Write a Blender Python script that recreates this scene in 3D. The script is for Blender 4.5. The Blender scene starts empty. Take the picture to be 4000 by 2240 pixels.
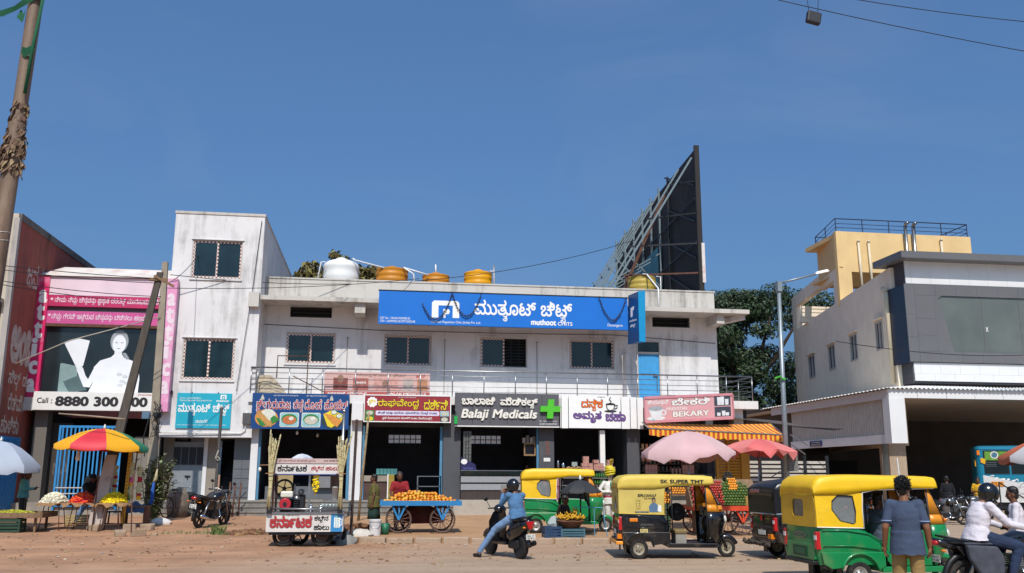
import bpy, bmesh, math, random
from math import sin, cos, pi, radians, sqrt, atan2
from mathutils import Vector, Matrix, noise
random.seed(7)
SC = bpy.context.scene
COL = SC.collection
# ---------------------------------------------------------------- camera, sky, sun, exposure
YAW, PITCH, ROLL = radians(8.3), math.atan2(737, 3556), 0.0034
cam = bpy.data.cameras.new('camera'); cam.sensor_width = 36; cam.lens = 36 * 3556 / 4000
cam.clip_start = 0.1; cam.clip_end = 3000
camo = bpy.data.objects.new('camera', cam); COL.objects.link(camo); SC.camera = camo
fw = Vector((sin(YAW) * cos(PITCH), cos(YAW) * cos(PITCH), sin(PITCH)))
rt = Vector((cos(YAW), -sin(YAW), 0)); upv = rt.cross(fw)
r2 = rt * cos(ROLL) + upv * sin(ROLL); u2 = upv * cos(ROLL) - rt * sin(ROLL)
camo.matrix_world = Matrix(((r2.x, u2.x, -fw.x, 0), (r2.y, u2.y, -fw.y, 0), (r2.z, u2.z, -fw.z, 1.75), (0, 0, 0, 1)))
SUN_EL, SUN_AZ = radians(50), radians(186)      # azimuth clockwise from +Y
w = bpy.data.worlds.new('World'); SC.world = w; w.use_nodes = True
nt = w.node_tree; bg = nt.nodes['Background']
sk = nt.nodes.new('ShaderNodeTexSky'); sk.sky_type = 'NISHITA'; sk.sun_disc = False
sk.sun_elevation = SUN_EL; sk.sun_rotation = SUN_AZ; sk.air_density = 1.0; sk.dust_density = 5.0; sk.ozone_density = 3.0
gm = nt.nodes.new('ShaderNodeGamma'); gm.inputs[1].default_value = .7; nt.links.new(sk.outputs[0], gm.inputs[0])
tn = nt.nodes.new('ShaderNodeMix'); tn.data_type = 'RGBA'; tn.blend_type = 'MULTIPLY'; tn.inputs[0].default_value = 1; tn.inputs[7].default_value = (.87, 1.44, 2.13, 1)
nt.links.new(gm.outputs[0], tn.inputs[6])
tcs = nt.nodes.new('ShaderNodeTexCoord'); mps = nt.nodes.new('ShaderNodeMapping'); mps.inputs['Scale'].default_value = (1.6, 1.6, 4.5); nt.links.new(tcs.outputs['Generated'], mps.inputs[0])
ns_ = nt.nodes.new('ShaderNodeTexNoise'); ns_.inputs['Scale'].default_value = 1.7; ns_.inputs['Detail'].default_value = 7; ns_.inputs['Distortion'].default_value = .8; nt.links.new(mps.outputs[0], ns_.inputs['Vector'])
mrs = nt.nodes.new('ShaderNodeMapRange'); mrs.inputs[1].default_value = .5; mrs.inputs[2].default_value = .8; mrs.inputs[4].default_value = .16; nt.links.new(ns_.outputs[0], mrs.inputs[0])
cl = nt.nodes.new('ShaderNodeMix'); cl.data_type = 'RGBA'; nt.links.new(mrs.outputs[0], cl.inputs[0]); nt.links.new(tn.outputs[2], cl.inputs[6]); cl.inputs[7].default_value = (3.6, 3.9, 4.9, 1)     # thin high haze
nt.links.new(cl.outputs[2], bg.inputs[0]); bg.inputs[1].default_value = 0.1
sl = bpy.data.lights.new('sun', 'SUN'); sl.energy = 4.3; sl.angle = radians(0.53); sl.color = (1, .93, .83)
so = bpy.data.objects.new('sun', sl); COL.objects.link(so)
sd = Vector((sin(SUN_AZ) * cos(SUN_EL), cos(SUN_AZ) * cos(SUN_EL), sin(SUN_EL)))
so.rotation_euler = sd.to_track_quat('Z', 'Y').to_euler(); so.location = (0, -20, 40)
SC.view_settings.view_transform = 'Standard'; SC.view_settings.look = 'None'
SC.view_settings.exposure = 0; SC.view_settings.gamma = 1; SC.view_settings.use_curve_mapping = False
SC.render.engine = 'CYCLES'
SC.cycles.max_bounces = 6; SC.cycles.transparent_max_bounces = 12; SC.cycles.use_denoising = True

# ---------------------------------------------------------------- materials
def lin(h):
    if not isinstance(h, str): return tuple(h)
    h = h.lstrip('#'); c = [int(h[i:i + 2], 16) / 255 for i in (0, 2, 4)]
    return tuple(x / 12.92 if x <= .04045 else ((x + .055) / 1.055) ** 2.4 for x in c)
MATS = {}
def N(nt, t, **kw):
    n = nt.nodes.new(t)
    for k, v in kw.items():
        if k.startswith('i_'):
            n.inputs[int(k[2:])].default_value = v
        else: setattr(n, k, v)
    return n
def mat(name, col, rough=.6, var=.1, scale=5, bump=0, bscale=60, metal=0, dirt=None, coat=0, spec=.5, island=0, alpha=None, stretch=None):
    """procedural surface: colour with noise variation, optional dirt (hex, amount, scale), bump, per-piece variation"""
    if name in MATS: return MATS[name]
    m = bpy.data.materials.new(name); m.use_nodes = True; MATS[name] = m
    t = m.node_tree; L = t.links.new; b = t.nodes['Principled BSDF']
    c = lin(col)
    tc = N(t, 'ShaderNodeTexCoord'); src = tc.outputs['Object']
    if stretch:
        mp = N(t, 'ShaderNodeMapping'); mp.inputs['Scale'].default_value = stretch; L(src, mp.inputs[0]); src = mp.outputs[0]
    nz = N(t, 'ShaderNodeTexNoise'); nz.inputs['Scale'].default_value = scale; nz.inputs['Detail'].default_value = 5
    L(src, nz.inputs['Vector'])
    mx = N(t, 'ShaderNodeMix', data_type='RGBA')
    mx.inputs[6].default_value = (*[x * (1 - var) for x in c], 1); mx.inputs[7].default_value = (*[min(1, x * (1 + var)) for x in c], 1)
    mr = N(t, 'ShaderNodeMapRange'); mr.inputs[1].default_value = .3; mr.inputs[2].default_value = .7
    L(nz.outputs[0], mr.inputs[0]); L(mr.outputs[0], mx.inputs[0]); out = mx.outputs[2]
    if island:
        g = N(t, 'ShaderNodeNewGeometry'); hs = N(t, 'ShaderNodeHueSaturation')
        m1 = N(t, 'ShaderNodeMapRange'); m1.inputs[3].default_value = 1 - island; m1.inputs[4].default_value = 1 + island
        L(g.outputs['Random Per Island'], m1.inputs[0]); L(m1.outputs[0], hs.inputs['Value'])
        m2 = N(t, 'ShaderNodeMapRange'); m2.inputs[3].default_value = .5 - island * .06; m2.inputs[4].default_value = .5 + island * .06
        L(g.outputs['Random Per Island'], m2.inputs[0]); L(m2.outputs[0], hs.inputs['Hue'])
        L(out, hs.inputs['Color']); out = hs.outputs[0]
    if dirt:
        n2 = N(t, 'ShaderNodeTexNoise'); n2.inputs['Scale'].default_value = dirt[2]; n2.inputs['Detail'].default_value = 8; n2.inputs['Roughness'].default_value = .65
        L(src, n2.inputs['Vector'])
        r3 = N(t, 'ShaderNodeMapRange'); r3.inputs[1].default_value = .62 - .25 * dirt[1]; r3.inputs[2].default_value = .85 - .2 * dirt[1]
        r3.inputs[4].default_value = min(1, dirt[1] + .3)
        L(n2.outputs[0], r3.inputs[0]); m3 = N(t, 'ShaderNodeMix', data_type='RGBA')
        L(r3.outputs[0], m3.inputs[0]); L(out, m3.inputs[6]); m3.inputs[7].default_value = (*lin(dirt[0]), 1); out = m3.outputs[2]
    L(out, b.inputs['Base Color'])
    b.inputs['Roughness'].default_value = rough; b.inputs['Metallic'].default_value = metal
    b.inputs['Specular IOR Level'].default_value = spec
    if coat: b.inputs['Coat Weight'].default_value = coat; b.inputs['Coat Roughness'].default_value = .08
    if alpha is not None: b.inputs['Alpha'].default_value = alpha
    if bump:
        nb = N(t, 'ShaderNodeTexNoise'); nb.inputs['Scale'].default_value = bscale; nb.inputs['Detail'].default_value = 4
        L(src, nb.inputs['Vector']); bp = N(t, 'ShaderNodeBump'); bp.inputs['Strength'].default_value = min(1, bump); bp.inputs['Distance'].default_value = .02
        L(nb.outputs[0], bp.inputs['Height']); L(bp.outputs[0], b.inputs['Normal'])
    return m

def plaster(name, col, stain='#6f6a64', amount=.5, streak=True):
    """whitewashed wall: blotches plus rain streaks with their own shapes"""
    if name in MATS: return MATS[name]
    m = mat(name, col, .85, .05, 1.1, .25, 45)
    t = m.node_tree; L = t.links.new; b = t.nodes['Principled BSDF']
    src = b.inputs['Base Color'].links[0].from_socket
    g = N(t, 'ShaderNodeNewGeometry')
    mp = N(t, 'ShaderNodeMapping'); mp.inputs['Scale'].default_value = (3.2, 3.2, .28); L(g.outputs['Position'], mp.inputs[0])
    n1 = N(t, 'ShaderNodeTexNoise'); n1.inputs['Scale'].default_value = 1.0; n1.inputs['Detail'].default_value = 7; n1.inputs['Roughness'].default_value = .7
    L(mp.outputs[0], n1.inputs['Vector'])
    n2 = N(t, 'ShaderNodeTexNoise'); n2.inputs['Scale'].default_value = .45; n2.inputs['Detail'].default_value = 9; n2.inputs['Roughness'].default_value = .72
    L(g.outputs['Position'], n2.inputs['Vector'])
    a = N(t, 'ShaderNodeMath', operation='MULTIPLY'); L(n1.outputs[0], a.inputs[0]); L(n2.outputs[0], a.inputs[1])
    r = N(t, 'ShaderNodeMapRange'); r.inputs[1].default_value = .25; r.inputs[2].default_value = .42; r.inputs[4].default_value = amount
    L(a.outputs[0], r.inputs[0])
    mx = N(t, 'ShaderNodeMix', data_type='RGBA'); L(r.outputs[0], mx.inputs[0]); L(src, mx.inputs[6]); mx.inputs[7].default_value = (*lin(stain), 1)
    L(mx.outputs[2], b.inputs['Base Color'])
    return m

# ---------------------------------------------------------------- mesh building
class MB:
    def __init__(s): s.v = []; s.f = []
    def add(s, vs, fs):
        k = len(s.v); s.v += [tuple(p) for p in vs]; s.f += [tuple(i + k for i in f) for f in fs]; return s
    def box(s, x0, x1, y0, y1, z0, z1, M=None):
        x0, x1 = min(x0, x1), max(x0, x1); y0, y1 = min(y0, y1), max(y0, y1); z0, z1 = min(z0, z1), max(z0, z1)
        p = [Vector((x, y, z)) for z in (z0, z1) for y in (y0, y1) for x in (x0, x1)]
        if M is not None: p = [M @ q for q in p]
        return s.add(p, [(0, 2, 3, 1), (4, 5, 7, 6), (0, 1, 5, 4), (2, 6, 7, 3), (0, 4, 6, 2), (1, 3, 7, 5)])
    def bar(s, a, b, w, h=None, up=(0, 0, 1)):
        a, b = Vector(a), Vector(b); d = (b - a).normalized(); u = Vector(up)
        if abs(d.dot(u)) > .98: u = Vector((0, 1, 0))
        x = d.cross(u).normalized(); y = x.cross(d); h = h or w; x = x * w / 2; y = y * h / 2
        p = [q + i + j for q in (a, b) for i, j in ((-x, -y), (x, -y), (x, y), (-x, y))]
        return s.add(p, [(0, 1, 2, 3)[::-1], (4, 5, 6, 7), (0, 1, 5, 4), (1, 2, 6, 5), (2, 3, 7, 6), (3, 0, 4, 7)])
    def cyl(s, a, b, r0, r1=None, n=10, cap=True):
        a, b = Vector(a), Vector(b); r1 = r0 if r1 is None else r1; d = (b - a).normalized()
        u = d.orthogonal().normalized(); v = d.cross(u)
        p = [q + (u * cos(2 * pi * i / n) + v * sin(2 * pi * i / n)) * r for q, r in ((a, r0), (b, r1)) for i in range(n)]
        f = [(i, (i + 1) % n, n + (i + 1) % n, n + i) for i in range(n)]
        if cap: f += [tuple(range(n))[::-1], tuple(range(n, 2 * n))]
        return s.add(p, f)
    def tube(s, pts, r, n=6, closed=False):
        P = [Vector(p) for p in pts]; m = len(P); rr = r if isinstance(r, (list, tuple)) else [r] * m; vs = []; u = None
        for i in range(m):
            d = (P[(i + 1) % m if closed else min(i + 1, m - 1)] - P[(i - 1) % m if closed else max(i - 1, 0)]).normalized()
            if u is None: u = d.orthogonal().normalized()
            u = (u - d * u.dot(d)); u = u.normalized() if u.length > 1e-6 else d.orthogonal().normalized(); v = d.cross(u)
            vs += [P[i] + (u * cos(2 * pi * k / n) + v * sin(2 * pi * k / n)) * rr[i] for k in range(n)]
        f = []
        for i in range(m if closed else m - 1):
            j = (i + 1) % m
            f += [(i * n + k, i * n + (k + 1) % n, j * n + (k + 1) % n, j * n + k) for k in range(n)]
        if not closed: f += [tuple(range(n))[::-1], tuple(range((m - 1) * n, m * n))]
        return s.add(vs, f)
    def loft(s, rings, closed=True, cap=True):
        n = len(rings[0]); vs = [p for r in rings for p in r]; f = []
        for i in range(len(rings) - 1):
            for k in range(n if closed else n - 1):
                f.append((i * n + k, i * n + (k + 1) % n, (i + 1) * n + (k + 1) % n, (i + 1) * n + k))
        if cap and closed: f += [tuple(range(n))[::-1], tuple(range((len(rings) - 1) * n, len(rings) * n))]
        return s.add(vs, f)
    def lathe(s, prof, c=(0, 0, 0), n=16, M=None, cap=True):
        M = M or Matrix(); c = Vector(c)
        return s.loft([[c + M @ Vector((r * cos(2 * pi * k / n), r * sin(2 * pi * k / n), z)) for k in range(n)] for r, z in prof], cap=cap)
    def prism(s, pts, o, u, v, d):
        """polygon pts (in u,v from o) extruded d along -(u x v) : front face stays at o"""
        o, u, v = Vector(o), Vector(u), Vector(v); nn = u.cross(v).normalized() * d; n = len(pts)
        P = [o + u * a + v * b for a, b in pts]
        ar = sum(pts[i][0] * pts[(i + 1) % n][1] - pts[(i + 1) % n][0] * pts[i][1] for i in range(n))
        if ar < 0: P.reverse()
        vs = P + [p - nn for p in P]
        return s.add(vs, [tuple(range(n)), tuple(range(n, 2 * n))[::-1]] + [(i, n + i, n + (i + 1) % n, (i + 1) % n) for i in range(n)])
    def ell(s, c, r, M=None, nu=12, nv=8):
        M = M or Matrix(); c = Vector(c); vs = [c + M @ Vector((0, 0, -r[2]))]
        for j in range(1, nv):
            t = pi * j / nv
            vs += [c + M @ Vector((r[0] * sin(t) * cos(2 * pi * k / nu), r[1] * sin(t) * sin(2 * pi * k / nu), -r[2] * cos(t))) for k in range(nu)]
        vs.append(c + M @ Vector((0, 0, r[2]))); e = len(vs) - 1
        f = [(0, 1 + (k + 1) % nu, 1 + k) for k in range(nu)]
        for j in range(nv - 2):
            a = 1 + j * nu
            f += [(a + k, a + (k + 1) % nu, a + nu + (k + 1) % nu, a + nu + k) for k in range(nu)]
        a = 1 + (nv - 2) * nu
        f += [(a + k, a + (k + 1) % nu, e) for k in range(nu)]
        return s.add(vs, f)
    def cap(s, a, ra, b, rb):      # tapered capsule for bodies
        s.cyl(a, b, ra, rb, 12); s.ell(a, (ra,) * 3, None, 12, 8); return s.ell(b, (rb,) * 3, None, 12, 8)
    def ring(s, outer, inner, d):
        """flat plate with a hole: outer and inner have the same number of 3-D points; d = thickness vector"""
        n = len(outer); d = Vector(d); O = [Vector(p) for p in outer]; I = [Vector(p) for p in inner]
        vs = O + I + [p + d for p in O] + [p + d for p in I]; f = []
        for i in range(n):
            j = (i + 1) % n
            f += [(i, j, n + j, n + i), (2 * n + j, 2 * n + i, 3 * n + i, 3 * n + j), (i, 2 * n + i, 2 * n + j, j), (n + j, 3 * n + j, 3 * n + i, n + i)]
        return s.add(vs, f)
    def mesh(s, name):
        me = bpy.data.meshes.new(name); me.from_pydata(s.v, [], s.f); me.update(); return me
    def build(s, name, m, parent=None, smooth=False, bevel=0, kind=None, label=None, world=True, fix=True):
        me = s.mesh(name)
        if fix:
            bm = bmesh.new(); bm.from_mesh(me)
            bmesh.ops.recalc_face_normals(bm, faces=bm.faces); bm.to_mesh(me); bm.free()
        return link(name, me, m, parent, smooth, bevel, kind, label, world)

ORG = {}
def link(name, me, m, parent=None, smooth=False, bevel=0, kind=None, label=None, world=True):
    if m is not None and not me.materials: me.materials.append(m)
    o = bpy.data.objects.new(name, me); COL.objects.link(o)
    if parent is not None:
        o.parent = parent
        off = ORG.get(parent.name)
        if off is not None and off.length > 0: me.transform(Matrix.Translation(-off))
        ORG[o.name] = off if off is not None else Vector()
    else: ORG[o.name] = Vector()
    if smooth:
        me.polygons.foreach_set('use_smooth', [True] * len(me.polygons))
        if smooth is not True: me.set_sharp_from_angle(angle=smooth)
    if bevel:
        b = o.modifiers.new('bevel', 'BEVEL'); b.width = bevel; b.segments = 2; b.limit_method = 'ANGLE'; b.angle_limit = .6
    if kind: o['kind'] = kind
    if label: o['label'] = label
    return o
def tag(o, label, cat, group=None):
    o['label'] = label; o['category'] = cat
    if group: o['group'] = group
    return o
def thing(name, label, cat, loc=(0, 0, 0), rotz=0, group=None, local=False):
    """Empty at the thing's base. local=True: parts are modelled round the origin; else parts are given in scene coordinates"""
    o = bpy.data.objects.new(name, None); COL.objects.link(o); o.location = loc; o.rotation_euler = (0, 0, rotz); o.empty_display_size = .2
    ORG[o.name] = Vector() if local else Vector(loc)
    return tag(o, label, cat, group)
def copy_tree(o, parent=None):
    c = o.copy(); COL.objects.link(c); c.parent = parent; ORG[c.name] = ORG.get(o.name, Vector())
    for ch in list(o.children): copy_tree(ch, c)
    return c
def evalmesh(o):
    return bpy.data.meshes.new_from_object(o.evaluated_get(bpy.context.evaluated_depsgraph_get()))

# ---------------------------------------------------------------- lettering
GL = {}
def glyph(c, bold=0.0, depth=0.0, shear=0.0):
    """one character as faces: every outline is filled by itself (fonts overlap their strokes), counters cut out"""
    k = (c, bold, depth, shear)
    if k in GL: return GL[k]
    def ev(body):
        cu = bpy.data.curves.new('glyph', 'FONT'); cu.body = body; cu.size = 1; cu.resolution_u = 3; cu.fill_mode = 'NONE'
        o = bpy.data.objects.new('glyph', cu); COL.objects.link(o)
        me = evalmesh(o); v = [tuple(x.co) for x in me.vertices]; e = [tuple(q.vertices) for q in me.edges]
        bpy.data.objects.remove(o); bpy.data.meshes.remove(me); bpy.data.curves.remove(cu); return v, e
    if ('adv', c) not in GL:
        v, e = ev(c); nb = {}
        for a, b in e: nb.setdefault(a, []).append(b); nb.setdefault(b, []).append(a)
        loops, seen = [], set()
        for st in range(len(v)):
            if st in seen or len(nb.get(st, ())) < 2: continue
            lp = [st]; seen.add(st); pr = None; cur = st
            while True:
                nx = [q for q in nb[cur] if q != pr and (q not in seen)]
                if not nx: break
                pr, cur = cur, min(nx, key=lambda q: abs(q - cur)); seen.add(cur); lp.append(cur)
            P = [Vector((v[i][0], v[i][1])) for i in lp]; P = [p for i, p in enumerate(P) if (p - P[i - 1]).length > 1e-5]
            if len(P) > 2: loops.append(P)
        mx_ = lambda q: max([p[0] for p in q], default=0)
        GL[('adv', c)] = (loops, mx_(ev(c + '|')[0]) - mx_(ev('|')[0]))
    loops, adv = GL[('adv', c)]
    area = lambda P: sum(P[i - 1].x * P[i].y - P[i].x * P[i - 1].y for i in range(len(P))) / 2
    vs, fs = [], []
    if loops:
        sg = 1 if area(max(loops, key=lambda P: abs(area(P)))) > 0 else -1
        def fat(P):
            n = len(P); out = []; s_ = 1 if area(P) > 0 else -1; dr = s_ * sg
            for i in range(n):
                d = (P[(i + 1) % n] - P[i - 1]); d = d.normalized() if d.length > 0 else Vector((1, 0)); out.append(P[i] + Vector((d.y, -d.x)) * s_ * bold * (1 if dr > 0 else -1))
            return out
        LP = [fat(P) for P in loops] if bold else loops
        from mathutils.geometry import delaunay_2d_cdt
        V0, E0 = [], []
        for P in LP: n = len(P); k0 = len(V0); V0 += P; E0 += [(k0 + i, k0 + (i + 1) % n) for i in range(n)]
        V1, E1, F1, *_ = delaunay_2d_cdt(V0, E0, [], 0, 1e-5)
        def wind(p):
            w_ = 0
            for P in LP:
                for i in range(len(P)):
                    a, b = P[i - 1], P[i]
                    if (a.y > p.y) != (b.y > p.y) and p.x < (b.x - a.x) * (p.y - a.y) / (b.y - a.y) + a.x: w_ += 1 if b.y > a.y else -1
            return w_
        keep = []
        for t in F1:
            c_ = sum((V1[i] for i in t), Vector((0, 0))) / len(t)
            if wind(c_) != 0: keep.append(tuple(t))
        vs = [(p.x + shear * p.y, p.y, depth) for p in V1]; fs = list(keep)
        if depth:
            k1 = len(vs); vs += [(p.x + shear * p.y, p.y, -depth) for p in V1]; cnt = {}
            for t in keep:
                for i in range(len(t)): e = (t[i], t[(i + 1) % len(t)]); cnt[tuple(sorted(e))] = cnt.get(tuple(sorted(e)), []) + [e]
            fs += [(e[0][0], k1 + e[0][0], k1 + e[0][1], e[0][1]) for e in cnt.values() if len(e) == 1]
    GL[k] = (vs, fs, adv); return GL[k]
VIR = '\u0ccd'
iscons = lambda c: '\u0c95' <= c <= '\u0cb9' or c == '\u0cde'
def layout(s, bold=0, depth=0, shear=0):
    vs, fs, x, z = [], [], 0.0, 0
    def put(c, px, py, sc):
        nonlocal z
        v, f, a = glyph(c, bold, depth, shear); k = len(vs); z += 1
        vs.extend([(px + p[0] * sc, py + p[1] * sc, p[2] + (z % 3) * .0015) for p in v]); fs.extend([tuple(i + k for i in q) for q in f]); return a * sc
    if not any('\u0c80' <= c <= '\u0cff' for c in s):
        for c in s: x += put(c, x, 0, 1) if c != ' ' else .3
        return vs, fs
    i = 0
    while i < len(s):
        c = s[i]
        if iscons(c):
            sub = []; j = i + 1; hal = False
            while j < len(s) and s[j] == VIR:
                if j + 1 < len(s) and iscons(s[j + 1]): sub.append(s[j + 1]); j += 2
                else: hal = True; j += 1; break
            vow = ''
            while j < len(s) and ('\u0cbe' <= s[j] <= '\u0ccc' or s[j] in '\u0cd5\u0cd6'): vow += s[j]; j += 1
            rep = c == '\u0cb0' and bool(sub)
            if rep: c = sub.pop(0)
            x0 = x; x += put(c, x, 0, 1)
            if hal: x += put(VIR, x, 0, 1)
            for q in sub:
                if q == '\u0cb0': put('\u0cc3', x - .3, .0, .9)
                else: put(q, x0 + .36, -.34, .5); x = max(x, x0 + .36 + .3)
            for q in vow:
                if q in '\u0cbf\u0cc0': x -= .15
                x += put(q, x, 0, 1)
            if rep: x += put('\u0cef', x - .1, 0, .85) - .1
            i = j
        else:
            x += put(c, x, 0, 1) if c != ' ' else .32; i += 1
    return vs, fs
def text(parent, s, m, o, w, h, u=(1, 0, 0), v=(0, 0, 1), bold=.012, depth=0.0, shear=0.0, name='lettering', gap=.006):
    """writing fitted to a w x h box whose lower left corner is o, on a surface with axes u, v"""
    vs, fs = layout(s, bold, depth, shear)
    if not vs: return None
    u, v, o = Vector(u).normalized(), Vector(v).normalized(), Vector(o); n = u.cross(v)
    x0, x1 = min(p[0] for p in vs), max(p[0] for p in vs); y0, y1 = min(p[1] for p in vs), max(p[1] for p in vs)
    sx = w / (x1 - x0); sy = h / (y1 - y0) if h else sx
    mb = MB(); dz = depth if depth else 0
    mb.add([o + u * (p[0] - x0) * sx + v * (p[1] - y0) * sy + n * (gap + (p[2] + dz) * sy) for p in vs], fs)
    return mb.build(name, m, parent, fix=False)
def flat(parent, pts, m, o, u=(1, 0, 0), v=(0, 0, 1), gap=.005, name='print', d=.003):
    u, v, o = Vector(u).normalized(), Vector(v).normalized(), Vector(o); n = u.cross(v)
    return MB().prism(pts, o + n * gap, u, v, d).build(name, m, parent)
def disc(cx, cy, rx, ry, n=24, a0=0, a1=2 * pi): return [(cx + rx * cos(a0 + (a1 - a0) * i / n), cy + ry * sin(a0 + (a1 - a0) * i / n)) for i in range(n if abs(a1 - a0 - 2 * pi) < 1e-6 else n + 1)]
def rrect(x0, x1, y0, y1, r, k=4):
    p = []
    for cx, cy, a in ((x1 - r, y1 - r, 0), (x0 + r, y1 - r, 90), (x0 + r, y0 + r, 180), (x1 - r, y0 + r, 270)):
        p += [(cx + r * cos(radians(a + 90 * i / k)), cy + r * sin(radians(a + 90 * i / k))) for i in range(k + 1)]
    return p
def wire(name, label, a, b, sag, r=.012, m=None, group='overhead wires', n=16):
    a, b = Vector(a), Vector(b)
    o = MB().tube([a.lerp(b, i / n) - Vector((0, 0, sag * 4 * (i / n) * (1 - i / n))) for i in range(n + 1)], r, 5).build(name, m or BLACKW, None, True)
    return tag(o, label, 'wire', group)

# common materials
BLACKW = mat('wire_black', '#17181a', .6)
M_BLACK = mat('black_plastic', '#141416', .45, .2)
M_DARK = mat('dark_metal', '#25262a', .5, .2, metal=.3)
M_STEEL = mat('steel', '#9a9c9e', .32, .12, metal=.9)
M_CHROME = mat('chrome', '#c8c9cb', .15, .05, metal=1)
M_RUBBER = mat('rubber', '#1b1a19', .85, .25, 9, dirt=('#5b4c3d', .35, 7))
M_RUST = mat('rusty_iron', '#5a3a2c', .8, .3, 9, .3)
M_WHITE = mat('white_paint', '#dcdad6', .5, .04)
M_RED = mat('red_lamp', '#b01018', .25, .1, coat=.5)
M_ORANGE = mat('orange_lamp', '#d8780f', .3, .1)
M_PLATE = mat('number_plate', '#d9d8d2', .5, .05)
M_INK = mat('black_ink', '#1c1c1e', .6)
M_WOOD = mat('old_wood', '#7b6148', .85, .25, 12, .3, dirt=('#3b2d22', .4, 6))
M_BURLAP = mat('burlap', '#957250', .95, .25, 14, .6, 120)
M_BLUE = mat('blue_paint', '#2b7fb8', .5, .1, dirt=('#6b5a48', .15, 5))
M_CONC = mat('concrete', '#8f8a82', .9, .12, 4, .3, dirt=('#5e564c', .4, 3))
M_GLASS = mat('dark_glass', '#0e1c20', .08, .3, 1.2, spec=.8)
# ---------------------------------------------------------------- ground
def kerb(x): return 25 - (x + 1) * .16
def sst(a, b, x):
    t = min(max((x - a) / (b - a), 0), 1); return t * t * (3 - 2 * t)
def gz(x, y):
    """height of whatever one stands on"""
    if -1.2 < x < 11.2 and y > kerb(x): return .15 + .15 * min(max((y - 25) / 9, 0), 1)
    return gbase(x, y)
def gbase(x, y):
    t = .3 * min(max((y - 24) / 10, 0), 1)
    k = 1 - sst(-3.2, -.9, x)
    z = t * k
    if y < 60: z += k * (.05 * noise.noise((x * .55, y * .8, 1)) + .02 * noise.noise((x * 2.2, y * 2.6, 5))) * sst(18, 25, y)
    return z
def ground_mat():
    m = mat('ground', '#a47b5d', .95, .2, .7, .5, 30); t = m.node_tree; L = t.links.new; b = t.nodes['Principled BSDF']
    src = b.inputs['Base Color'].links[0].from_socket
    g = N(t, 'ShaderNodeNewGeometry'); sp = N(t, 'ShaderNodeSeparateXYZ'); L(g.outputs['Position'], sp.inputs[0])
    n1 = N(t, 'ShaderNodeTexNoise'); n1.inputs['Scale'].default_value = .35; n1.inputs['Detail'].default_value = 8; L(g.outputs['Position'], n1.inputs['Vector'])
    # road begins where y < 21 or x > 1; ragged dusty edge
    a = N(t, 'ShaderNodeMath', operation='MULTIPLY_ADD'); a.inputs[1].default_value = .45; L(sp.outputs[0], a.inputs[0])
    a2 = N(t, 'ShaderNodeMath', operation='MULTIPLY_ADD'); a2.inputs[1].default_value = -.5; a2.inputs[2].default_value = 10.3; L(sp.outputs[1], a2.inputs[0]); L(a2.outputs[0], a.inputs[2])
    a3 = N(t, 'ShaderNodeMath', operation='MULTIPLY_ADD'); a3.inputs[1].default_value = 5; L(n1.outputs[0], a3.inputs[0]); L(a.outputs[0], a3.inputs[2])
    r = N(t, 'ShaderNodeMapRange'); r.inputs[1].default_value = .2; r.inputs[2].default_value = 4.2; L(a3.outputs[0], r.inputs[0])
    n3 = N(t, 'ShaderNodeTexNoise'); n3.inputs['Scale'].default_value = 9; n3.inputs['Detail'].default_value = 6; L(g.outputs['Position'], n3.inputs['Vector'])
    rd = N(t, 'ShaderNodeMix', data_type='RGBA'); rd.inputs[6].default_value = (*lin('#96806b'), 1); rd.inputs[7].default_value = (*lin('#b0967d'), 1); L(n3.outputs[0], rd.inputs[0])
    mx = N(t, 'ShaderNodeMix', data_type='RGBA'); L(r.outputs[0], mx.inputs[0]); L(src, mx.inputs[6]); L(rd.outputs[2], mx.inputs[7])
    # scattered dark grit and pale chips
    n4 = N(t, 'ShaderNodeTexNoise'); n4.inputs['Scale'].default_value = 2.1; n4.inputs['Detail'].default_value = 10; n4.inputs['Roughness'].default_value = .75; L(g.outputs['Position'], n4.inputs['Vector'])
    r4 = N(t, 'ShaderNodeMapRange'); r4.inputs[1].default_value = .52; r4.inputs[2].default_value = .72; r4.inputs[4].default_value = .55; L(n4.outputs[0], r4.inputs[0])
    m4 = N(t, 'ShaderNodeMix', data_type='RGBA'); L(r4.outputs[0], m4.inputs[0]); L(mx.outputs[2], m4.inputs[6]); m4.inputs[7].default_value = (*lin('#775a45'), 1)
    # wheel tracks and dusty swathes drawn out along the street
    mpt = N(t, 'ShaderNodeMapping'); mpt.inputs['Scale'].default_value = (.12, 1.5, 1); mpt.inputs['Rotation'].default_value = (0, 0, .1); L(g.outputs['Position'], mpt.inputs[0])
    n5 = N(t, 'ShaderNodeTexNoise'); n5.inputs['Scale'].default_value = 1.4; n5.inputs['Detail'].default_value = 6; n5.inputs['Roughness'].default_value = .6; L(mpt.outputs[0], n5.inputs['Vector'])
    r5 = N(t, 'ShaderNodeMapRange'); r5.inputs[1].default_value = .35; r5.inputs[2].default_value = .68; r5.inputs[3].default_value = .88; r5.inputs[4].default_value = 1.1; L(n5.outputs[0], r5.inputs[0])
    hv = N(t, 'ShaderNodeHueSaturation'); L(r5.outputs[0], hv.inputs['Value']); L(m4.outputs[2], hv.inputs['Color'])
    L(hv.outputs[0], b.inputs['Base Color'])
    return m
def axis(lo, hi, fine0, fine1, st):
    a = [fine0 + i * st for i in range(int((fine1 - fine0) / st) + 1)]
    l, d = fine0, st
    pre = []
    while l > lo: d *= 1.7; l -= d; pre.append(l)
    h, d = a[-1], st; post = []
    while h < hi: d *= 1.7; h += d; post.append(h)
    return pre[::-1] + a + post
xs = axis(-1800, 1800, -14, 16, .3); ys = axis(-300, 2400, 10, 36, .3)
gb = MB(); gb.v = [(x, y, gbase(x, y)) for y in ys for x in xs]; nx = len(xs)
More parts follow.
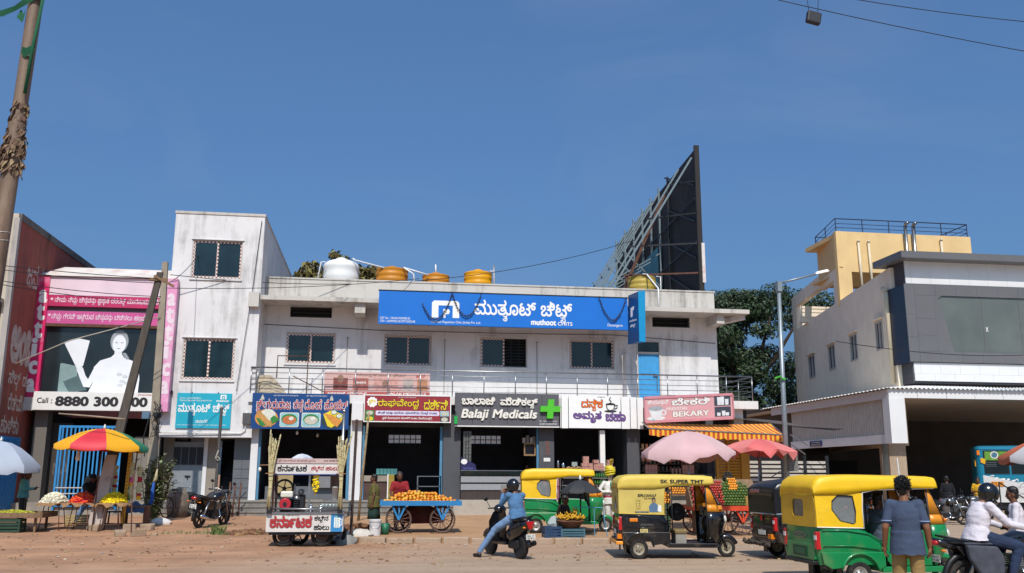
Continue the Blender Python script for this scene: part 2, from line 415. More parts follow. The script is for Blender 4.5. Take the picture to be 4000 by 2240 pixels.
gb.f = [(j * nx + i, j * nx + i + 1, (j + 1) * nx + i + 1, (j + 1) * nx + i) for j in range(len(ys) - 1) for i in range(nx - 1)]
gb.build('ground', ground_mat(), None, True, kind='structure', fix=False)

M_PAVE = mat('pavement_dust', '#a98360', .95, .14, 1.2, .4, 40, dirt=('#6d5442', .35, 2))
M_KERB = mat('kerb_stone', '#a58f7a', .9, .15, 3, .5, 25, dirt=('#6d5442', .45, 3))
pv = MB(); top = []; NP = 30
for j in range(NP + 1):
    for i in range(25):
        x = -1.1 + 12.2 * i / 24; y0 = kerb(x) + .2; y = y0 + (34.9 - y0) * j / NP
        top.append((x, y, .15 + .15 * min(max((y - 25) / 9, 0), 1) + .012 * noise.noise((x * 1.5, y * 1.5, 3))))
k = len(top); pv.v = top + [(x, y, -.05) for x, y, z in top]
for j in range(NP):
    for i in range(24):
        a = j * 25 + i; pv.f.append((a, a + 1, a + 26, a + 25))
for i in range(24): pv.f += [(i, k + i, k + i + 1, i + 1), (NP * 25 + i, NP * 25 + i + 1, k + NP * 25 + i + 1, k + NP * 25 + i)]
for j in range(NP): pv.f += [(j * 25, j * 25 + 25, k + j * 25 + 25, k + j * 25), (j * 25 + 24, k + j * 25 + 24, k + j * 25 + 49, j * 25 + 49)]
pav = pv.build('pavement', M_PAVE, None, radians(30), kind='structure')
kb = None
for i in range(17):
    x = -1.1 + i * .72; L_ = .70; a = atan2(-.16, 1)
    M = Matrix.Translation((x + .36, kerb(x + .36) + .1, random.uniform(-.02, .005))) @ Matrix.Rotation(a + random.uniform(-.02, .02), 4, 'Z') @ Matrix.Rotation(random.uniform(-.02, .02), 4, 'X')
    m_ = MB().box(-L_ / 2 * random.uniform(.95, 1), L_ / 2 * random.uniform(.94, 1), -.11, .1, -.1, .16, M).build('kerb_stone', M_KERB, pav, bevel=.025)

# loose stones, clods and litter on the dirt
def rock(mb, c, r, sq=.6, seed=0):
    rr = random.Random(seed); M = Matrix.Rotation(rr.uniform(0, 6.3), 3, 'Z')
    k = len(mb.v); mb.ell(c, (r, r * rr.uniform(.6, 1), r * sq), M, 6, 4)
    for i in range(k, len(mb.v)):
        p = Vector(mb.v[i]); mb.v[i] = tuple(p + (p - Vector(c)) * rr.uniform(-.25, .3))
pb = MB()
for i in range(1000):
    x = random.uniform(-12, 1.5) if i < 820 else random.uniform(1, 12); y = random.uniform(19, 31) if x < 1 else random.uniform(18.5, 23.5)
    if x > 0 and y > kerb(x) - .5: y = kerb(x) - random.uniform(.05, .4)
    r = random.choice([.012, .02, .02, .03, .045]); rock(pb, (x, y, gz(x, y) + r * .2), r, .55, i)
tag(pb.build('gravel', mat('pebbles', '#8d7258', .95, .2, 3, island=.4), None, kind='stuff'), 'loose pebbles and clods scattered over the dusty ground', 'gravel')
lt = MB()
for i in range(170):
    x = random.uniform(-11.5, 10) ; y = random.uniform(20, 29) if x < -1 else kerb(x) - abs(random.gauss(0, .5)) - .05
    r = random.uniform(.02, .06); M = Matrix.Translation((x, y, gz(x, y) + .012)) @ Matrix.Rotation(random.uniform(0, 6), 4, 'Z') @ Matrix.Rotation(random.uniform(-.3, .3), 4, 'X')
    lt.add([M @ Vector(p) for p in ((-r, -r * .6, 0), (r, -r * .5, .004), (r * .8, r * .6, .012), (-r * .7, r * .5, .006))], [(0, 1, 2, 3)])
tag(lt.build('litter', mat('litter_scraps', '#b7ac9c', .9, .3, 8, island=.5), None, kind='stuff', fix=False), 'scraps of paper and leaves littered along the road edge', 'litter')

# ---------------------------------------------------------------- wall helper
def holed(mb, x0, x1, z0, z1, y0, y1, holes):
    X = sorted({x0, x1, *[h[0] for h in holes], *[h[1] for h in holes]}); Z = sorted({z0, z1, *[h[2] for h in holes], *[h[3] for h in holes]})
    inside = lambda x, z: any(h[0] < x < h[1] and h[2] < z < h[3] for h in holes)
    for i in range(len(X) - 1):
        j = 0
        while j < len(Z) - 1:
            if inside((X[i] + X[i + 1]) / 2, (Z[j] + Z[j + 1]) / 2): j += 1; continue
            e = j
            while e < len(Z) - 1 and not inside((X[i] + X[i + 1]) / 2, (Z[e] + Z[e + 1]) / 2): e += 1
            mb.box(X[i], X[i + 1], y0, y1, Z[j], Z[e]); j = e
    return mb
P_WHITE = plaster('white_wall', '#d4d2d2', '#6e6962', .6)
P_PARA = plaster('weathered_parapet', '#bdb8b1', '#5d5850', .85)
M_BEAD = None
def bead_mat():
    m = mat('beaded_frame', '#d9cfc6', .5, .05); t = m.node_tree; L = t.links.new; b = t.nodes['Principled BSDF']
    g = N(t, 'ShaderNodeNewGeometry'); ck = N(t, 'ShaderNodeTexChecker'); ck.inputs['Scale'].default_value = 14.3
    ck.inputs[1].default_value = (*lin('#ded2ca'), 1); ck.inputs[2].default_value = (*lin('#7d4f45'), 1)
    mp = N(t, 'ShaderNodeMapping'); mp.inputs['Location'].default_value = (.01, .3, .013); L(g.outputs['Position'], mp.inputs[0]); L(mp.outputs[0], ck.inputs[0]); L(ck.outputs[0], b.inputs['Base Color'])
    return m
M_BEAD = bead_mat()
M_ALU = mat('window_frame', '#b9b3ad', .5, .08)
M_PANE = mat('window_pane', '#13262b', .12, .35, 1.5, spec=.6)
M_BLIND = mat('window_grille', '#2d3c42', .5, .1)
def window(parent, x0, x1, z0, z1, Y, opened=False):
    """two sliding panes in a beaded frame, set in a recess; Y = face of the wall"""
    fr = MB(); t = .045
    fr.box(x0, x1, Y + .02, Y + .14, z0, z0 + t).box(x0, x1, Y + .02, Y + .14, z1 - t, z1).box(x0, x0 + t, Y + .02, Y + .14, z0 + t, z1 - t).box(x1 - t, x1, Y + .02, Y + .14, z0 + t, z1 - t)
    w = fr.build('window', M_ALU, parent)
    xm = (x0 + x1) / 2; bw = .065
    for k, (a, b) in enumerate(((x0 + t, xm + .03), (xm - .03, x1 - t))):
        if opened and k == 1: continue
        y = Y + .05 + .035 * k; zb, zt = z0 + t, z1 - t
        MB().box(a, b, y, y + .03, zb, zb + bw).box(a, b, y, y + .03, zt - bw, zt).box(a, a + bw, y, y + .03, zb + bw, zt - bw).box(b - bw, b, y, y + .03, zb + bw, zt - bw).build('sash', M_BEAD, w)
        MB().box(a + bw, b - bw, y + .01, y + .02, zb + bw, zt - bw).build('pane', M_PANE, w)
    gr = MB()
    for i in range(9): z = z0 + (z1 - z0) * (i + 1) / 10; gr.box(x0 + t, x1 - t, Y + .16, Y + .175, z - .006, z + .006)
    for i in range(5): x = x0 + (x1 - x0) * (i + 1) / 6; gr.box(x - .006, x + .006, Y + .176, Y + .19, z0, z1)
    gr.build('grille', M_BLIND, w)
    MB().box(x0 - .1, x1 + .1, Y + .4, Y + .45, z0 - .1, z1 + .1).build('dark_room', mat('room_dark', '#0b0c0e', .9), w)
    MB().box(x0 - .05, x1 + .05, Y - .04, Y + .02, z1, z1 + .03).build('drip_mould', P_WHITE, w)
    MB().box(x0 - .03, x1 + .03, Y - .05, Y + .02, z0 - .06, z0).build('sill', P_WHITE, w)
    return w

# ---------------------------------------------------------------- main white shop building
B = thing('shop_building', 'long white two storey shop building with a taller stair tower and steel balcony railing', 'building', (3, 35.6, 0))
TW = [(-7.3, -5.4, 9.12, 10.66), (-7.38, -5.44, 5.22, 6.82)]
tb = holed(MB(), -8.0, -4.64, 3.1, 11.68, 35.6, 35.85, TW)
tb.box(-8.0, -7.8, 35.85, 49, 3.1, 11.68).box(-4.84, -4.64, 35.85, 49, 3.1, 11.68).box(-7.8, -4.84, 35.85, 48.8, 11.3, 11.45).box(-7.8, -4.84, 35.85, 37.5, 3.1, 3.3)
tb.build('tower_wall', P_WHITE, B)
MB().box(-8.03, -4.61, 35.57, 35.9, 11.68, 11.78).box(-4.9, -4.61, 35.9, 49, 11.68, 11.78).box(-8.03, -7.75, 35.9, 49, 11.68, 11.78).build('tower_coping', P_PARA, B)
for h in TW: window(B, *h, 35.6)
UW = [(-3.73, -1.76, 6.08, 7.33), (.16, 2.1, 6.08, 7.34), (4.08, 6.05, 6.08, 7.34), (7.82, 9.76, 6.08, 7.34)]
VT = [(-3.62, -1.97, 7.95, 8.40), (11.44, 13.1, 7.95, 8.41)]
DR = (10.7, 11.76, 4.78, 7.36)
holed(MB(), -4.64, 14.28, 4.76, 8.75, 37, 37.25, UW + VT + [DR]).box(14.08, 14.28, 37.25, 47, 4.76, 8.75).build('upper_wall', P_WHITE, B)
for i, h in enumerate(UW): window(B, *h, 37, opened=(i == 2))
for x0, x1, z0, z1 in VT:
    v = MB().box(x0 - .1, x1 + .1, 37.3, 37.34, z0 - .1, z1 + .1).build('ventilator', mat('vent_dark', '#15171a', .7), B)
    for k in range(3): MB().box(x0, x1, 37.06, 37.16, z0 + .03 + k * .15, z0 + .06 + k * .15).build('louvre', M_DARK, v)
dr = MB().box(10.7, 10.77, 36.97, 37.12, 4.78, 7.36).box(11.69, 11.76, 36.97, 37.12, 4.78, 7.36).box(10.77, 11.69, 36.97, 37.12, 7.29, 7.36).box(10.77, 11.69, 36.97, 37.12, 6.78, 6.86).build('door_frame', M_ALU, B)
d = MB().box(10.77, 11.69, 37.04, 37.09, 4.78, 6.78).build('door', mat('door_blue', '#3c94cc', .45, .08, dirt=('#8aa0a8', .15, 4)), B)
for z0 in (5.0, 5.95): MB().box(10.9, 11.56, 37.025, 37.05, z0, z0 + .75).build('door_panel', MATS['door_blue'], d)
MB().cyl((11.58, 37.0, 5.86), (11.58, 37.0, 5.2), .012).box(11.42, 11.62, 36.98, 37.03, 5.84, 5.88).build('latch', M_STEEL, d)
MB().box(10.77, 11.69, 37.05, 37.07, 6.86, 7.29).build('transom_pane', M_PANE, B)
# roof slab (chajja), parapet, brackets
sb = MB(); sb.box(-4.66, 15.22, 35.6, 38.2, 8.38, 8.55).box(14.2, 15.22, 38.2, 47, 8.38, 8.55)
sb.build('roof_slab', P_PARA, B)
MB().box(-4.63, 14.2, 36.9, 37.1, 8.55, 9.5).box(14.0, 14.2, 37.1, 47, 8.55, 9.5).build('parapet', P_PARA, B)
MB().box(-4.63, 14.23, 36.87, 37.13, 9.5, 9.56).box(13.97, 14.23, 37.13, 47, 9.5, 9.56).build('parapet_coping', P_PARA, B)
MB().box(-4.64, 14.0, 37.1, 47, 8.56, 8.72).build('roof', M_CONC, B)
for x0, x1, y0 in ((-1.03, -.62, 35.75), (10.2, 10.6, 35.75), (13.86, 14.2, 35.85)): MB().box(x0, x1, y0, 37, 7.98, 8.38).build('bracket', P_PARA, B)
MB().box(-5.05, -4.66, 35.38, 35.6, 8.05, 8.62).build('bracket', P_PARA, B)
MB().bar((14.2, 37.2, 8.18), (15.1, 36.0, 8.3), .3, .2).build('bracket', P_WHITE, B)
# balcony
MB().box(-4.85, 15.35, 35.5, 37, 4.42, 4.74).box(14.28, 15.35, 37, 46, 4.42, 4.74).build('balcony_slab', P_WHITE, B)
rl = MB().tube([(-4.82, 35.56, 5.74), (15.15, 35.56, 5.74), (15.15, 45, 5.74)], .028, 8).build('handrail', M_STEEL, B, True)
for z in (5.54, 5.33, 5.13, 4.93): MB().tube([(-4.82, 35.56, z), (15.15, 35.56, z), (15.15, 45, z)], .012, 6).build('rail', M_STEEL, rl, True)
px = [-4.8, -4.55] + [-3.38 + 1.245 * i for i in range(15)] + [15.15]
for x in px: MB().cyl((x, 35.56, 4.74), (x, 35.56, 5.74), .021, n=8).build('baluster', M_STEEL, rl, True)
for y in (37, 38.4, 39.8, 41.2, 42.6, 44): MB().cyl((15.15, y, 4.74), (15.15, y, 5.74), .021, n=8).build('baluster', M_STEEL, rl, True)
# ground floor: piers, beam, rooms, plinth, steps
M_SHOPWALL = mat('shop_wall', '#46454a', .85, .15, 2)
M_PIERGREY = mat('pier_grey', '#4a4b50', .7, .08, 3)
M_FRAMEBLUE = mat('frame_blue', '#4d7f9e', .5, .1)
M_TILE = mat('dado_tile', '#62656a', .4, .1, 3)
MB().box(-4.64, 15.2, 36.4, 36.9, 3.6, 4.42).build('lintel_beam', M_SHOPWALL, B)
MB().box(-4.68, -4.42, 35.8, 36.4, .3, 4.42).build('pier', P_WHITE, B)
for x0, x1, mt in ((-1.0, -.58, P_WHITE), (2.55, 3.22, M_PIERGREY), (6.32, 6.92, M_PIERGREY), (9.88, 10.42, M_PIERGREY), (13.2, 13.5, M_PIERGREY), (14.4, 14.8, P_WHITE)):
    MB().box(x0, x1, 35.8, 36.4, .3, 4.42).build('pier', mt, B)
MB().box(-.98, -.56, 35.46, 35.8, 3.78, 4.42).build('pier_head', P_WHITE, B)
for x in (-4.38, -1.06, -.5, 2.48): MB().box(x - .05, x + .05, 35.9, 36.0, .82, 3.6).build('shutter_guide', M_FRAMEBLUE, B)
MB().box(6.24, 6.32, 35.9, 36.0, .82, 3.6).build('shutter_guide', M_FRAMEBLUE, B)
MB().box(8.72, 8.92, 35.55, 35.75, .8, 3.5).build('post', M_WHITE, B)
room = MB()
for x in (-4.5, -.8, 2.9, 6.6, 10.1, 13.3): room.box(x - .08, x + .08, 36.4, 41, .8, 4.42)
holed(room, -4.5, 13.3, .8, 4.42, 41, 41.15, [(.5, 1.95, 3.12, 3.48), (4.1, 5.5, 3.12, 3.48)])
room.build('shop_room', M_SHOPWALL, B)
FROSTP = mat('frost_pane', '#f0e8d6', .6, .03); FROSTP.node_tree.nodes['Principled BSDF'].inputs['Transmission Weight'].default_value = 1.0
for x0, n in ((.5, 6), (4.1, 6)):
    for k in range(n):
        MB().box(x0 + .24 * k + .015, x0 + .24 * k + .225, 41.05, 41.08, 3.13, 3.47).build('pane', FROSTP, B)
    vb = MB()
    for k in range(n + 1): vb.box(x0 + .24 * k - .015, x0 + .24 * k + .015, 41.0, 41.1, 3.12, 3.48)
    vb.box(x0, x0 + 1.44, 40.99, 41.1, 3.28, 3.31).build('vent_grille', M_DARK, B)
MB().box(-8.0, 14.8, 34.98, 41, .3, .81).build('plinth', mat('plinth', '#8e877d', .9, .14, 2, .3, dirt=('#5e5548', .4, 2.5)), B)
M_STEP = mat('step_stone', '#7d7871', .85, .14, 3, .3, dirt=('#5d4d3d', .35, 4))
for i in range(3):
    zt = .8 - .17 * i
    MB().box(-7.9, 2.85, 34.98 - .3 * (i + 1), 34.98 - .3 * i, .05, zt - .04).build('step', M_STEP, B)
    for k in range(9): MB().box(-7.9 + k * 1.195, -7.9 + k * 1.195 + 1.185, 34.95 - .3 * (i + 1), 34.975 - .3 * i, zt - .04, zt).build('tread', M_STEP, B)
MB().box(2.87, 9.8, 34.5, 34.97, .1, .84).build('ledge', mat('whitewash_low', '#a89f93', .9, .15, 2, .3, dirt=('#6d5d4c', .4, 2)), B)
# under the tower: entrance door, stair opening, tile dado
MB().box(-8.0, -7.62, 36.6, 36.8, .8, 3.1).build('entrance_wall', plaster('bare_render', '#7b746c', '#4d463f', .6), B)
ed = MB().box(-7.62, -6.5, 36.62, 36.7, .8, 2.95).build('entrance_door', mat('sheet_door', '#7f868c', .45, .08, dirt=('#55565a', .25, 4)), B)
for i in range(4): MB().box(-7.6 + .28 * i, -7.36 + .28 * i, 36.58, 36.63, 2.1, 2.75).build('door_mesh', M_DARK, ed)
MB().cyl((-7.15, 36.58, 1.68), (-6.95, 36.58, 1.68), .02).box(-7.07, -7.03, 36.57, 36.62, 1.58, 1.66).build('latch', M_DARK, ed)
MB().box(-6.5, -6.36, 36.5, 36.8, .8, 3.1).build('entrance_wall', P_WHITE, B)
MB().box(-6.36, -6.0, 36.55, 36.75, .8, 3.1).build('entrance_wall', plaster('beige_render', '#8d8378', '#5d554c', .4), B)
MB().box(-5.35, -4.7, 36.3, 36.5, .8, 3.1).build('entrance_wall', M_TILE, B)
for z in (.9, 1.25, 1.6, 1.95): 
    for x in (-5.33, -5.02): MB().box(x, x + .29, 36.27, 36.3, z, z + .33).build('tile', M_TILE, B)
st = MB()
for i in range(10): st.box(-6.0, -5.35, 36.9 + .28 * i, 37.18 + .28 * i, .8, .98 + .17 * i)
st.box(-6.4, -4.6, 40.0, 40.1, .8, 3.3).box(-6.4, -4.6, 37.3, 40, 3.1, 3.25).build('stair', M_SHOPWALL, B)
MB().tube([(-5.5, 36.7, 1.75), (-5.5, 38.8, 3.0)], .02).build('stair_rail', M_DARK, B)
pp = MB().tube([(-8.05, 35.5, 3.25), (-5.05, 35.55, 3.25), (-4.9, 35.55, 3.35), (-4.86, 35.55, 4.1)], .022).build('conduit', M_WHITE, B, True)
MB().box(-5.0, -4.7, 35.45, 35.7, 3.6, 4.0).build('junction_box', mat('box_grey', '#4c4c4e', .6), B)
MB().tube([(-4.75, 35.55, 11.5), (-4.95, 35.5, 8.6), (-5.3, 35.5, 4.8)], .012).build('cable', BLACKW, B)
# small pipes and cables on the upper wall
for x in (-1.3, 2.62, 6.45): MB().tube([(x, 36.97, 7.1), (x, 36.97, 5.0)], .014).tube([(x - .02, 36.95, 7.12), (x + .02, 36.95, 7.18)], .03).build('downpipe', M_CONC, B)
MB().tube([(-4.6, 36.98, 7.62), (0, 36.98, 7.5), (5, 36.97, 7.5), (9.8, 36.98, 7.55), (14.2, 36.98, 7.3)], .012).build('cable', BLACKW, B)
MB().box(10.1, 10.34, 36.4, 36.95, 4.76, 6.7).build('pilaster', P_WHITE, B)
# ---------------------------------------------------------------- neighbouring building with red painted side wall
P_CREAM = plaster('cream_wall', '#b9ae9d', '#5a524a', .8)
R = thing('painted_wall_building', 'old building whose red side wall carries faded white painted lettering', 'building', (-14, 33, 0))
m = plaster('red_painted_wall', '#954d3f', '#4a2a25', .7)
MB().box(-13.0, -12.62, 33.02, 52, 0, 10.45).build('side_wall', m, R)
MB().box(-13.05, -12.58, 33.0, 52, 10.45, 10.7).build('coping', plaster('black_stained_coping', '#6b6560', '#26231f', .95), R)
MB().box(-16, -12.64, 32.85, 33.02, 0, 10.66).build('front_wall', P_CREAM, R)
MB().box(-12.76, -12.58, 32.8, 32.98, 0, 10.5).build('corner_pilaster', plaster('grey_corner', '#a39d98', '#57514b', .7), R)
MB().box(-16, -12.8, 32.6, 32.85, 7.4, 7.6).build('ledge', P_CREAM, R)
M_FADE = mat('faded_paint', '#b8aca2', .9, .2, 3, dirt=('#954d3f', .5, 2.2))
Y_ = (0, 1, 0)
text(R, 'ಜವಳಿ', M_FADE, (-12.62, 34.1, 8.35), 1.7, .95, Y_, bold=.02)
text(R, 'ಅಂಬಾ', M_FADE, (-12.62, 33.35, 5.5), 2.6, 1.35, Y_, bold=.06)
text(R, 'ಸಿಲ್ಕ್ ಡ', M_FADE, (-12.62, 33.5, 4.6), 1.7, .7, Y_, bold=.02)
text(R, 'ರೆಡಿಮೇ', M_FADE, (-12.62, 33.7, 3.9), 1.5, .6, Y_, bold=.02)
text(R, 'ಕಾಳಿಕಾ', M_FADE, (-12.62, 33.3, 3.1), 1.6, .62, Y_, bold=.02)
rg = MB().box(-12.62, -12.54, 33.2, 35.0, .3, 3.0).build('shutter_frame', M_BLUE, R)
for i in range(14): MB().box(-12.54, -12.5, 33.27 + .122 * i, 33.33 + .122 * i, .35, 2.95).build('slat', M_BLUE, rg)

# ---------------------------------------------------------------- pink fronted gold shop
A = thing('gold_shop', 'shop front framed in pink panels with a call number board over a dark recess', 'building', (-10, 35.3, 0))
M_PINK = mat('pink_panel', '#c9245f', .4, .12, 1.2, dirt=('#e9b7cf', .3, 1.1))
M_PINKF = mat('faded_pink_panel', '#d98fb6', .45, .14, .8, dirt=('#efe6ea', .5, .9))
M_PINKW = mat('washed_pink_panel', '#dcc3cd', .5, .12, .6, dirt=('#c0568a', .3, .8))
MB().box(-12.68, -12.22, 35.25, 35.6, 4.0, 8.95).build('side_panel', M_PINK, A)
MB().box(-8.1, -7.66, 35.2, 35.55, 4.0, 9.0).build('side_panel', M_PINKF, A)
MB().box(-12.22, -8.1, 35.3, 35.6, 8.26, 8.97).build('head_panel', M_PINKW, A)
rf = MB().add([(-12.7, 35.2, 8.97), (-7.7, 35.2, 9.0), (-7.98, 36.6, 9.6), (-12.2, 36.6, 9.6), (-12.7, 36.6, 8.97), (-7.7, 36.6, 9.0)], [(0, 1, 2, 3), (0, 3, 4), (1, 5, 2), (0, 4, 5, 1), (3, 2, 5, 4)])
rf.build('roof_hood', mat('torn_sheet', '#cfc7c0', .8, .12, 1.5, dirt=('#b4655a', .35, 1.2)), A)
MB().box(-12.22, -8.1, 35.3, 35.5, 7.84, 8.25).build('message_panel', mat('pink_band_dark', '#b52a5c', .4, .12, 1.5), A)
MB().box(-12.22, -8.1, 35.42, 35.5, 7.66, 7.84).build('gap_strip', mat('grey_gap', '#4f4c50', .6), A)
MB().box(-12.22, -8.1, 35.3, 35.5, 7.19, 7.66).build('message_panel', mat('pink_band', '#c0508a', .4, .14, 1.2), A)
MB().box(-12.22, -8.1, 35.28, 35.5, 7.08, 7.185).build('trim', M_RUST, A)
MB().box(-12.22, -8.1, 35.45, 35.5, 4.66, 7.08).build('shop_glass', mat('shop_glass', '#20272a', .12, .35, .7, spec=.6), A)
MB().box(-12.3, -8.1, 35.1, 35.5, 4.0, 4.66).build('call_board', M_WHITE, A)
MB().box(-12.72, -12.3, 35.12, 35.5, 3.98, 4.45).build('board_end', mat('board_grey', '#b5b1ae', .6), A)
wl = mat('letter_white', '#e6e2e0', .6, .05); wlf = mat('letter_white_faded', '#dcc9d2', .6, .05)
for k, c in enumerate('attica'):
    hh = .62 if c == 't' else (.68 if c == 'i' else .5); ww = .3 if c != 'i' else .2
    text(A, c, wl, (-12.55 - .02 * k, 35.25, 7.93 - k * .66), ww, hh, bold=.05)
    text(A, c, wlf, (-7.98, 35.2, 7.93 - k * .66), ww, hh, bold=.05)
pt = mat('pale_print', '#d9bccb', .6, .1)
text(A, 'ನೀವು ನಿಮ್ಮ ಚಿನ್ನವನ್ನು ಪ್ರಸ್ತುತ ದರದಲ್ಲಿ ಮಾರಾಟಮಾಡಬೇಕೆ', pt, (-12.0, 35.3, 7.9), 3.85, .3, bold=.02)
text(A, 'ನಿಮ್ಮ ಗಿರವಿ ಇಟ್ಟಿರುವ ಚಿನ್ನವನ್ನು ಬಿಡಿಸಲು ಹಣಬೇಕೆ', pt, (-12.05, 35.3, 7.28), 3.5, .3, bold=.02)
flat(A, disc(0, 0, .05, .05, 10), pt, (-12.1, 35.3, 8.1)); flat(A, disc(0, 0, .05, .05, 10), pt, (-12.13, 35.3, 7.5))
text(A, 'Call :', M_INK, (-12.17, 35.1, 4.24), .52, .2, bold=.02)
text(A, '8880 300 800', M_INK, (-11.55, 35.1, 4.14), 3.2, .36, bold=.05)
text(A, 'GSTIN: 29AAMCA2258N1ZS', mat('red_print', '#aa3333', .6), (-8.72, 35.1, 4.56), .55, .05)
# printed figure of a woman holding a fan of notes, a flat white film on the glass
gf = mat('film_white', '#dfe2e6', .5, .05, 2); gg = mat('film_grey', '#8f959b', .5, .1, 3); gt = mat('film_teal', '#7d9494', .4, .1)
O_ = (-9.62, 35.45, 4.66)
body = [(-.95, 0), (-.83, .3), (-.92, .62), (-1.3, 1.0), (-1.42, .92), (-1.35, .75), (-1.12, .4), (-1.0, .05)]
flat(A, [(-.95, 0), (.8, 0), (.82, .55), (.75, .98), (.55, 1.2), (.22, 1.32), (.12, 1.45), (.12, 1.6), (-.14, 1.6), (-.14, 1.45), (-.25, 1.33), (-.62, 1.2), (-.82, .95), (-.78, .5), (-.83, .3)], gf, O_, gap=.004, name='printed_figure')
flat(A, [(-.8, .95), (-.72, .6), (-.9, .2), (-1.12, .22), (-1.28, .55), (-1.42, .85), (-1.32, .98), (-1.2, .92), (-1.08, .62), (-.98, .5)], gf, O_, gap=.006, name='printed_arm')
flat(A, [(-1.36, .8), (-1.95, 1.85), (-1.72, 1.95), (-1.4, 2.0), (-1.05, 1.93), (-1.2, 1.0)], gf, O_, gap=.008, name='printed_notes')
flat(A, disc(0, 1.93, .32, .42, 24), gg, O_, gap=.006, name='printed_hair')
flat(A, disc(0, 1.83, .24, .34, 24), gf, O_, gap=.010, name='printed_face')
flat(A, [(.12, 1.5), (.26, 1.5), (.4, 1.3), (.3, 1.25)], gg, O_, gap=.011, name='printed_hair')
for ex in (-.1, .1): flat(A, disc(ex, 1.88, .05, .018, 10), gg, O_, gap=.014, name='printed_eye')
flat(A, disc(0, 1.66, .06, .015, 10), gg, O_, gap=.014, name='printed_mouth')
for ex, ez in ((.1, .7), (.3, .62), (.22, .45), (.38, .38), (.16, .3)): flat(A, disc(ex, ez, .1, .06, 10), mat('film_pale', '#c3c7cb', .5), O_, gap=.01, name='printed_pattern')
flat(A, [(-2.0, 0), (-2.0, 1.05), (-1.95, 1.08), (-1.42, .98), (-1.3, .1), (-1.3, 0)], gt, O_, gap=.002, name='printed_box')
flat(A, [(-1.85, .4), (-1.2, .7), (-1.0, .1), (-1.6, 0)], mat('film_teal_dark', '#4d6264', .4), O_, gap=.003, name='printed_box')
# recess beneath
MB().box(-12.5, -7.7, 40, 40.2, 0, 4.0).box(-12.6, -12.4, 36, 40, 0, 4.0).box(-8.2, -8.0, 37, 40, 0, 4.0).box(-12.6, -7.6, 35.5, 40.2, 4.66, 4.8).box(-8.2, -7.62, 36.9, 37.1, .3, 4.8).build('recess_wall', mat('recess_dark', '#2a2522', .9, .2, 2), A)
MB().box(-12.35, -11.9, 35.6, 36.1, .3, 4.0).build('pillar', plaster('grey_pillar', '#6b655f', '#3c3833', .6), A)
MB().box(-12.0, -11.2, 36.2, 36.3, .3, 3.6).build('shutter', mat('brown_shutter', '#3a322d', .8, .15, 2), A)
text(A, 'NA', mat('shutter_print', '#5d5450', .8), (-11.75, 36.2, 1.7), .55, .45, bold=.03)
MB().box(-8.9, -8.0, 35.9, 36.1, .3, 3.1).build('side_wall', MATS['bare_render'], A)
MB().box(-12.6, -8.0, 34.7, 40, .3, .75).build('floor_slab', MATS['plinth'], A)
G = thing('lattice_gate', 'tall blue gate of vertical bars behind the flower stall', 'gate', (-10.1, 34.6, .4))
gt_ = MB(); gx0, gx1, gy = -11.15, -9.0, 34.6
for z in (.62, 3.35): gt_.box(gx0, gx1, gy, gy + .05, z, z + .08)
for x in (gx0, gx1 - .07): gt_.box(x, x + .07, gy, gy + .05, .5, 3.35)
gt_.build('gate_frame', M_BLUE, G)
for i in range(15): MB().box(gx0 + .1 + i * .138, gx0 + .155 + i * .138, gy + .01, gy + .045, .7, 3.35).build('bar', M_BLUE, G)
for z in (1.05, 1.25): MB().box(gx0 + .07, gx1 - .07, gy - .01, gy + .012, z, z + .035).build('cross_bar', M_ALU, G)

# ---------------------------------------------------------------- bus station building at the far side
K = thing('station_building', 'cream and grey clad station building with a yellow roof block', 'building', (26, 41, 0))
P_BEIGE = plaster('beige_wall', '#efe0c9', '#a1968a', .3); P_YEL = plaster('yellow_wall', '#dcbb85', '#b8935f', .3)
sx, sy = .2145, .9767; SO = Vector((24.95, 41, 0)); SU = Vector((sx, sy, 0)); SN = Vector((-sy, sx, 0))
def sp(s, z, out=0): return SO + SU * s + SN * out + Vector((0, 0, z))
def sbox(mb, s0, s1, z0, z1, o0, o1):
    p = [sp(s, z, o) for z in (z0, z1) for o in (o0, o1) for s in (s0, s1)]
    return mb.add(p, [(0, 1, 3, 2), (4, 6, 7, 5), (0, 4, 5, 1), (2, 3, 7, 6), (0, 2, 6, 4), (1, 5, 7, 3)])
swn = [(3.2, 2.05), (6.55, 2.05), (11.15, 2.05), (16.0, 2.05)]
swn = [(1.65, 2.75), (5.95, 7.3), (10.4, 11.85), (15.15, 16.8)]
def sholed(mb, s0, s1, z0, z1, o0, o1, holes):
    S = sorted({s0, s1, *[h[0] for h in holes], *[h[1] for h in holes]})
    for i in range(len(S) - 1):
        h = [q for q in holes if q[0] <= S[i] and q[1] >= S[i + 1]]
        if h: sbox(mb, S[i], S[i + 1], z0, h[0][2], o0, o1); sbox(mb, S[i], S[i + 1], h[0][3], z1, o0, o1)
        else: sbox(mb, S[i], S[i + 1], z0, z1, o0, o1)
    return mb
sholed(MB(), 0, 20.6, 3.2, 11.93, -.25, 0, [(a, b, 8.1, 9.6) for a, b in swn]).build('side_wall', P_BEIGE, K)
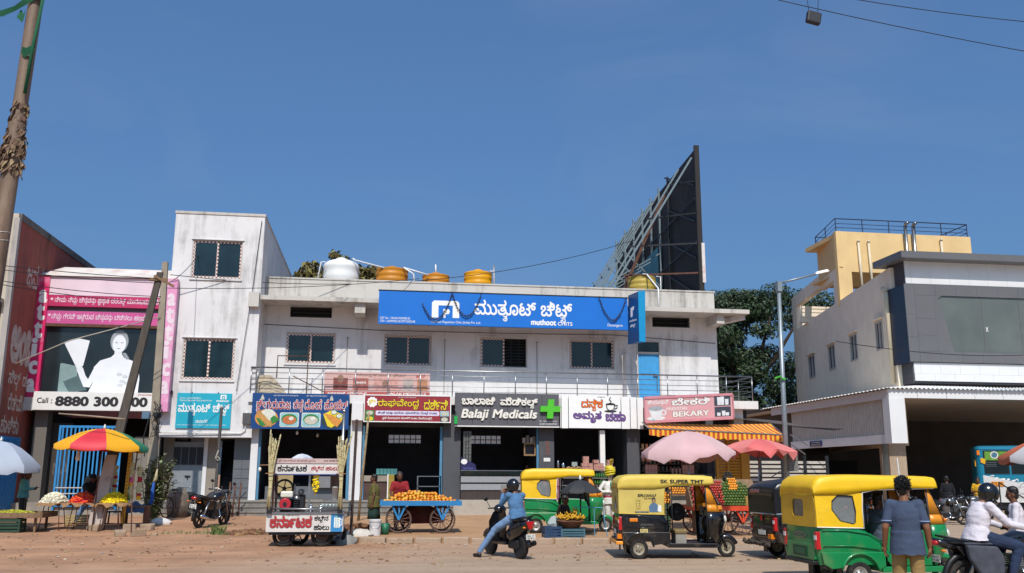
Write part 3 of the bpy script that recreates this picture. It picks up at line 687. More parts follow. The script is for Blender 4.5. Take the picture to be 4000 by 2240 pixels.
for a, b in swn:
    fr = MB(); sbox(fr, a, b, 8.1, 8.18, -.12, .04); sbox(fr, a, b, 9.52, 9.6, -.12, .04); sbox(fr, a, a + .1, 8.18, 9.52, -.12, .04); sbox(fr, b - .1, b, 8.18, 9.52, -.12, .04); sbox(fr, (a + b) / 2 - .05, (a + b) / 2 + .05, 8.18, 9.52, -.1, .02)
    f = fr.build('window', M_ALU, K)
    for q in (a + .1, (a + b) / 2 + .05): sbox(MB(), q, q + (b - a) / 2 - .15, 8.18, 9.52, -.1, -.06).build('pane', M_PANE, f)
    sbox(MB(), a - .15, b + .15, 9.66, 9.72, 0, .18).build('window_hood', P_BEIGE, f)
# roof frame: beams over the terrace
fb = MB(); sbox(fb, 13.0, 20.6, 13.55, 14.35, -.4, 0); sbox(fb, 19.4, 20.6, 11.93, 13.55, -.4, 0); sbox(fb, 9.0, 9.8, 11.93, 13.4, -.4, 0); sbox(fb, 9.0, 13.0, 13.4, 13.95, -.4, 0)
fb.box(29.3, 36, 59.5, 60.5, 11.9, 13.4).box(28.0, 34, 57, 57.4, 11.9, 13.0)
fb.build('terrace_frame', P_BEIGE, K)
holed(MB(), 26.8, 35.6, 11.6, 16.15, 49.42, 49.7, [(27.65, 29.6, 11.9, 13.68)]).box(27, 35.6, 49.7, 53.8, 15.9, 16.15).box(28.0, 35.6, 53.6, 53.8, 13.6, 16.15).box(27.2, 35.3, 49.72, 53.6, 13.69, 13.8).box(35.3, 35.6, 49.7, 53.6, 13.6, 16.15).build('roof_block', P_YEL, K)
fy = MB(); sbox(fy, 8.62, 13.0, 13.95, 16.15, -.3, 0); sbox(fy, 8.62, 9.0, 11.9, 13.6, -.3, 0); fy.build('roof_block_side', P_YEL, K)
M_NAVY = mat('navy_rail', '#16243f', .5, .1)
rp = [(27.75, 53.8), (26.85, 49.5), (35.5, 49.5), (35.5, 53.8), (27.75, 53.8)]
for z in (16.4, 16.65, 16.95): MB().tube([(x, y, z) for x, y in rp], .035 if z > 16.9 else .02, 5).build('roof_rail', M_NAVY, K)
for x, y in [(27.75, 53.8), (27.3, 51.6), (26.87, 49.5)] + [(26.87 + 1.72 * i, 49.5) for i in range(1, 6)] + [(35.5, 51.6), (35.5, 53.8)] + [(29.5 + 2 * i, 53.8) for i in range(3)]: MB().cyl((x, y, 16.15), (x, y, 16.95), .03, n=6).build('roof_rail_post', M_NAVY, K)
for x, z in ((28.2, 15.5), (28.85, 15.5), (33.6, 15.8)): MB().cyl((x, 49.3, 11.9), (x - .05, 49.3, z), .07).cyl((x - .05, 49.3, z), (x - .05, 49.25, z + .12), .09).build('pipe', mat('pvc_cream', '#cfc2a8', .5, .05), K, True)
for x in (31.2, 31.72): MB().cyl((x, 49.2, 12), (x, 49.2, 16.6), .1).tube([(x, 49.2, 16.6), (x, 49.1, 16.72), (x + .02, 48.9, 16.72)], .1).build('pipe', M_STEEL, K, True)
MB().tube([tuple(sp(.35, z, .14)) for z in (10.75, 10.3, 6.2)], .11, 8).tube([tuple(sp(.35, 10.75, .14)), tuple(sp(.6, 11.0, .2))], .13, 8).build('downpipe', MATS['pvc_cream'], K, True)
M_ACPW = mat('white_cladding', '#d8d8d9', .35, .04, 1); M_ACPG = mat('grey_cladding', '#636365', .4, .06, 1); M_ACPN = mat('navy_cladding', '#1f2b3f', .35, .06)
MB().box(25.15, 45, 40.06, 41.5, 6.1, 12.05).build('front_core', mat('joint_dark', '#4a4a4e', .7), K)
def panels(x0, x1, w_, z0, z1, y, m_, nm='panel'):
    x = x0
    while x < x1 - .01:
        e = min(x + w_, x1); MB().box(x + .004, e - .004, y, y + .05, z0 + .004, z1 - .004).build(nm, m_, K); x = e
panels(25.15, 25.45, .3, 10.93, 12.05, 40.0, M_ACPW); panels(25.45, 42, 1.02, 10.93, 12.05, 40.0, M_ACPW)
panels(25.2, 25.55, .35, 6.55, 7.08, 40.0, M_ACPW); panels(25.55, 42, 1.02, 6.55, 7.08, 40.0, M_ACPW)
panels(25.2, 42, 1.02, 6.2, 6.55, 39.98, M_ACPW)
panels(24.97, 25.5, .53, 9.4, 10.9, 39.9, M_ACPG); panels(24.97, 25.5, .53, 8.3, 9.4, 39.9, M_ACPG); panels(24.97, 25.5, .53, 7.1, 8.3, 39.9, M_ACPG)
panels(25.5, 42, 1.1, 10.35, 10.9, 39.9, M_ACPG); panels(25.5, 42, 1.1, 7.1, 7.62, 39.9, M_ACPG)
for z0, z1 in ((7.62, 8.4), (8.4, 9.2), (9.2, 10.35)):
    panels(25.5, 26.5 + (10.35 - z1) * 0, 1.0, z0, z1, 39.9, M_ACPG)
MB().prism([(26.5, 7.62), (27.3, 7.62), (26.85, 9.7), (26.7, 10.2), (26.9, 10.35), (26.5, 10.35)], (0, 39.9, 0), (1, 0, 0), (0, 0, 1), .05).build('corner_panel', M_ACPG, K)
MB().prism([(27.3, 7.62), (42, 7.62), (42, 10.35), (26.9, 10.35), (26.7, 10.2), (26.85, 9.7)], (0, 39.97, 0), (1, 0, 0), (0, 0, 1), .03).build('shop_glass', mat('station_glass', '#5f645f', .1, .2, .5, spec=.7), K)
for i in range(6): MB().box(29 + 2 * i, 29.03 + 2 * i, 39.955, 39.972, 7.62, 10.35).build('mullion', M_ACPG, K)
text(K, 'x', wl, (29.1, 39.95, 8.65), .14, .22, bold=.0)
MB().box(24.95, 25.2, 39.92, 41.45, 7.06, 10.85).build('side_cladding', M_ACPN, K)
MB().box(24.6, 45, 39.3, 41.9, 12.05, 12.38).build('roof_fascia', M_ACPG, K)
# canopy
M_CORR = mat('corrugated_grey', '#cbc4b9', .6, .08, 2)
def canopy_edge(y): return 21.4 + .06 * max(0, y - 40)
MB().box(21.5, 45, 36.07, 56, 5.2, 5.3).build('canopy_deck', M_CORR, K)
cs = MB(); n = 118
for e0, e1, mtx in (((21.3, 35.9), (45, 35.9), 0),):
    pts = []
    for i in range(n * 4 + 1):
        x = 21.3 + (45 - 21.3) * i / (n * 4); z = .035 * sin(i * pi / 2 * 1.0)
        pts.append((x, z))
    cs.loft([[(x, 35.85, 5.42 + z) for x, z in pts], [(25.2 + (x - 21.3) * 19.8 / 23.7, 40.0, 5.95 + z) for x, z in pts]], closed=False, cap=False)
pts = [(35.85 + 13 * i / 160, .03 * sin(i * pi / 2)) for i in range(161)]
cs.loft([[(21.25, y, 5.42 + z) for y, z in pts], [(25.2, 40 + (y - 35.85) * 8.85 / 13, 5.95 + z) for y, z in pts]], closed=False, cap=False)
cs.build('canopy_sheet', mat('canopy_white', '#dedbd6', .5, .06), K, fix=False)
x = 21.4
for i in range(14):
    MB().box(x + .008, x + 1.32, 36, 36.06, 5.02, 5.4).build('canopy_panel', M_ACPW, K); x += 1.33
y = 36.08
for i in range(6):
    MB().box(21.4, 21.46, y, y + 1.95, 5.0, 5.38).build('canopy_panel', mat('canopy_side_grey', '#cfcbc7', .5, .06), K); y += 1.96
co = MB(); pts = [(36 + 9.6 * i / 300, .055 * (1 if i % 6 < 3 else -1)) for i in range(301)]
co.loft([[(21.56 + z, y, 3.5) for y, z in pts], [(21.56 + z, y, 5.0) for y, z in pts]], closed=False, cap=False)
co.build('corrugated_wall', M_CORR, K, fix=False)
MB().box(21.38, 22.1, 35.98, 36.5, 3.12, 5.02).build('fascia_column', M_ACPW, K)
y = 36.5
for i in range(5):
    MB().box(21.42, 21.5, y, y + 1.82, 3.12, 3.5).build('fascia_panel', M_ACPW, K); y += 1.83
sgn = thing('route_sign', 'small navy plate with white lettering fixed to the white fascia under the corrugated wall', 'sign', (21.4, 42.5, 3.2))
MB().box(21.36, 21.42, 42.2, 43.4, 3.2, 3.45).build('plate', mat('sign_navy', '#1a2350', .5), sgn)
text(sgn, 'ಬಸ್ ನಿಲ್ದಾಣ', wl, (21.36, 43.2, 3.33), .9, .08, (0, -1, 0)); text(sgn, 'SOUTH GATE', wl, (21.36, 43.2, 3.23), .9, .07, (0, -1, 0))
MB().box(22.4, 23.2, 38, 38.8, 0, 5.2).build('pillar', mat('brown_pillar', '#a5937f', .8, .1), K)
MB().cyl((21.9, 37.5, 0), (21.9, 37.5, 3.4), .14).build('post', mat('post_cream', '#8f8878', .6, .1), K, True)
MB().box(22, 45, 54, 54.3, 0, 5.2).box(22, 22.3, 46, 54, 0, 5.2).box(21.4, 46, 48, 60, 5.3, 5.5).build('hall_wall', mat('hall_dark', '#4d4844', .9, .15, 1), K)
MB().box(27.5, 29.6, 53.9, 54.0, 0, 2.7).build('hall_door', mat('hall_door', '#1d1c1c', .8), K)

K.scale = (1.25, 1.25, 1.25); K.location = (32.5, 51.25, -.4375)      # the station stands further back and is larger than first measured
sgn.scale = (1.25, 1.25, 1.25); sgn.location = (26.75, 53.125, 3.5625)
# ---------------------------------------------------------------- signboards
def board(name, label, x0, x1, z0, z1, Y, m, th=.08, frame=None, cat='sign'):
    t = thing(name, label, cat, ((x0 + x1) / 2, Y, z0))
    MB().box(x0, x1, Y, Y + th, z0, z1).build('board', m, t)
    if frame is not None:
        e = .035; f = MB(); f.box(x0 - e, x1 + e, Y - .015, Y + th, z1, z1 + e).box(x0 - e, x1 + e, Y - .015, Y + th, z0 - e, z0).box(x0 - e, x0, Y - .015, Y + th, z0, z1).box(x1, x1 + e, Y - .015, Y + th, z0, z1)
        f.build('frame', frame, t)
    return t
W_ = mat('sign_white', '#e4e4e2', .5, .03)
S_BLUE = mat('sign_blue', '#0a69c4', .4, .04, 1); S_CYAN = mat('sign_cyan', '#18a0b8', .45, .05, 1); S_DKBLUE = mat('sign_deep_blue', '#0d3f78', .4, .1, 1); S_MAROON = mat('sign_maroon', '#8c2630', .45, .08, 1)
def logo_m(t, x, z, w_, h, Y, m):
    """squared arch emblem with a small p inside"""
    s = w_; q = .24
    flat(t, [(0, 0), (q * s, 0), (q * s, .72 * h), (.76 * s, .72 * h), (.76 * s, 0), (s, 0), (s, .88 * h), (.92 * s, h), (.08 * s, h), (0, .88 * h)], m, (x, Y, z), gap=.006, name='emblem')
    flat(t, [(.42 * s, 0), (.5 * s, 0), (.5 * s, .2 * h), (.62 * s, .22 * h), (.66 * s, .36 * h), (.62 * s, .5 * h), (.42 * s, .52 * h)], m, (x, Y, z), gap=.006, name='emblem')
t = board('chit_fund_sign', 'long bright blue signboard with white arch emblem below the roof slab', -.1, 9.9, 7.5, 8.82, 35.3, S_BLUE, .15)
MB().box(-.13, 9.93, 35.28, 35.46, 8.82, 8.85).build('top_edge', M_DARK, t)
logo_m(t, 1.97, 7.8, 1.08, .68, 35.3, W_)
text(t, 'ಮುತ್ತೂಟ್ ಚಿಟ್ಸ್', W_, (3.65, 35.3, 7.72), 3.95, .86, bold=.018)
text(t, 'muthoot', W_, (5.92, 35.3, 7.6), 1.02, .24, bold=.045); text(t, 'CHITS', W_, (7.0, 35.3, 7.61), .6, .15, bold=.02)
text(t, 'Muthoot Pappachan Chits (India) Pvt. Ltd.', W_, (1.95, 35.3, 7.56), 1.95, .12, bold=.004)
text(t, 'GST No : 29AAICM2078B1ZI', W_, (-.03, 35.3, 7.69), 1.15, .085, bold=.004); text(t, 'CIN - U65992KL2012PTC032248', W_, (-.03, 35.3, 7.57), 1.35, .085, bold=.004)
text(t, 'Davangere', W_, (9.05, 35.3, 7.6), .62, .14, bold=.004)
for i, (x0, x1, sg) in enumerate(((1.6, 2.75, .8), (2.75, 3.9, .9), (8.7, 9.8, .9))):
    a = Vector((x0, 35.24, 8.3 if i == 0 else 8.8)); b = Vector((x1, 35.24, 8.75)); P = [a.lerp(b, k / 24) - Vector((0, 0, sg * 4 * (k / 24) * (1 - k / 24))) for k in range(25)]
    if i == 1: P = [p for p in P if p.z > 7.55]
    g = MB(); rr = random.Random(i)
    for k in range(0, 25):
        for q in range(3): rock(g, P[min(k, len(P) - 1)] + Vector((rr.uniform(-.02, .02), -.02, rr.uniform(-.03, .03))), .022, 1, k * 7 + q)
    g.tube(P, .012, 5)
    tag(g.build('dried_garland', mat('dry_flowers', '#3a3029', .9, .3, 9), None, True), ['dried garland looped over the white arch emblem', 'dried garland hanging beside the first big white letter', 'dried garland drooping near the end of the blue signboard'][i], 'garland', 'dried garlands on the blue signboard')
hs = thing('projecting_sign', 'narrow cyan edged sign box projecting from the wall at the end of the blue signboard', 'sign', (10.2, 35.4, 7))
MB().add([(9.9, 35.4, 6.93), (10.12, 34.6, 6.95), (10.12, 34.6, 8.95), (9.96, 35.4, 8.95), (10.3, 35.5, 6.98), (10.42, 34.72, 6.95), (10.46, 34.72, 9.0), (10.4, 35.5, 9.0)], [(0, 1, 2, 3), (1, 5, 6, 2), (5, 4, 7, 6), (4, 0, 3, 7), (3, 2, 6, 7), (0, 4, 5, 1)]).build('box', mat('sign_side_blue', '#1d4a80', .35, .06), hs)
MB().add([(10.14, 34.58, 6.95), (10.43, 34.7, 6.94), (10.47, 34.7, 9.02), (10.14, 34.58, 8.97)], [(0, 1, 2, 3)]).build('edge', mat('sign_edge_cyan', '#1a8fc4', .4, .05), hs, fix=False)
uu = Vector((.22, -.8, 0)).normalized()
text(hs, 'n', W_, Vector((9.98, 35.15, 8.0)), .38, .42, uu, bold=.06); text(hs, 'muthoot', W_, Vector((9.94, 35.2, 7.8)), .55, .1, uu, bold=.02); text(hs, 'ಚಿಟ್ಸ್', W_, Vector((9.96, 35.2, 7.55)), .4, .16, uu, bold=.02)
t = board('chit_fund_wall_sign', 'cyan wall board with white writing fixed to the stair tower', -7.42, -5.45, 3.42, 4.72, 35.54, S_CYAN, .05)
text(t, 'ಮುತ್ತೂಟ್ ಚಿಟ್ಸ್', W_, (-7.36, 35.54, 3.88), 1.85, .48, bold=.02); text(t, 'ದಾವಣಗೆರೆ', W_, (-6.7, 35.54, 3.62), .42, .12)
text(t, 'GST No - 29AAICM2078B1ZI', W_, (-7.32, 35.54, 4.5), .75, .06, bold=0); text(t, 'Muthoot Pappachan Chits (India) Pvt Ltd', W_, (-7.32, 35.54, 4.4), 1.15, .08, bold=.004)
text(t, '# 46, Annamalai Complex, Ground Floor, Davangere - 577001', W_, (-7.36, 35.54, 3.51), 1.75, .055, bold=0)
logo_m(t, -5.86, 4.5, .22, .17, 35.54, W_); text(t, 'muthoot', W_, (-6.0, 35.54, 4.4), .45, .09, bold=.03)
for x in (-6.9, -5.95): MB().cyl((x, 35.53, 4.74), (x, 35.6, 4.74), .02).build('bolt', M_DARK, t)
# hotel board
t = board('dosa_hotel_sign', 'deep blue hotel board with red lettering and four food pictures', -4.67, -1.09, 3.42, 4.75, 35.35, S_DKBLUE, .1)
RO = mat('sign_red', '#a81f28', .5, .08)
def two(t, s, m1, m2, o, w_, h, b=.004, e=.035, **k):
    text(t, s, m1, (o[0] - .02, o[1], o[2] - .015), w_ + .04, h + .03, bold=b + e, gap=.004, name='lettering_outline', **k); text(t, s, m2, o, w_, h, bold=b, gap=.014, **k)
for s, x, w_ in (('ಶ್ರೀ', -4.5, .3), ('ಗುರುರಾಜ', -4.15, .88), ('ಬೆಣ್ಣೆ', -3.15, .34), ('ದೋಸೆ', -2.72, .6), ('ಹೋಟೆಲ್', -2.0, .85)): two(t, s, W_, RO, (x, 35.35, 4.15 if s not in ('ಶ್ರೀ', 'ಬೆಣ್ಣೆ') else 4.05), w_, .38 if s not in ('ಶ್ರೀ', 'ಬೆಣ್ಣೆ') else .46)
text(t, '( ಶ್ರೀ ವಾಣಿ ಆಂಜನೇಯ ಸ್ವಾಮಿ ಪ್ರಸನ್ನ )', W_, (-3.9, 35.35, 4.63), .92, .06, bold=0); text(t, '( ಶ್ರೀ ಮೈಲಾರಲಿಂಗೇಶ್ವರ ಪ್ರಸನ್ನ )', W_, (-2.7, 35.35, 4.63), .78, .06, bold=0)
F_ = {k: mat('print_' + k, c, .5, .15, 9) for k, c in dict(tan='#b98a4a', golden='#c9873a', green='#2b7a33', pale='#cfd0c4', yellow='#d9c02a', rice='#b9b4a4', cyan='#8ab8bf', dark='#1e3338', orange='#b8683a').items()}
def pic(t, pts, key, dx, dz, Y, g): flat(t, pts, F_[key], (dx, Y, dz), gap=g, name='food_picture')
Y = 35.35
pic(t, disc(0, 0, .42, .33), 'golden', -4.12, 3.82, Y, .005); pic(t, disc(.05, .08, .28, .22), 'pale', -4.12, 3.85, Y, .009); pic(t, [(-.4, .2), (-.3, .3), (.2, -.2), (.18, -.33), (.0, -.3)], 'tan', -4.1, 3.82, Y, .013); pic(t, [(-.38, .0), (-.25, -.02), (.02, -.28), (-.2, -.3)], 'green', -4.12, 3.82, Y, .011); pic(t, [(.12, .0), (.25, .12), (.48, -.05), (.2, -.2)], 'green', -4.1, 3.8, Y, .014)
for cx, base, top_ in ((-3.28, 'cyan', 'orange'), (-2.48, 'cyan', 'rice')):
    pic(t, rrect(-.35, .35, -.27, .27, .06), 'pale', cx, 3.76, Y, .005); pic(t, rrect(-.32, .32, -.24, .24, .05), base, cx, 3.76, Y, .009); pic(t, disc(0, .0, .29, .2), 'green', cx, 3.78, Y, .012); pic(t, disc(0, -.01, .25, .16), top_, cx, 3.76, Y, .016); pic(t, disc(.07, .05, .09, .07), 'pale', cx, 3.76, Y, .02)
pic(t, disc(0, -.06, .42, .27), 'dark', -1.68, 3.78, Y, .005); pic(t, [(-.38, .2), (-.1, .35), (.4, .2), (.3, -.05), (-.05, -.3), (-.2, -.25)], 'yellow', -1.66, 3.78, Y, .009); pic(t, [(-.36, .22), (-.05, .15), (.34, -.05), (.15, -.3), (-.05, -.15)], 'golden', -1.66, 3.8, Y, .013)
for dx, dz in ((.02, .26), (.22, .12)): pic(t, disc(0, 0, .12, .09), 'green', -1.66 + dx, 3.8 + dz, Y, .015); pic(t, disc(0, 0, .1, .07), 'pale', -1.66 + dx, 3.8 + dz, Y, .018)
for x in (-4.3, -1.75): flat(t, [(-.07, 0), (.07, 0), (.05, .1), (0, .2), (-.05, .1)], F_['rice'], (x, Y, 4.5), gap=.006, name='deity_picture')
# darshini board
t = board('darshini_sign', 'maroon hotel board with big yellow lettering in a white frame', -.5, 2.76, 3.75, 4.72, 35.36, S_MAROON, .08, W_)
YL = mat('sign_yellow', '#d9c321', .5, .06)
flat(t, [((.19 + .015 * cos(10 * a)) * cos(a), (.19 + .015 * cos(10 * a)) * sin(a)) for a in [2 * pi * i / 60 for i in range(60)]], W_, (-.22, 35.36, 4.47), gap=.005, name='badge')
text(t, 'ಶ್ರೀ', YL, (-.35, 35.36, 4.38), .26, .2, gap=.01); DK = mat('sign_dark_red', '#4a1216', .5)
for s, x, w_ in (('ರಾಘವೇಂದ್ರ', 0, 1.55), ('ದರ್ಶಿನಿ', 1.75, .92)): two(t, s, DK, YL, (x, 35.36, 4.2), w_, .4, .012, .04)
flat(t, rrect(-.08, 2.35, 3.97, 4.15, .05), mat('sign_lilac', '#cfc6dc', .5), (0, 35.36, 0), gap=.005, name='text_strip')
text(t, 'ತಿಂಡಿ ಮತ್ತು ಮನೆಯ ಮಾದರಿಯ ರೊಟ್ಟಿ ಊಟ', mat('sign_navy_ink', '#28305e', .5), (0, 35.36, 4.0), 2.25, .12, gap=.012)
text(t, 'ಪ್ರತಿ ಸೋಮವಾರ ಹೋಳಿಗೆ ಊಟ ದೊರೆಯುತ್ತದೆ.', W_, (.18, 35.36, 3.8), 1.9, .12); text(t, '( ಶ್ರೀ ವಾಣಿ ಆಂಜನೇಯ ಸ್ವಾಮಿ ಪ್ರಸನ್ನ )', W_, (.75, 35.36, 4.64), .7, .05, bold=0)
for x, z, k1, k2 in ((-.3, 4.06, 'green', 'rice'), (-.3, 3.84, 'green', 'yellow'), (2.55, 4.06, 'cyan', 'rice'), (2.55, 3.84, 'dark', 'rice')):
    flat(t, rrect(-.17, .17, -.1, .1, .01), F_[k1], (x, 35.36, z), gap=.006, name='food_picture'); flat(t, disc(0, 0, .13, .08), F_[k2], (x, 35.36, z), gap=.01, name='food_picture')
gl = thing('hanging_lantern', 'small green box lantern hung between the maroon and grey boards', 'lantern', (2.98, 35.3, 3.7)); MB().box(2.92, 3.04, 35.25, 35.35, 3.68, 3.98).build('body', mat('lantern_green', '#1fa045', .4, .1), gl); MB().tube([(2.98, 35.3, 3.98), (2.98, 35.3, 4.1), (2.93, 35.4, 4.25)], .012).build('hook', M_DARK, gl)
# medical shop board
S_GREY = mat('sign_grey', '#56555a', .45, .06, 1)
t = thing('medical_shop_sign', 'grey panelled shop board with raised white letters and a green cross', 'sign', (5, 35.3, 3.6))
for i in range(6): MB().box(2.95 + i * .682 + .006, 2.95 + (i + 1) * .682 - .006, 35.34, 35.42, 3.64, 4.88).build('panel', S_GREY, t)
MB().box(2.95, 7.05, 35.36, 35.44, 3.58, 3.64).build('trim', W_, t); MB().box(2.95, 7.05, 35.43, 35.5, 3.6, 4.88).build('backing', M_DARK, t)
RL = mat('raised_letter', '#dedad0', .5, .04)
text(t, 'ಬಾಲಾಜಿ', RL, (3.2, 35.34, 4.42), 1.3, .3, bold=.03, depth=.09); text(t, 'ಮೆಡಿಕಲ್ಸ್', RL, (4.7, 35.34, 4.3), 1.48, .42, bold=.03, depth=.09)
text(t, 'Balaji Medicals', RL, (3.18, 35.34, 3.8), 2.98, .46, bold=.03, depth=.06, shear=.2)
MB().prism([(-.12, -.36), (.12, -.36), (.14, -.1), (.4, -.1), (.43, .12), (.16, .12), (.18, .38), (-.06, .38), (-.09, .12), (-.36, .12), (-.38, -.1), (-.1, -.1)], (6.65, 35.2, 4.28), (1, 0, 0), (0, 0, 1), .13).build('green_cross', mat('cross_green', '#4fb62b', .35, .05), t)
text(t, 'GST : 29AAGFB2981J1ZA', W_, (6.24, 35.34, 3.78), .72, .06, bold=0); text(t, 'UNDER COMPOSITION', W_, (6.26, 35.34, 3.68), .7, .06, bold=0)
# tea shop board
t = thing('tea_shop_sign', 'white tea shop board of vertical panels with orange and purple letters', 'sign', (8.7, 35.3, 3.5))
xs_ = [7.08, 7.13, 7.42, 9.55, 9.92, 10.2, 10.46]
for i in range(len(xs_) - 1): MB().box(xs_[i] + .014, xs_[i + 1] - .014, 35.36, 35.42, 3.57 - .01 * (i % 2), 4.86 - .012 * i).build('panel', W_, t)
MB().box(7.1, 10.4, 35.42, 35.46, 3.65, 4.7).build('backing', mat('board_back_dark', '#2a2622', .8), t)
OR_ = mat('letter_orange', '#dd6a1e', .5); PU_ = mat('letter_purple', '#6d4a8e', .5)
two(t, 'ದನ್ವಿಕ', M_DARK, OR_, (7.95, 35.36, 4.25), .85, .45, .02, .03); two(t, 'ಅಮೃತ', M_DARK, PU_, (7.62, 35.36, 3.78), 1.12, .45, .02, .03); two(t, 'ಚಹಾ', M_DARK, PU_, (8.92, 35.36, 3.85), .8, .38, .02, .03)
text(t, 'ವಿಶ್ವಪ್ರಿಯ', M_INK, (8.6, 35.36, 4.76), .3, .06, bold=0)
cu = [(-.19, .12), (.19, .12), (.16, -.06), (.08, -.14), (-.08, -.14), (-.16, -.06)]
flat(t, cu, M_INK, (9.12, 35.36, 4.4), gap=.006, name='cup_emblem'); flat(t, [(x * .75, y * .7 - .01) for x, y in cu], W_, (9.12, 35.36, 4.4), gap=.01, name='cup_emblem'); flat(t, disc(0, .12, .19, .045), M_INK, (9.12, 35.36, 4.4), gap=.012, name='cup_emblem'); flat(t, disc(0, -.16, .25, .05), M_INK, (9.12, 35.36, 4.4), gap=.004, name='cup_emblem')
MB().tube([(9.3, 35.34, 4.47), (9.4, 35.34, 4.48), (9.38, 35.34, 4.38), (9.28, 35.34, 4.33)], .018, 5).tube([(9.1, 35.34, 4.55), (9.15, 35.34, 4.63), (9.07, 35.34, 4.7), (9.12, 35.34, 4.8)], .016, 5).build('cup_emblem', M_INK, t)
# bakery board, tilted
ux = Vector((3.63, 0, .2)).normalized(); uz = Vector((.02, -.12, 1)); uz = (uz - ux * uz.dot(ux)).normalized(); nb = ux.cross(uz)
t = thing('bakery_sign', 'tilted pink bakery board with a printed white cup', 'sign', (12, 34.5, 3.8)); S_PINK = mat('sign_pink', '#d3a0a6', .5, .08, 1)
O_ = Vector((10.28, 34.56, 3.79)); BW, BH = 3.62, .93
MB().prism([(0, 0), (BW, 0), (BW, BH), (0, BH)], O_, ux, uz, .06).build('board', S_PINK, t)
fr = MB()
for a, b in (((0, 0), (BW, 0)), ((BW, 0), (BW, BH)), ((BW, BH), (0, BH)), ((0, BH), (0, 0))): fr.bar(O_ + ux * a[0] + uz * a[1], O_ + ux * b[0] + uz * b[1], .04, .1)
fr.build('frame', mat('sign_rose', '#c0808a', .5), t)
def bk(s, m, x, z, w_, h, **k): text(t, s, m, O_ + ux * x + uz * z, w_, h, ux, uz, **k)
bk('ಬೇಕರಿ', M_DARK, 1.09, .57, 1.6, .31, bold=.07, gap=.003); bk('ಬೇಕರಿ', W_, 1.1, .58, 1.58, .29, bold=.035, gap=.012); bk('ಹಿಂದೂಸ್ತಾನ್', W_, .13, .6, .86, .24, bold=.02)
bk('HINDUSTAN', W_, .87, .4, .85, .13, bold=.02); bk('BEKARY', M_DARK, 1.12, .13, 1.52, .24, bold=.07, gap=.003); bk('BEKARY', W_, 1.13, .14, 1.5, .22, bold=.045, gap=.012)
C_ = mat('cup_print', '#d5dde2', .5, .06, 4); C2 = mat('cup_tea', '#9aa7ae', .5, .2, 6)
for pts, m_, g in ((disc(.45, .12, .36, .09), C_, .006), ([(.17, .5), (.73, .5), (.68, .22), (.55, .1), (.36, .1), (.24, .22)], C_, .01), (disc(.76, .33, .12, .12), C_, .008), (disc(.76, .33, .06, .07), S_PINK, .009), (disc(.45, .5, .28, .09), C2, .014), ([(.2, .06), (.38, .1), (.42, .03), (.25, .02)], F_['cyan'], .016)): flat(t, pts, m_, O_, ux, uz, gap=g, name='cup_print')
for z0, cpts in ((.5, ((2.98, .4), (3.12, .42), (3.3, .3))), (.08, ((2.95, .18), (3.15, .26), (3.3, .18)))):
    flat(t, [(2.85, z0), (3.52, z0), (3.52, z0 + .38), (2.85, z0 + .38)], mat('photo_slate', '#3c4654', .5, .2, 4), O_, ux, uz, gap=.005, name='photo_print')
    for x, h in cpts: flat(t, [(x, z0 + .03), (x + .13, z0 + .03), (x + .14, z0 + h * .85), (x - .01, z0 + h * .85)], C_, O_, ux, uz, gap=.009, name='photo_print')
# striped awning
def stripes():
    m = mat('awning_cloth', '#d06a20', .8, .08); tt = m.node_tree; L = tt.links.new; b = tt.nodes['Principled BSDF']
    g = N(tt, 'ShaderNodeNewGeometry'); s = N(tt, 'ShaderNodeSeparateXYZ'); L(g.outputs['Position'], s.inputs[0])
    mm = N(tt, 'ShaderNodeMath', operation='MULTIPLY'); mm.inputs[1].default_value = 1 / .19; L(s.outputs[0], mm.inputs[0])
    f = N(tt, 'ShaderNodeMath', operation='FRACT'); L(mm.outputs[0], f.inputs[0]); c = N(tt, 'ShaderNodeMath', operation='GREATER_THAN'); c.inputs[1].default_value = .5; L(f.outputs[0], c.inputs[0])
    mx = N(tt, 'ShaderNodeMix', data_type='RGBA'); L(c.outputs[0], mx.inputs[0]); mx.inputs[6].default_value = (*lin('#e3a92c'), 1); mx.inputs[7].default_value = (*lin('#b8431a'), 1); L(mx.outputs[2], b.inputs['Base Color'])
    b.inputs['Sheen Weight'].default_value = .1; return m
aw = thing('shop_awning', 'orange and yellow striped awning with a scalloped valance over the bakery', 'awning', (13, 34, 3.2)); SA = stripes()
na = 80; T0 = [Vector((10.35 + 5.35 * i / na, 35.2, 3.82 - .06 * sin(i / na * pi))) for i in range(na + 1)]; T1 = [Vector((10.15 + 5.33 * i / na, 33.6, 3.5 - .2 * i / na + .02 * sin(i * .9))) for i in range(na + 1)]
T2 = [p + Vector((0, -.03 * sin(i * .9), -.25 - .035 * abs(sin(i * pi / 4)))) for i, p in enumerate(T1)]
MB().loft([T0, [a.lerp(b, .5) - Vector((0, 0, .04)) for a, b in zip(T0, T1)], T1], closed=False, cap=False).build('canopy', SA, aw, True, fix=False)
MB().loft([T1, T2], closed=False, cap=False).build('valance', SA, aw, True, fix=False)
MB().bar(T0[0], T1[0], .04).bar(T0[-1], T1[-1], .04).bar(T1[0], T1[-1], .04).build('frame', M_STEEL, aw)
MB().add([(13.5, 35.1, 4.08), (18.3, 36.6, 3.72), (18.3, 40, 4.2), (13.5, 40, 4.4), (13.5, 35.1, 4.11), (18.3, 36.6, 3.75), (18.3, 40, 4.23), (13.5, 40, 4.43)], [(0, 1, 2, 3), (4, 7, 6, 5), (0, 4, 5, 1), (1, 5, 6, 2), (2, 6, 7, 3), (3, 7, 4, 0)]).build('tin_roof', mat('tin_sheet', '#5a4f48', .6, .15, 3), aw)
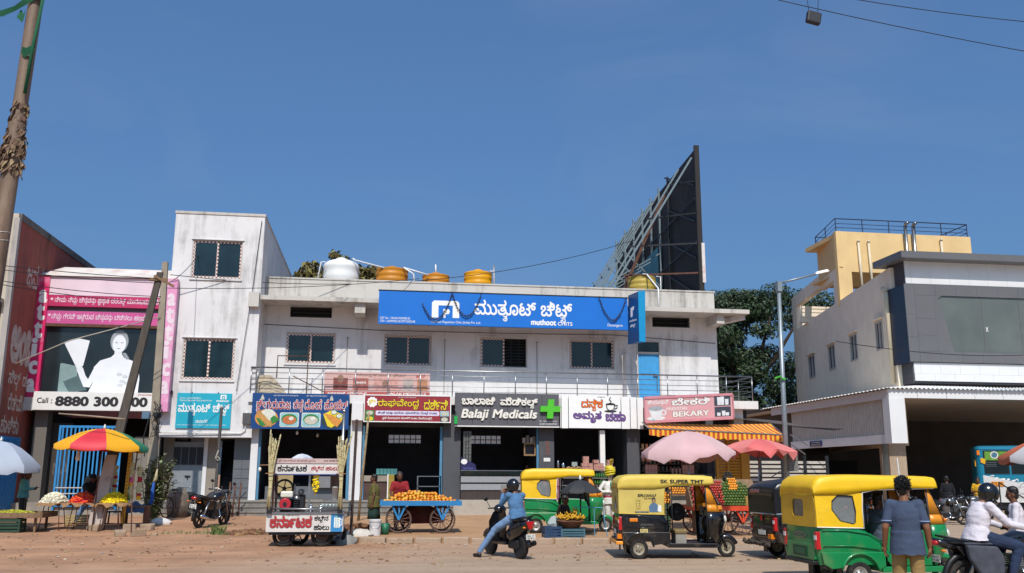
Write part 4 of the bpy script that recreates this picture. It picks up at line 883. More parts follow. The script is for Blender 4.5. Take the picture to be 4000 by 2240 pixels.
for i in range(3): MB().bar((16.9 + .3 * i, 36.2 + .2 * i, 3.78), (18.5 + .1 * i, 34.6 + .5 * i, 3.6), .025).build('roof_bar', M_DARK, aw)
# old poster banner behind the railing
t = board('poster_banner', 'faded pinkish poster banner hanging behind the balcony railing', -2.1, 2.0, 4.78, 5.68, 36.1, mat('banner_faded', '#c9a29c', .7, .12, 2, dirt=('#8c5a54', .3, 2)), .02, cat='banner')
for x0, x1, c in ((-1.75, -1.2, '#7e4038'), (-1.0, -.4, '#a8635a'), (-.2, .75, '#c08f86'), (.95, 1.35, '#ab9c96'), (1.5, 1.9, '#b07a5a')): MB().box(x0, x1, 36.09, 36.097, 4.98, 5.45).build('poster_picture', mat('poster_' + c[1:], c, .7, .3, 6), t)
flat(t, disc(-1.48, 5.42, .12, .15), mat('poster_face', '#8a6a58', .7, .2, 9), (0, 36.09, 0), name='poster_picture'); flat(t, disc(.25, 5.25, .12, .12), mat('poster_face', '#8a6a58'), (0, 36.09, 0), name='poster_picture')
pw = mat('poster_ink', '#8a5c58', .7)
text(t, 'ಸಿರಿಧಾನ್ಯಗಳ ಪಾಲಿನ ಪೌಡರ್', pw, (-.95, 36.1, 5.5), 2.0, .13); text(t, 'ಜೀನಿ', RO, (1.45, 36.1, 5.5), .35, .14); text(t, 'Jeeni', W_, (-.95, 36.08, 5.2), .45, .14)
MB().box(-2.1, 2.0, 36.07, 36.1, 4.78, 4.92).build('banner_strip', mat('banner_red', '#a5524e', .7, .1), t); text(t, 'ಬಾಲಾಜಿ ಮೆಡಿಕಲ್ಸ್', W_, (-1.95, 36.07, 4.79), 1.5, .11); text(t, 'BALAJI MEDICALS', W_, (.35, 36.07, 4.79), 1.5, .11)
tp = MB(); rr = random.Random(4)
nu = 14
rings = [[Vector((-4.35 + (.2 + .62 * (1 - h)) * cos(2 * pi * k / nu) * rr.uniform(.85, 1.12) + .1 * (1 - h), 36.25 + (.15 + .3 * (1 - h)) * sin(2 * pi * k / nu) * rr.uniform(.8, 1.15), 4.76 + .78 * h)) for k in range(nu)] for h in (0, .25, .5, .75, .95)]
tag(tp.loft(rings).build('tarpaulin_bundle', mat('tarp_beige', '#a89b86', .9, .15, 4, .4, 12), None), 'beige tarpaulin bundle heaped at the end of the balcony', 'tarpaulin')
tag(MB().tube([(-3.3, 36.3, 5.5), (-1.9, 36.3, 4.8)], .02).tube([(-3.9, 36.0, 5.4), (-3.9, 36.0, 6.25), (-2.75, 36.0, 6.25), (-2.75, 36.0, 4.8)], .025).tube([(-2.75, 36.0, 6.2), (-2.73, 36.0, 6.7)], .02).build('pipe_frame', M_RUST, None), 'rusty pipe frame standing on the balcony below the first window', 'pipe frame')

# ---------------------------------------------------------------- water tanks on the roof
def tank(name, label, x, y, r, z0, zt, m, ribs, dome, grp):
    t = thing(name, label, 'water tank', (x, y, z0), 0, grp, True); h = zt - z0; p = []
    nseg = ribs * 6
    for i in range(nseg + 1): p.append((r * (1 + .018 * (cos(2 * pi * i / 6))), h * i / nseg))
    for i in range(1, 9): a = i / 8 * pi / 2; p.append((r * (.25 + .75 * cos(a)), h + dome * sin(a)))
    MB().lathe([(0.01, 0)] + p + [(.01, h + dome)], n=32).build('shell', m, t, radians(50))
    MB().lathe([(.01, 0), (r * .33, 0), (r * .33, .07), (r * .2, .12), (.01, .12)], (0, 0, h + dome - .01), 16).build('lid', m, t, radians(40))
    return t
TY = mat('tank_amber', '#c07d1c', .5, .08, 2, dirt=('#8a5a20', .2, 3)); TY2 = mat('tank_yellow', '#dd9a08', .45, .06, 2); TO = mat('tank_olive', '#b29a45', .55, .1, 2); TWH = mat('tank_white', '#e0e0de', .5, .04, 2)
tank('water_tank', 'white round topped water tank on the roof, biggest of the tanks', -1.8, 39.8, .77, 8.7, 10.7, TWH, 4, .3, 'roof water tanks')
tank('water_tank', 'amber ribbed water tank next to the white tank', .42, 39.8, .71, 8.7, 10.62, TY, 8, .08, 'roof water tanks')
tank('water_tank', 'smallest amber water tank, sitting low behind the blue signboard', 2.37, 39.8, .6, 8.7, 10.42, TY, 8, .08, 'roof water tanks')
tank('water_tank', 'bright yellow water tank above the blue signboard lettering', 4.26, 39.8, .63, 8.7, 10.6, TY2, 8, .1, 'roof water tanks')
tank('water_tank', 'dull olive yellow water tank in front of the black hoarding', 11.7, 39.3, .64, 8.7, 10.55, TO, 8, .08, 'roof water tanks')
PV = mat('white_pipe', '#d8d8d8', .4, .03)
for lab, pts in (('white plumbing pipe bent down beside the white tank', [(-2.45, 39.1, 10.75), (-2.62, 39.1, 10.75), (-2.86, 39.1, 9.3)]), ('white plumbing pipe running from the white tank to the amber tank', [(-1.3, 39.2, 10.98), (-1.2, 39.2, 10.9), (.3, 39.2, 10.55)]), ('white plumbing pipe bent down between the two amber tanks', [(.95, 39.1, 10.6), (1.35, 39.1, 10.35), (1.42, 39.1, 9.6)]), ('white plumbing pipe sloping into the smallest amber tank', [(.9, 39.2, 10.65), (2.0, 39.2, 10.35)]), ('white vent pipe standing on the smallest amber tank', [(2.35, 39.5, 10.45), (2.33, 39.5, 10.9)]), ('white vent pipe standing beside the bright yellow tank', [(4.95, 39.2, 9.5), (4.9, 39.2, 10.9), (4.9, 39.2, 10.62), (4.72, 39.2, 10.62)]), ('white pipe climbing the parapet beside the olive tank', [(11.7, 36.85, 8.6), (11.7, 36.85, 9.6), (11.75, 38.6, 10.6), (11.55, 38.6, 10.6)]), ('white vent pipe standing between the olive tank and the hoarding', [(12.5, 39, 9.5), (12.5, 39, 10.6), (12.3, 39, 10.6)])):
    tag(MB().tube(pts, .035, 6).build('plumbing_pipe', PV, None, True), lab, 'pipe', 'roof plumbing pipes')
# ---------------------------------------------------------------- roof hoarding seen from behind
H = thing('roof_hoarding', 'tall black hoarding on the roof seen edge on from behind, propped by pale blue struts', 'hoarding', (14, 40, 8.6))
HB = mat('hoarding_sheet', '#1b1b1f', .8, .3, 1.2, .3, 8, dirt=('#3a3a40', .35, 1)); HS = mat('strut_blue', '#66777f', .6, .12, dirt=('#5a3a2c', .25, 6))
hx = lambda y: 13.95 + (y - 37.7) * .055
def hp(y, z, o=0): return (hx(y) - o, y, z)
MB().add([hp(37.8, 9.3), hp(55.5, 9.3), hp(55.5, 16.35), hp(37.8, 16.4), hp(37.8, 9.3, -.08), hp(55.5, 9.3, -.08), hp(55.5, 16.35, -.08), hp(37.8, 16.4, -.08)], [(0, 1, 2, 3), (4, 7, 6, 5), (0, 4, 5, 1), (1, 5, 6, 2), (2, 6, 7, 3), (3, 7, 4, 0)]).build('sheet', HB, H)
MB().box(13.86, 14.08, 37.68, 37.8, 9.2, 16.5).build('edge_post', mat('edge_dark', '#1a1413', .7), H)
MB().box(14.0, 14.14, 37.62, 37.69, 10.1, 11.9).build('torn_strip', mat('strip_white', '#cfc8c4', .6, .1, dirt=('#b86a4a', .5, 1.5)), H)
for y in [42.4, 44.2, 46, 48, 50.2, 52.6, 55.2]: MB().bar(hp(y, 9, .1), hp(y, 16.55, .1), .09).build('upright', HS if y > 43.5 else M_DARK, H)
for z in (12.0, 14.0): MB().bar(hp(37.8, z, .12), hp(55.4, z, .12), .05).build('rail', M_DARK, H)
for k in range(4): MB().bar(hp(38, 9.6 + 1.7 * k, .08), hp(43, 11.6 + 1.7 * k, .08), .06).build('cross_brace', M_DARK, H)
for i, y in enumerate((38.0, 40.2, 44.2, 46, 48, 50.2, 52.6)):
    MB().bar(hp(y, 16.2 if i else 16.0, .15), (hx(y) - 4.6, y + .3, 8.7), .08).build('strut', HS, H)
    if i > 1: MB().bar(hp(y, 13, .15), (hx(y) - 3.2, y, 11.2), .06).bar((hx(y) - 2.2, y, 13.2), (hx(y) - .1, y, 11.2), .06).build('brace', HS, H)
MB().bar(hp(42.4, 15.6, .3), (hx(42) - 3.4, 42, 8.7), .12).build('strut', M_RUST, H)
for z, y, o in ((10.55, 39, 3.2), (11.9, 39, 2.9), (13.3, 39.2, 2.0), (14.8, 38.6, 1.0)): MB().bar(hp(37.75, z, .1), (hx(38) - o, y, z + .05), .07).build('rail', M_RUST if z < 11 else M_DARK, H)
MB().bar((10.9, 39, 8.6), (10.9, 39, 10.6), .09).build('upright', M_RUST, H)
MB().add([hp(44.3, 10, .2), hp(52, 10, .2), hp(52, 13.2, .2), hp(44.3, 13.4, .2)], [(0, 1, 2, 3)]).build('torn_sheet', mat('teal_sheet', '#2c6f80', .6, .2, 1), H, fix=False)
# ---------------------------------------------------------------- trees
def leaf_mat(name, c, isl=.45):
    m = mat(name, c, .6, .2, 3, island=isl); b = m.node_tree.nodes['Principled BSDF']; b.inputs['Subsurface Weight'].default_value = 0; return m
def crown(mb, blobs, n, size, seed=1, droop=.0):
    rr = random.Random(seed); wsum = sum(b[1] ** 2 for b in blobs)
    for (c, r, sq) in blobs:
        for _ in range(int(n * r * r / wsum)):
            d = Vector((rr.gauss(0, 1), rr.gauss(0, 1), rr.gauss(0, 1))).normalized(); q = rr.random() ** .35
            p = Vector(c) + Vector((d.x * r * q, d.y * r * q, d.z * r * q * sq))
            nn = (d + Vector((rr.uniform(-.8, .8), rr.uniform(-.8, .8), rr.uniform(-.4, 1)))).normalized(); a = nn.orthogonal().normalized(); a.rotate(Matrix.Rotation(rr.uniform(0, 6.3), 3, nn)); b = nn.cross(a)
            s = size * rr.uniform(.5, 1.3); mb.add([p - a * s, p - b * s * .5 + nn * s * .15, p + a * s - Vector((0, 0, droop * s)), p + b * s * .5], [(0, 1, 2, 3)])
rr = random.Random(12)
T1_ = thing('rain_tree', 'huge dark green spreading tree behind the lamp post', 'tree', (27, 62, 0)); bl = []
for i in range(120):
    h = rr.random(); x = 23.0 + rr.uniform(-4.5, 6.5) * (1 if h < .75 else .7); z = 5.2 + 9.3 * h
    if x < 22.2 and h > .8: continue
    bl.append(((x, 62 + rr.uniform(-4, 4), z), rr.uniform(.7, 1.6), .62))
for i in range(26): bl.append(((rr.uniform(20.8, 26.5), 63, rr.uniform(6, 13.2)), 1.3, .7))
for x, z in ((28.5, 14.3), (27, 14.2), (25.5, 14.2), (24, 13.6), (30, 14.4), (32, 14.3), (31, 13.5), (29.5, 13), (20.5, 10), (19.8, 8), (20.5, 6.5), (21.5, 12)): bl.append(((x, 62, z), 1.5, .6))
mb = MB(); crown(mb, bl, 74000, .135, 3, .3); mb.build('crown', leaf_mat('leaf_dark', '#2a3d20', .4), T1_, fix=False)
tr = MB(); tr.tube([(26, 62, 0), (25.8, 62, 4), (25, 62, 8)], [.7, .55, .4], 10)
for k in range(9): a = k * .7; tr.tube([(25.6, 62, 4 + k * .4), (25.6 + 2.5 * cos(a), 62 + 2 * sin(a), 6.5 + k * .4), (25.6 + 5 * cos(a), 62 + 3.5 * sin(a), 9 + k * .5)], [.25, .16, .06], 7)
tr.build('trunk', mat('bark_dark', '#2e251e', .95, .2, 5, .4), T1_, True)
T1_.scale = (1.32,) * 3; T1_.location = (35.64, 81.84, -.56)
rr = random.Random(5); T2_ = thing('mango_tree', 'brownish green tree top showing behind the white water tank', 'tree', (-2, 48, 0)); mb = MB(); bl = []
for i in range(44):
    a = rr.uniform(0, 6.3); q = rr.random() ** .5; bl.append(((-2.4 + 2.05 * q * cos(a), 48 + 1.5 * q * sin(a), 11.7 + rr.uniform(-1.6, 1.8) * (1 - q * .7)), rr.uniform(.35, .65), .8))
crown(mb, bl, 5200, .17, 9, .8); mb.build('crown', leaf_mat('leaf_mango', '#665a2b', .55), T2_, fix=False)
MB().tube([(-2, 48, 0), (-2.1, 48, 6), (-2.3, 48, 12)], [.3, .22, .05], 8).build('trunk', MATS['bark_dark'], T2_, True)
# ---------------------------------------------------------------- poles and wires
Pm = mat('pole_rusted_steel', '#7d6857', .6, .25, 3, .2, metal=.1, dirt=('#4a2c1e', .6, 1.6), stretch=(2, 2, .35))
P1 = thing('steel_pole', 'tall rusted steel pole bound with dry leaves and green rags', 'pole', (-5.7, 14, 0))
pz = lambda z: Vector((-5.62 + .026 * (z - 4.7), 14, z))
MB().tube([pz(-1.35), pz(4.2)], .15, 16).build('lower_tube', mat('pole_brown', '#4d372b', .7, .25, 3, .2, dirt=('#2c1d16', .5, 2)), P1, radians(40)); MB().tube([pz(4.2), pz(6.95)], .125, 16).build('middle_tube', Pm, P1, radians(40)); MB().tube([pz(6.95), pz(12)], .105, 16).build('upper_tube', Pm, P1, radians(40))
MB().tube([pz(5.0) + Vector((.13 * cos(a), .13 * sin(a), .02 * a)) for a in [i * .5 for i in range(26)]], .006, 5).build('binding', M_ALU, P1)
lv = MB(); rr = random.Random(8)
for i in range(420):
    z = rr.uniform(6.2, 7.3); a = rr.uniform(0, 6.3); r0 = .1 + .035 * rr.random() + .03 * sin((z - 6.15) * 5); c = pz(z) + Vector((cos(a) * r0, sin(a) * r0, 0)); out = Vector((cos(a), sin(a), 0)); tg = Vector((-sin(a), cos(a), rr.uniform(-.8, .4))).normalized(); s = rr.uniform(.05, .11)
    dn = Vector((0, 0, -1)) + out * rr.uniform(-.1, .45) + tg * rr.uniform(-.5, .5); lv.add([c - tg * s * .35, c + tg * s * .35, c + tg * s * .3 + dn * s * .6 + out * .02, c + dn * s * 1.2 - tg * s * .1, c - tg * s * .3 + dn * s * .6], [(0, 1, 2, 3, 4)])
lv.build('dry_leaves', mat('dry_leaf', '#7c6550', .95, .3, 6, island=.5), P1, fix=False)
RG = mat('green_rag', '#0e4f34', .9, .2, 5)
def rag(name, pts, wd, seed):
    rr = random.Random(seed); A_, B_ = [], []
    for i, p in enumerate(pts): p = Vector(p); q = wd * rr.uniform(.5, 1.1); A_.append(p + Vector((0, rr.uniform(-.03, .03), q / 2))); B_.append(p + Vector((rr.uniform(-.03, .03), rr.uniform(-.04, .04), -q / 2)))
    return MB().loft([A_, B_], closed=False, cap=False).build(name, RG, P1, True, fix=False)
rag('rag', [(-6.2, 13.95, 8.78), (-5.95, 13.9, 8.7), (-5.75, 13.88, 8.78), (-5.55, 13.86, 8.95), (-5.4, 13.88, 9.05)], .12, 1); rag('rag', [(-5.68, 13.9, 8.72), (-5.62, 13.88, 8.63), (-5.6, 13.9, 8.75)], .16, 2)
rag('rag', [(-5.57, 13.85, 8.1), (-5.5, 13.85, 8.05), (-5.44, 13.86, 8.12), (-5.4, 13.9, 8.2)], .16, 3); rag('rag', [(-5.76, 13.88, 5.95), (-5.72, 13.9, 5.85), (-5.68, 13.9, 5.9)], .2, 4); MB().tube([(-5.36, 13.9, 9.1), (-5.42, 13.87, 8.2), (-5.46, 13.87, 7.4)], .025, 6).build('rag', RG, P1, True); MB().tube([(-5.72, 13.88, 5.8), (-5.76, 13.88, 5.3)], [.035, .012], 6).build('rag', RG, P1, True)
P1.scale = (.5714,) * 3; P1.location = (-3.257, 8, .75)
P2 = thing('leaning_post', 'dark wooden post leaning over the flower stall', 'pole', (-8.0, 28.8, .2))
MB().add([(-8.15, 28.6, .25), (-7.85, 28.6, .25), (-7.85, 28.8, .25), (-8.15, 28.8, .25), (-7.05, 29.4, 8.0), (-6.87, 29.4, 8.0), (-6.87, 29.52, 8.0), (-7.05, 29.52, 8.0)], [(0, 1, 2, 3), (4, 7, 6, 5), (0, 4, 5, 1), (1, 5, 6, 2), (2, 6, 7, 3), (3, 7, 4, 0)]).build('shaft', mat('post_wood', '#4a433c', .9, .25, 6, .4, 60, stretch=(3, 3, .3)), P2)
MB().add([(-8.19, 28.56, .2), (-7.8, 28.56, .2), (-7.8, 28.84, .2), (-8.19, 28.84, .2), (-7.9, 28.77, 2.3), (-7.6, 28.77, 2.3), (-7.6, 28.97, 2.3), (-7.9, 28.97, 2.3)], [(0, 1, 2, 3), (4, 7, 6, 5), (0, 4, 5, 1), (1, 5, 6, 2), (2, 6, 7, 3), (3, 7, 4, 0)]).build('foot_casing', mat('casing_whitewash', '#b0a49c', .9, .12, 3, .3, dirt=('#6d5a4a', .35, 4)), P2)
MB().bar((-7.1, 29.3, 7.85), (-6.5, 29.4, 7.55), .07).bar((-7.25, 29.35, 7.75), (-6.7, 29.38, 7.75), .09).build('cross_arm', M_WOOD, P2)
P3 = thing('concrete_pole', 'slim grey concrete electric pole beside the pink shop', 'pole', (-7.2, 31.5, .2))
MB().add([(-7.32, 31.4, .1), (-7.02, 31.4, .1), (-7.02, 31.65, .1), (-7.32, 31.65, .1), (-7.4, 31.45, 8.8), (-7.22, 31.45, 8.8), (-7.22, 31.6, 8.8), (-7.4, 31.6, 8.8)], [(0, 1, 2, 3), (4, 7, 6, 5), (0, 4, 5, 1), (1, 5, 6, 2), (2, 6, 7, 3), (3, 7, 4, 0)]).build('shaft', mat('pole_concrete', '#8f8576', .9, .15, 3, .3), P3)
rr = random.Random(3); tg = MB()
for k in range(16): a = Vector((-7.2, 31.35, rr.uniform(3.0, 3.9))); tg.tube([a + Vector((rr.uniform(-.12, .25), rr.uniform(-.1, 0), rr.uniform(-.25, .25))) for _ in range(4)], .011, 4)
tg.tube([(-7.35, 31.35, 3.7), (-7.5, 31.35, 2.9), (-7.42, 31.35, 2.3)], .02, 5).build('cable_tangle', BLACKW, P3)
MB().box(-7.22, -7.0, 31.3, 31.4, 3.55, 3.72).build('clamp', M_DARK, P3)
L_ = thing('street_lamp', 'tall grey street lamp post with an arm reaching over the road', 'street lamp', (13.4, 29, 0)); G_ = mat('galvanised', '#8b9499', .45, .1, metal=.5)
MB().tube([(13.38, 29, 0), (13.5, 29, 8.25)], [.1, .065], 12).build('post', G_, L_, True); MB().box(13.42, 13.58, 28.9, 29.1, 7.95, 8.3).build('bracket', G_, L_); MB().tube([(13.52, 29, 8.25), (14.9, 29, 8.62)], .035, 8).build('arm', G_, L_, True)
MB().add([(14.85, 28.92, 8.6), (15.35, 28.9, 8.72), (15.35, 29.1, 8.72), (14.85, 29.08, 8.6), (14.9, 28.95, 8.7), (15.3, 28.94, 8.8), (15.3, 29.06, 8.8), (14.9, 29.05, 8.7)], [(0, 3, 2, 1), (4, 5, 6, 7), (0, 1, 5, 4), (1, 2, 6, 5), (2, 3, 7, 6), (3, 0, 4, 7)]).build('lamp_head', M_WHITE, L_)
MB().box(13.4, 13.75, 28.86, 28.9, 1.9, 2.55).build('poster', mat('poster_mono', '#6b6a66', .7, .4, 14), L_); MB().tube([(13.55, 28.9, 3.1), (14.1, 28.8, 2.75)], .02).tube([(13.55, 28.9, 2.8), (14.0, 28.8, 2.45)], .02).build('bar', M_STEEL, L_)
MB().tube([(13.12, 28.88, 4.95), (13.3, 28.88, 5.02), (13.42, 28.88, 4.92), (13.5, 28.9, 4.94)], .035).build('green_ribbon', mat('ribbon_green', '#3d9a2a', .7), L_)
GP = mat('grey_post', '#5b5955', .5, .15, metal=.4)
q = thing('steel_post', 'thin grey post in front of the stair tower with a knotted rag', 'pole', (-5.38, 33, .3)); MB().cyl((-5.4, 33, .2), (-5.38, 33, 4.0), .055, .05).build('shaft', GP, q, radians(40)); MB().ell((-5.38, 33, 4.02), (.07, .07, .05)).build('cap', M_CONC, q, True); MB().tube([(-5.46, 32.93, 2.25), (-5.38, 32.92, 2.33), (-5.3, 32.93, 2.26), (-5.38, 32.92, 2.2), (-5.46, 32.93, 2.3), (-5.37, 32.92, 2.55)], .03).build('knotted_rag', M_CONC, q, True)
q = thing('steel_post', 'shiny steel post with a round finial standing over the blue hotel board', 'pole', (-1.14, 32, .25)); MB().cyl((-1.15, 32, .2), (-1.14, 32, 3.85), .055, .05).build('shaft', M_STEEL, q, True); MB().lathe([(.02, 0), (.07, .02), (.07, .06), (.03, .09), (.05, .12), (.01, .16)], (-1.14, 32, 3.84), 10).build('finial', M_STEEL, q, True)
q = thing('iron_post', 'rusty flat iron post beside the sugarcane cart', 'pole', (-.58, 25, .02)); MB().bar((-.6, 25, -.1), (-.55, 25, 3.2), .075, .05, (0, 1, 0)).build('shaft', mat('iron_dark_rust', '#3a2b27', .8, .2, 6), q)
q = thing('bamboo_pole', 'bamboo pole leaning before the maroon hotel board', 'pole', (-.5, 31.5, .3)); MB().tube([(-.52, 31.5, .25), (-.42, 31.5, 2.0), (-.3, 31.5, 3.8)], [.045, .04, .035], 8).build('culm', mat('bamboo_dry', '#8d7a5e', .8, .25, 5), q, True)
for i in range(7): z = .6 + .5 * i; MB().cyl((-.52 + .062 * (z - .25), 31.5, z - .012), (-.52 + .062 * (z - .25), 31.5, z + .012), .048).build('node', MATS['bamboo_dry'], q)
for lab, a, b, sg, r_ in (('long dark wire across the sky running down from the top edge', (7.79, 16, 11.24), (13.4, 16, 10.5), .04, .009), ('second dark wire high in the corner of the sky', (8.9, 16, 11.45), (13.5, 16, 11.2), .05, .009), ('wire from the roof tanks sloping up to the hoarding', (-7.9, 35.0, 9.1), (13.0, 41, 13.2), 1.2, .014), ('uppermost wire between the steel pole and the leaning post', (-11.5, 27, 7.6), (-6.95, 29.45, 7.8), .05, .012), ('second wire between the steel pole and the leaning post', (-11.5, 27, 7.5), (-6.9, 29.45, 7.65), .08, .012), ('third wire from the steel pole to the concrete pole', (-11.5, 27, 7.2), (-7.3, 31.5, 7.6), .1, .012), ('lowest wire from the steel pole to the concrete pole', (-11.5, 27, 7.12), (-7.3, 31.5, 7.4), .12, .012), ('thick service cable from the concrete pole to the tower roof', (-7.3, 31.5, 8.0), (-7.0, 37, 11.0), .3, .012), ('wire running from the concrete pole along the tower front', (-7.3, 31.5, 7.9), (1.5, 37, 9.7), .15, .012), ('wire crossing in front of the grey clad station', (15.5, 29.1, 6.3), (34, 40, 7.9), .4, .014)):
    wire('overhead_wire', lab, a, b, sg, r_)
tag(MB().tube([(-12, 30, 4.35), (-11.7, 30, 3.9), (-12.2, 30, 3.6), (-13, 30, 2.9)], .03).tube([(-11.5, 31, 5.2), (-9.8, 30.5, 5.9), (-7.3, 31.4, 6.9)], .018).build('slack_cable', mat('cable_pale', '#a39a8e', .7), None, True), 'pale slack cable looping across the pink shop', 'cable')
bx = thing('hanging_box', 'small black box hanging from a wire loop high in the sky', 'box', (8.53, 16, 10.9)); MB().box(-.15, .15, -.06, .06, -.13, .13, Matrix.Translation((8.53, 16, 10.9)) @ Matrix.Rotation(.2, 4, 'Y')).build('casing', mat('box_black', '#23242a', .6, .2, 9), bx, bevel=.03)
MB().tube([(8.44, 16, 11.02), (8.42, 16, 11.3), (8.44, 16, 11.6), (8.6, 16, 11.65), (8.7, 16, 11.5), (8.66, 16, 11.3), (8.63, 16, 11.02)], .006, 5).build('wire_loop', BLACKW, bx, True)
# ---------------------------------------------------------------- helpers for street things
def inst(me, name, loc, label, cat, group, M=None, s=1.0):
    o = bpy.data.objects.new(name, me); COL.objects.link(o); o.location = loc
    if M is not None: o.rotation_euler = M
    o.scale = (s,) * 3
    return tag(o, label, cat, group)
def umbrella(label, x, y, z, r, drop, mats, n=8, pole_z=0, droop=.1, valance=.12, seed=0, tilt=(0, 0), cat='umbrella', name='market_umbrella', finial=True, pole=True, rag=0, a0=0, polem=None, group=None):
    t = thing(name, label, cat, (x, y, z), 0, group, True); t.rotation_euler = (tilt[0], tilt[1], 0); rr = random.Random(seed)
    sub = 4; K = n * sub
    def P(k, q):
        a = a0 + 2 * pi * k / K; f = (k % sub) / sub; sag = 4 * f * (1 - f)
        rad = r * q * (1 - .045 * sag * q); h = -drop * (1 - cos(q * 1.35)) / (1 - cos(1.35)) - .05 * sag * q * q
        return Vector((rad * cos(a), rad * sin(a), h))
    qs = [0.02, .25, .5, .75, 1]
    jit = [(rr.uniform(-1, 1), rr.uniform(-1, 1)) for _ in range(K + 1)]; jit[K] = jit[0]
    for p in range(n):
        mb = MB(); rings = []
        for q in qs: rings.append([P(p * sub + k, q) for k in range(sub + 1)])
        last = []
        for k in range(sub + 1):
            e = P((p * sub + k), 1); kk = (p * sub + k) % K; jx = jit[kk]
            last.append(e * (1 + rag * .04 * jx[0]) + Vector((0, 0, -valance * (1 + rag * jx[1]) - .0)))
            last[-1].z = e.z - valance * (1 + rag * jx[1])
        rings.append(last)
        mb.loft(rings, closed=False, cap=False).build('panel', mats[p % len(mats)], t, radians(60), fix=False)
    for p in range(n): MB().tube([P(p * sub, q) - Vector((0, 0, .012)) for q in qs], .008, 4).build('rib', M_STEEL, t)
    if finial: MB().lathe([(.03, 0), (.035, .05), (.015, .12), (.005, .13)], (0, 0, 0), 8).build('finial', M_WHITE, t, True)
    if pole: MB().cyl((0, 0, pole_z - z), (0, 0, 0), .022, n=8).build('pole', polem or M_STEEL, t, True)
    return t
def heap(name, label, cat, x, y, z, rx, ry, h, m, n, ps, seed=0, stretch=1):
    """mound of flowers: a lumpy core with many small blossoms pressed into it"""
    rr = random.Random(seed); mb = MB(); K = 22
    prof = lambda q: (1 - q ** 2.2)
    mb.loft([[(x + rx * q * cos(2 * pi * k / K), y + ry * q * sin(2 * pi * k / K), z + h * prof(q) * .93) for k in range(K)] for q in (1, .85, .65, .4, .15, .02)])
    for i in range(n):
        q = rr.random() ** .5; a = rr.uniform(0, 6.3); s = ps * rr.uniform(.6, 1.3)
        M = Matrix.Rotation(rr.uniform(0, 6), 3, 'Z') @ Matrix.Rotation(rr.uniform(-.6, .6), 3, 'X')
        mb.ell((x + rx * q * cos(a), y + ry * q * sin(a), z + h * prof(q) * (.93 + .07 * rr.random())), (s * stretch, s, s * .6), M, 6, 4)
    o = mb.build(name, m, None, True); o['kind'] = 'stuff'
    return tag(o, label, cat)
def lathe_bumpy(mb, pts, r, n=10, seed=0):
    rr = random.Random(seed); mb.loft([[Vector(p) + Vector((cos(2 * pi * k / n) * r * rr.uniform(.8, 1.15), sin(2 * pi * k / n) * r * rr.uniform(.8, 1.15), 0)) for k in range(n)] for p in pts])
def crate(name, label, x, y, z, w, d, h, m, rz=0, cat='crate', group=None, rows=4):
    t = thing(name, label, cat, (x, y, z), rz, group, True)
    MB().box(-w / 2, w / 2, -d / 2, d / 2, 0, .015).build('base', m, t)
    for sx in (-1, 1):
        for sy in (-1, 1): MB().box(sx * w / 2 - .02, sx * w / 2 + .02, sy * d / 2 - .02, sy * d / 2 + .02, 0, h).build('corner_post', m, t)
    for k in range(rows):
        z0 = h * (k + .12) / rows; z1 = h * (k + .78) / rows if k < rows - 1 else h
        for sy in (-1, 1): MB().box(-w / 2 + .02, w / 2 - .02, sy * d / 2 - .012, sy * d / 2 + .012, z0, z1).build('slat', m, t)
        for sx in (-1, 1): MB().box(sx * w / 2 - .012, sx * w / 2 + .012, -d / 2 + .02, d / 2 - .02, z0, z1).build('slat', m, t)
    return t
# ---------------------------------------------------------------- flower stalls
U1 = [mat('umb_lilac', '#a4acb9', .6, .06, 2), mat('umb_lilac2', '#9ba4b4', .6, .06, 2)]
umbrella('pale lilac umbrella over the tray of loose flowers', -10.92, 29, 2.68, 1.12, .72, U1, 8, .6, valance=.16, rag=.3, seed=3, a0=.2)
Y_ = mat('umb_yellow', '#e0a012', .6, .06, 2); R_ = mat('umb_red', '#c62a38', .6, .08, 2); Gn = mat('umb_green', '#0f7a54', .6, .08, 2)
umbrella('red yellow and green panelled umbrella over the flower heaps', -7.93, 28.5, 3.05, 1.28, .5, [Gn, Y_, R_, Y_, Gn, Y_, R_, Y_], 8, .15, valance=.12, a0=-pi * .5 - .78 * 2.95 + .3, seed=2, polem=M_RUST, tilt=(0, .03))
tag(MB().tube([(-6.67, 27.45, .02), (-6.88, 28, 1.2), (-6.93, 28.4, 2.4)], .02).build('prop_rod', M_RUST, None, True), 'rusty rod wedged between stones propping the panelled umbrella rim', 'rod')
tag(MB().tube([(-8.95, 27.6, 3.42), (-8.0, 27.6, 3.35), (-7.15, 27.6, 3.28)], [.02, .025, .03], 7).build('stick', mat('stick_pale', '#8f7f6c', .8, .2, 6), None, True), 'pale stick tied across the leaning post above the umbrella', 'stick')
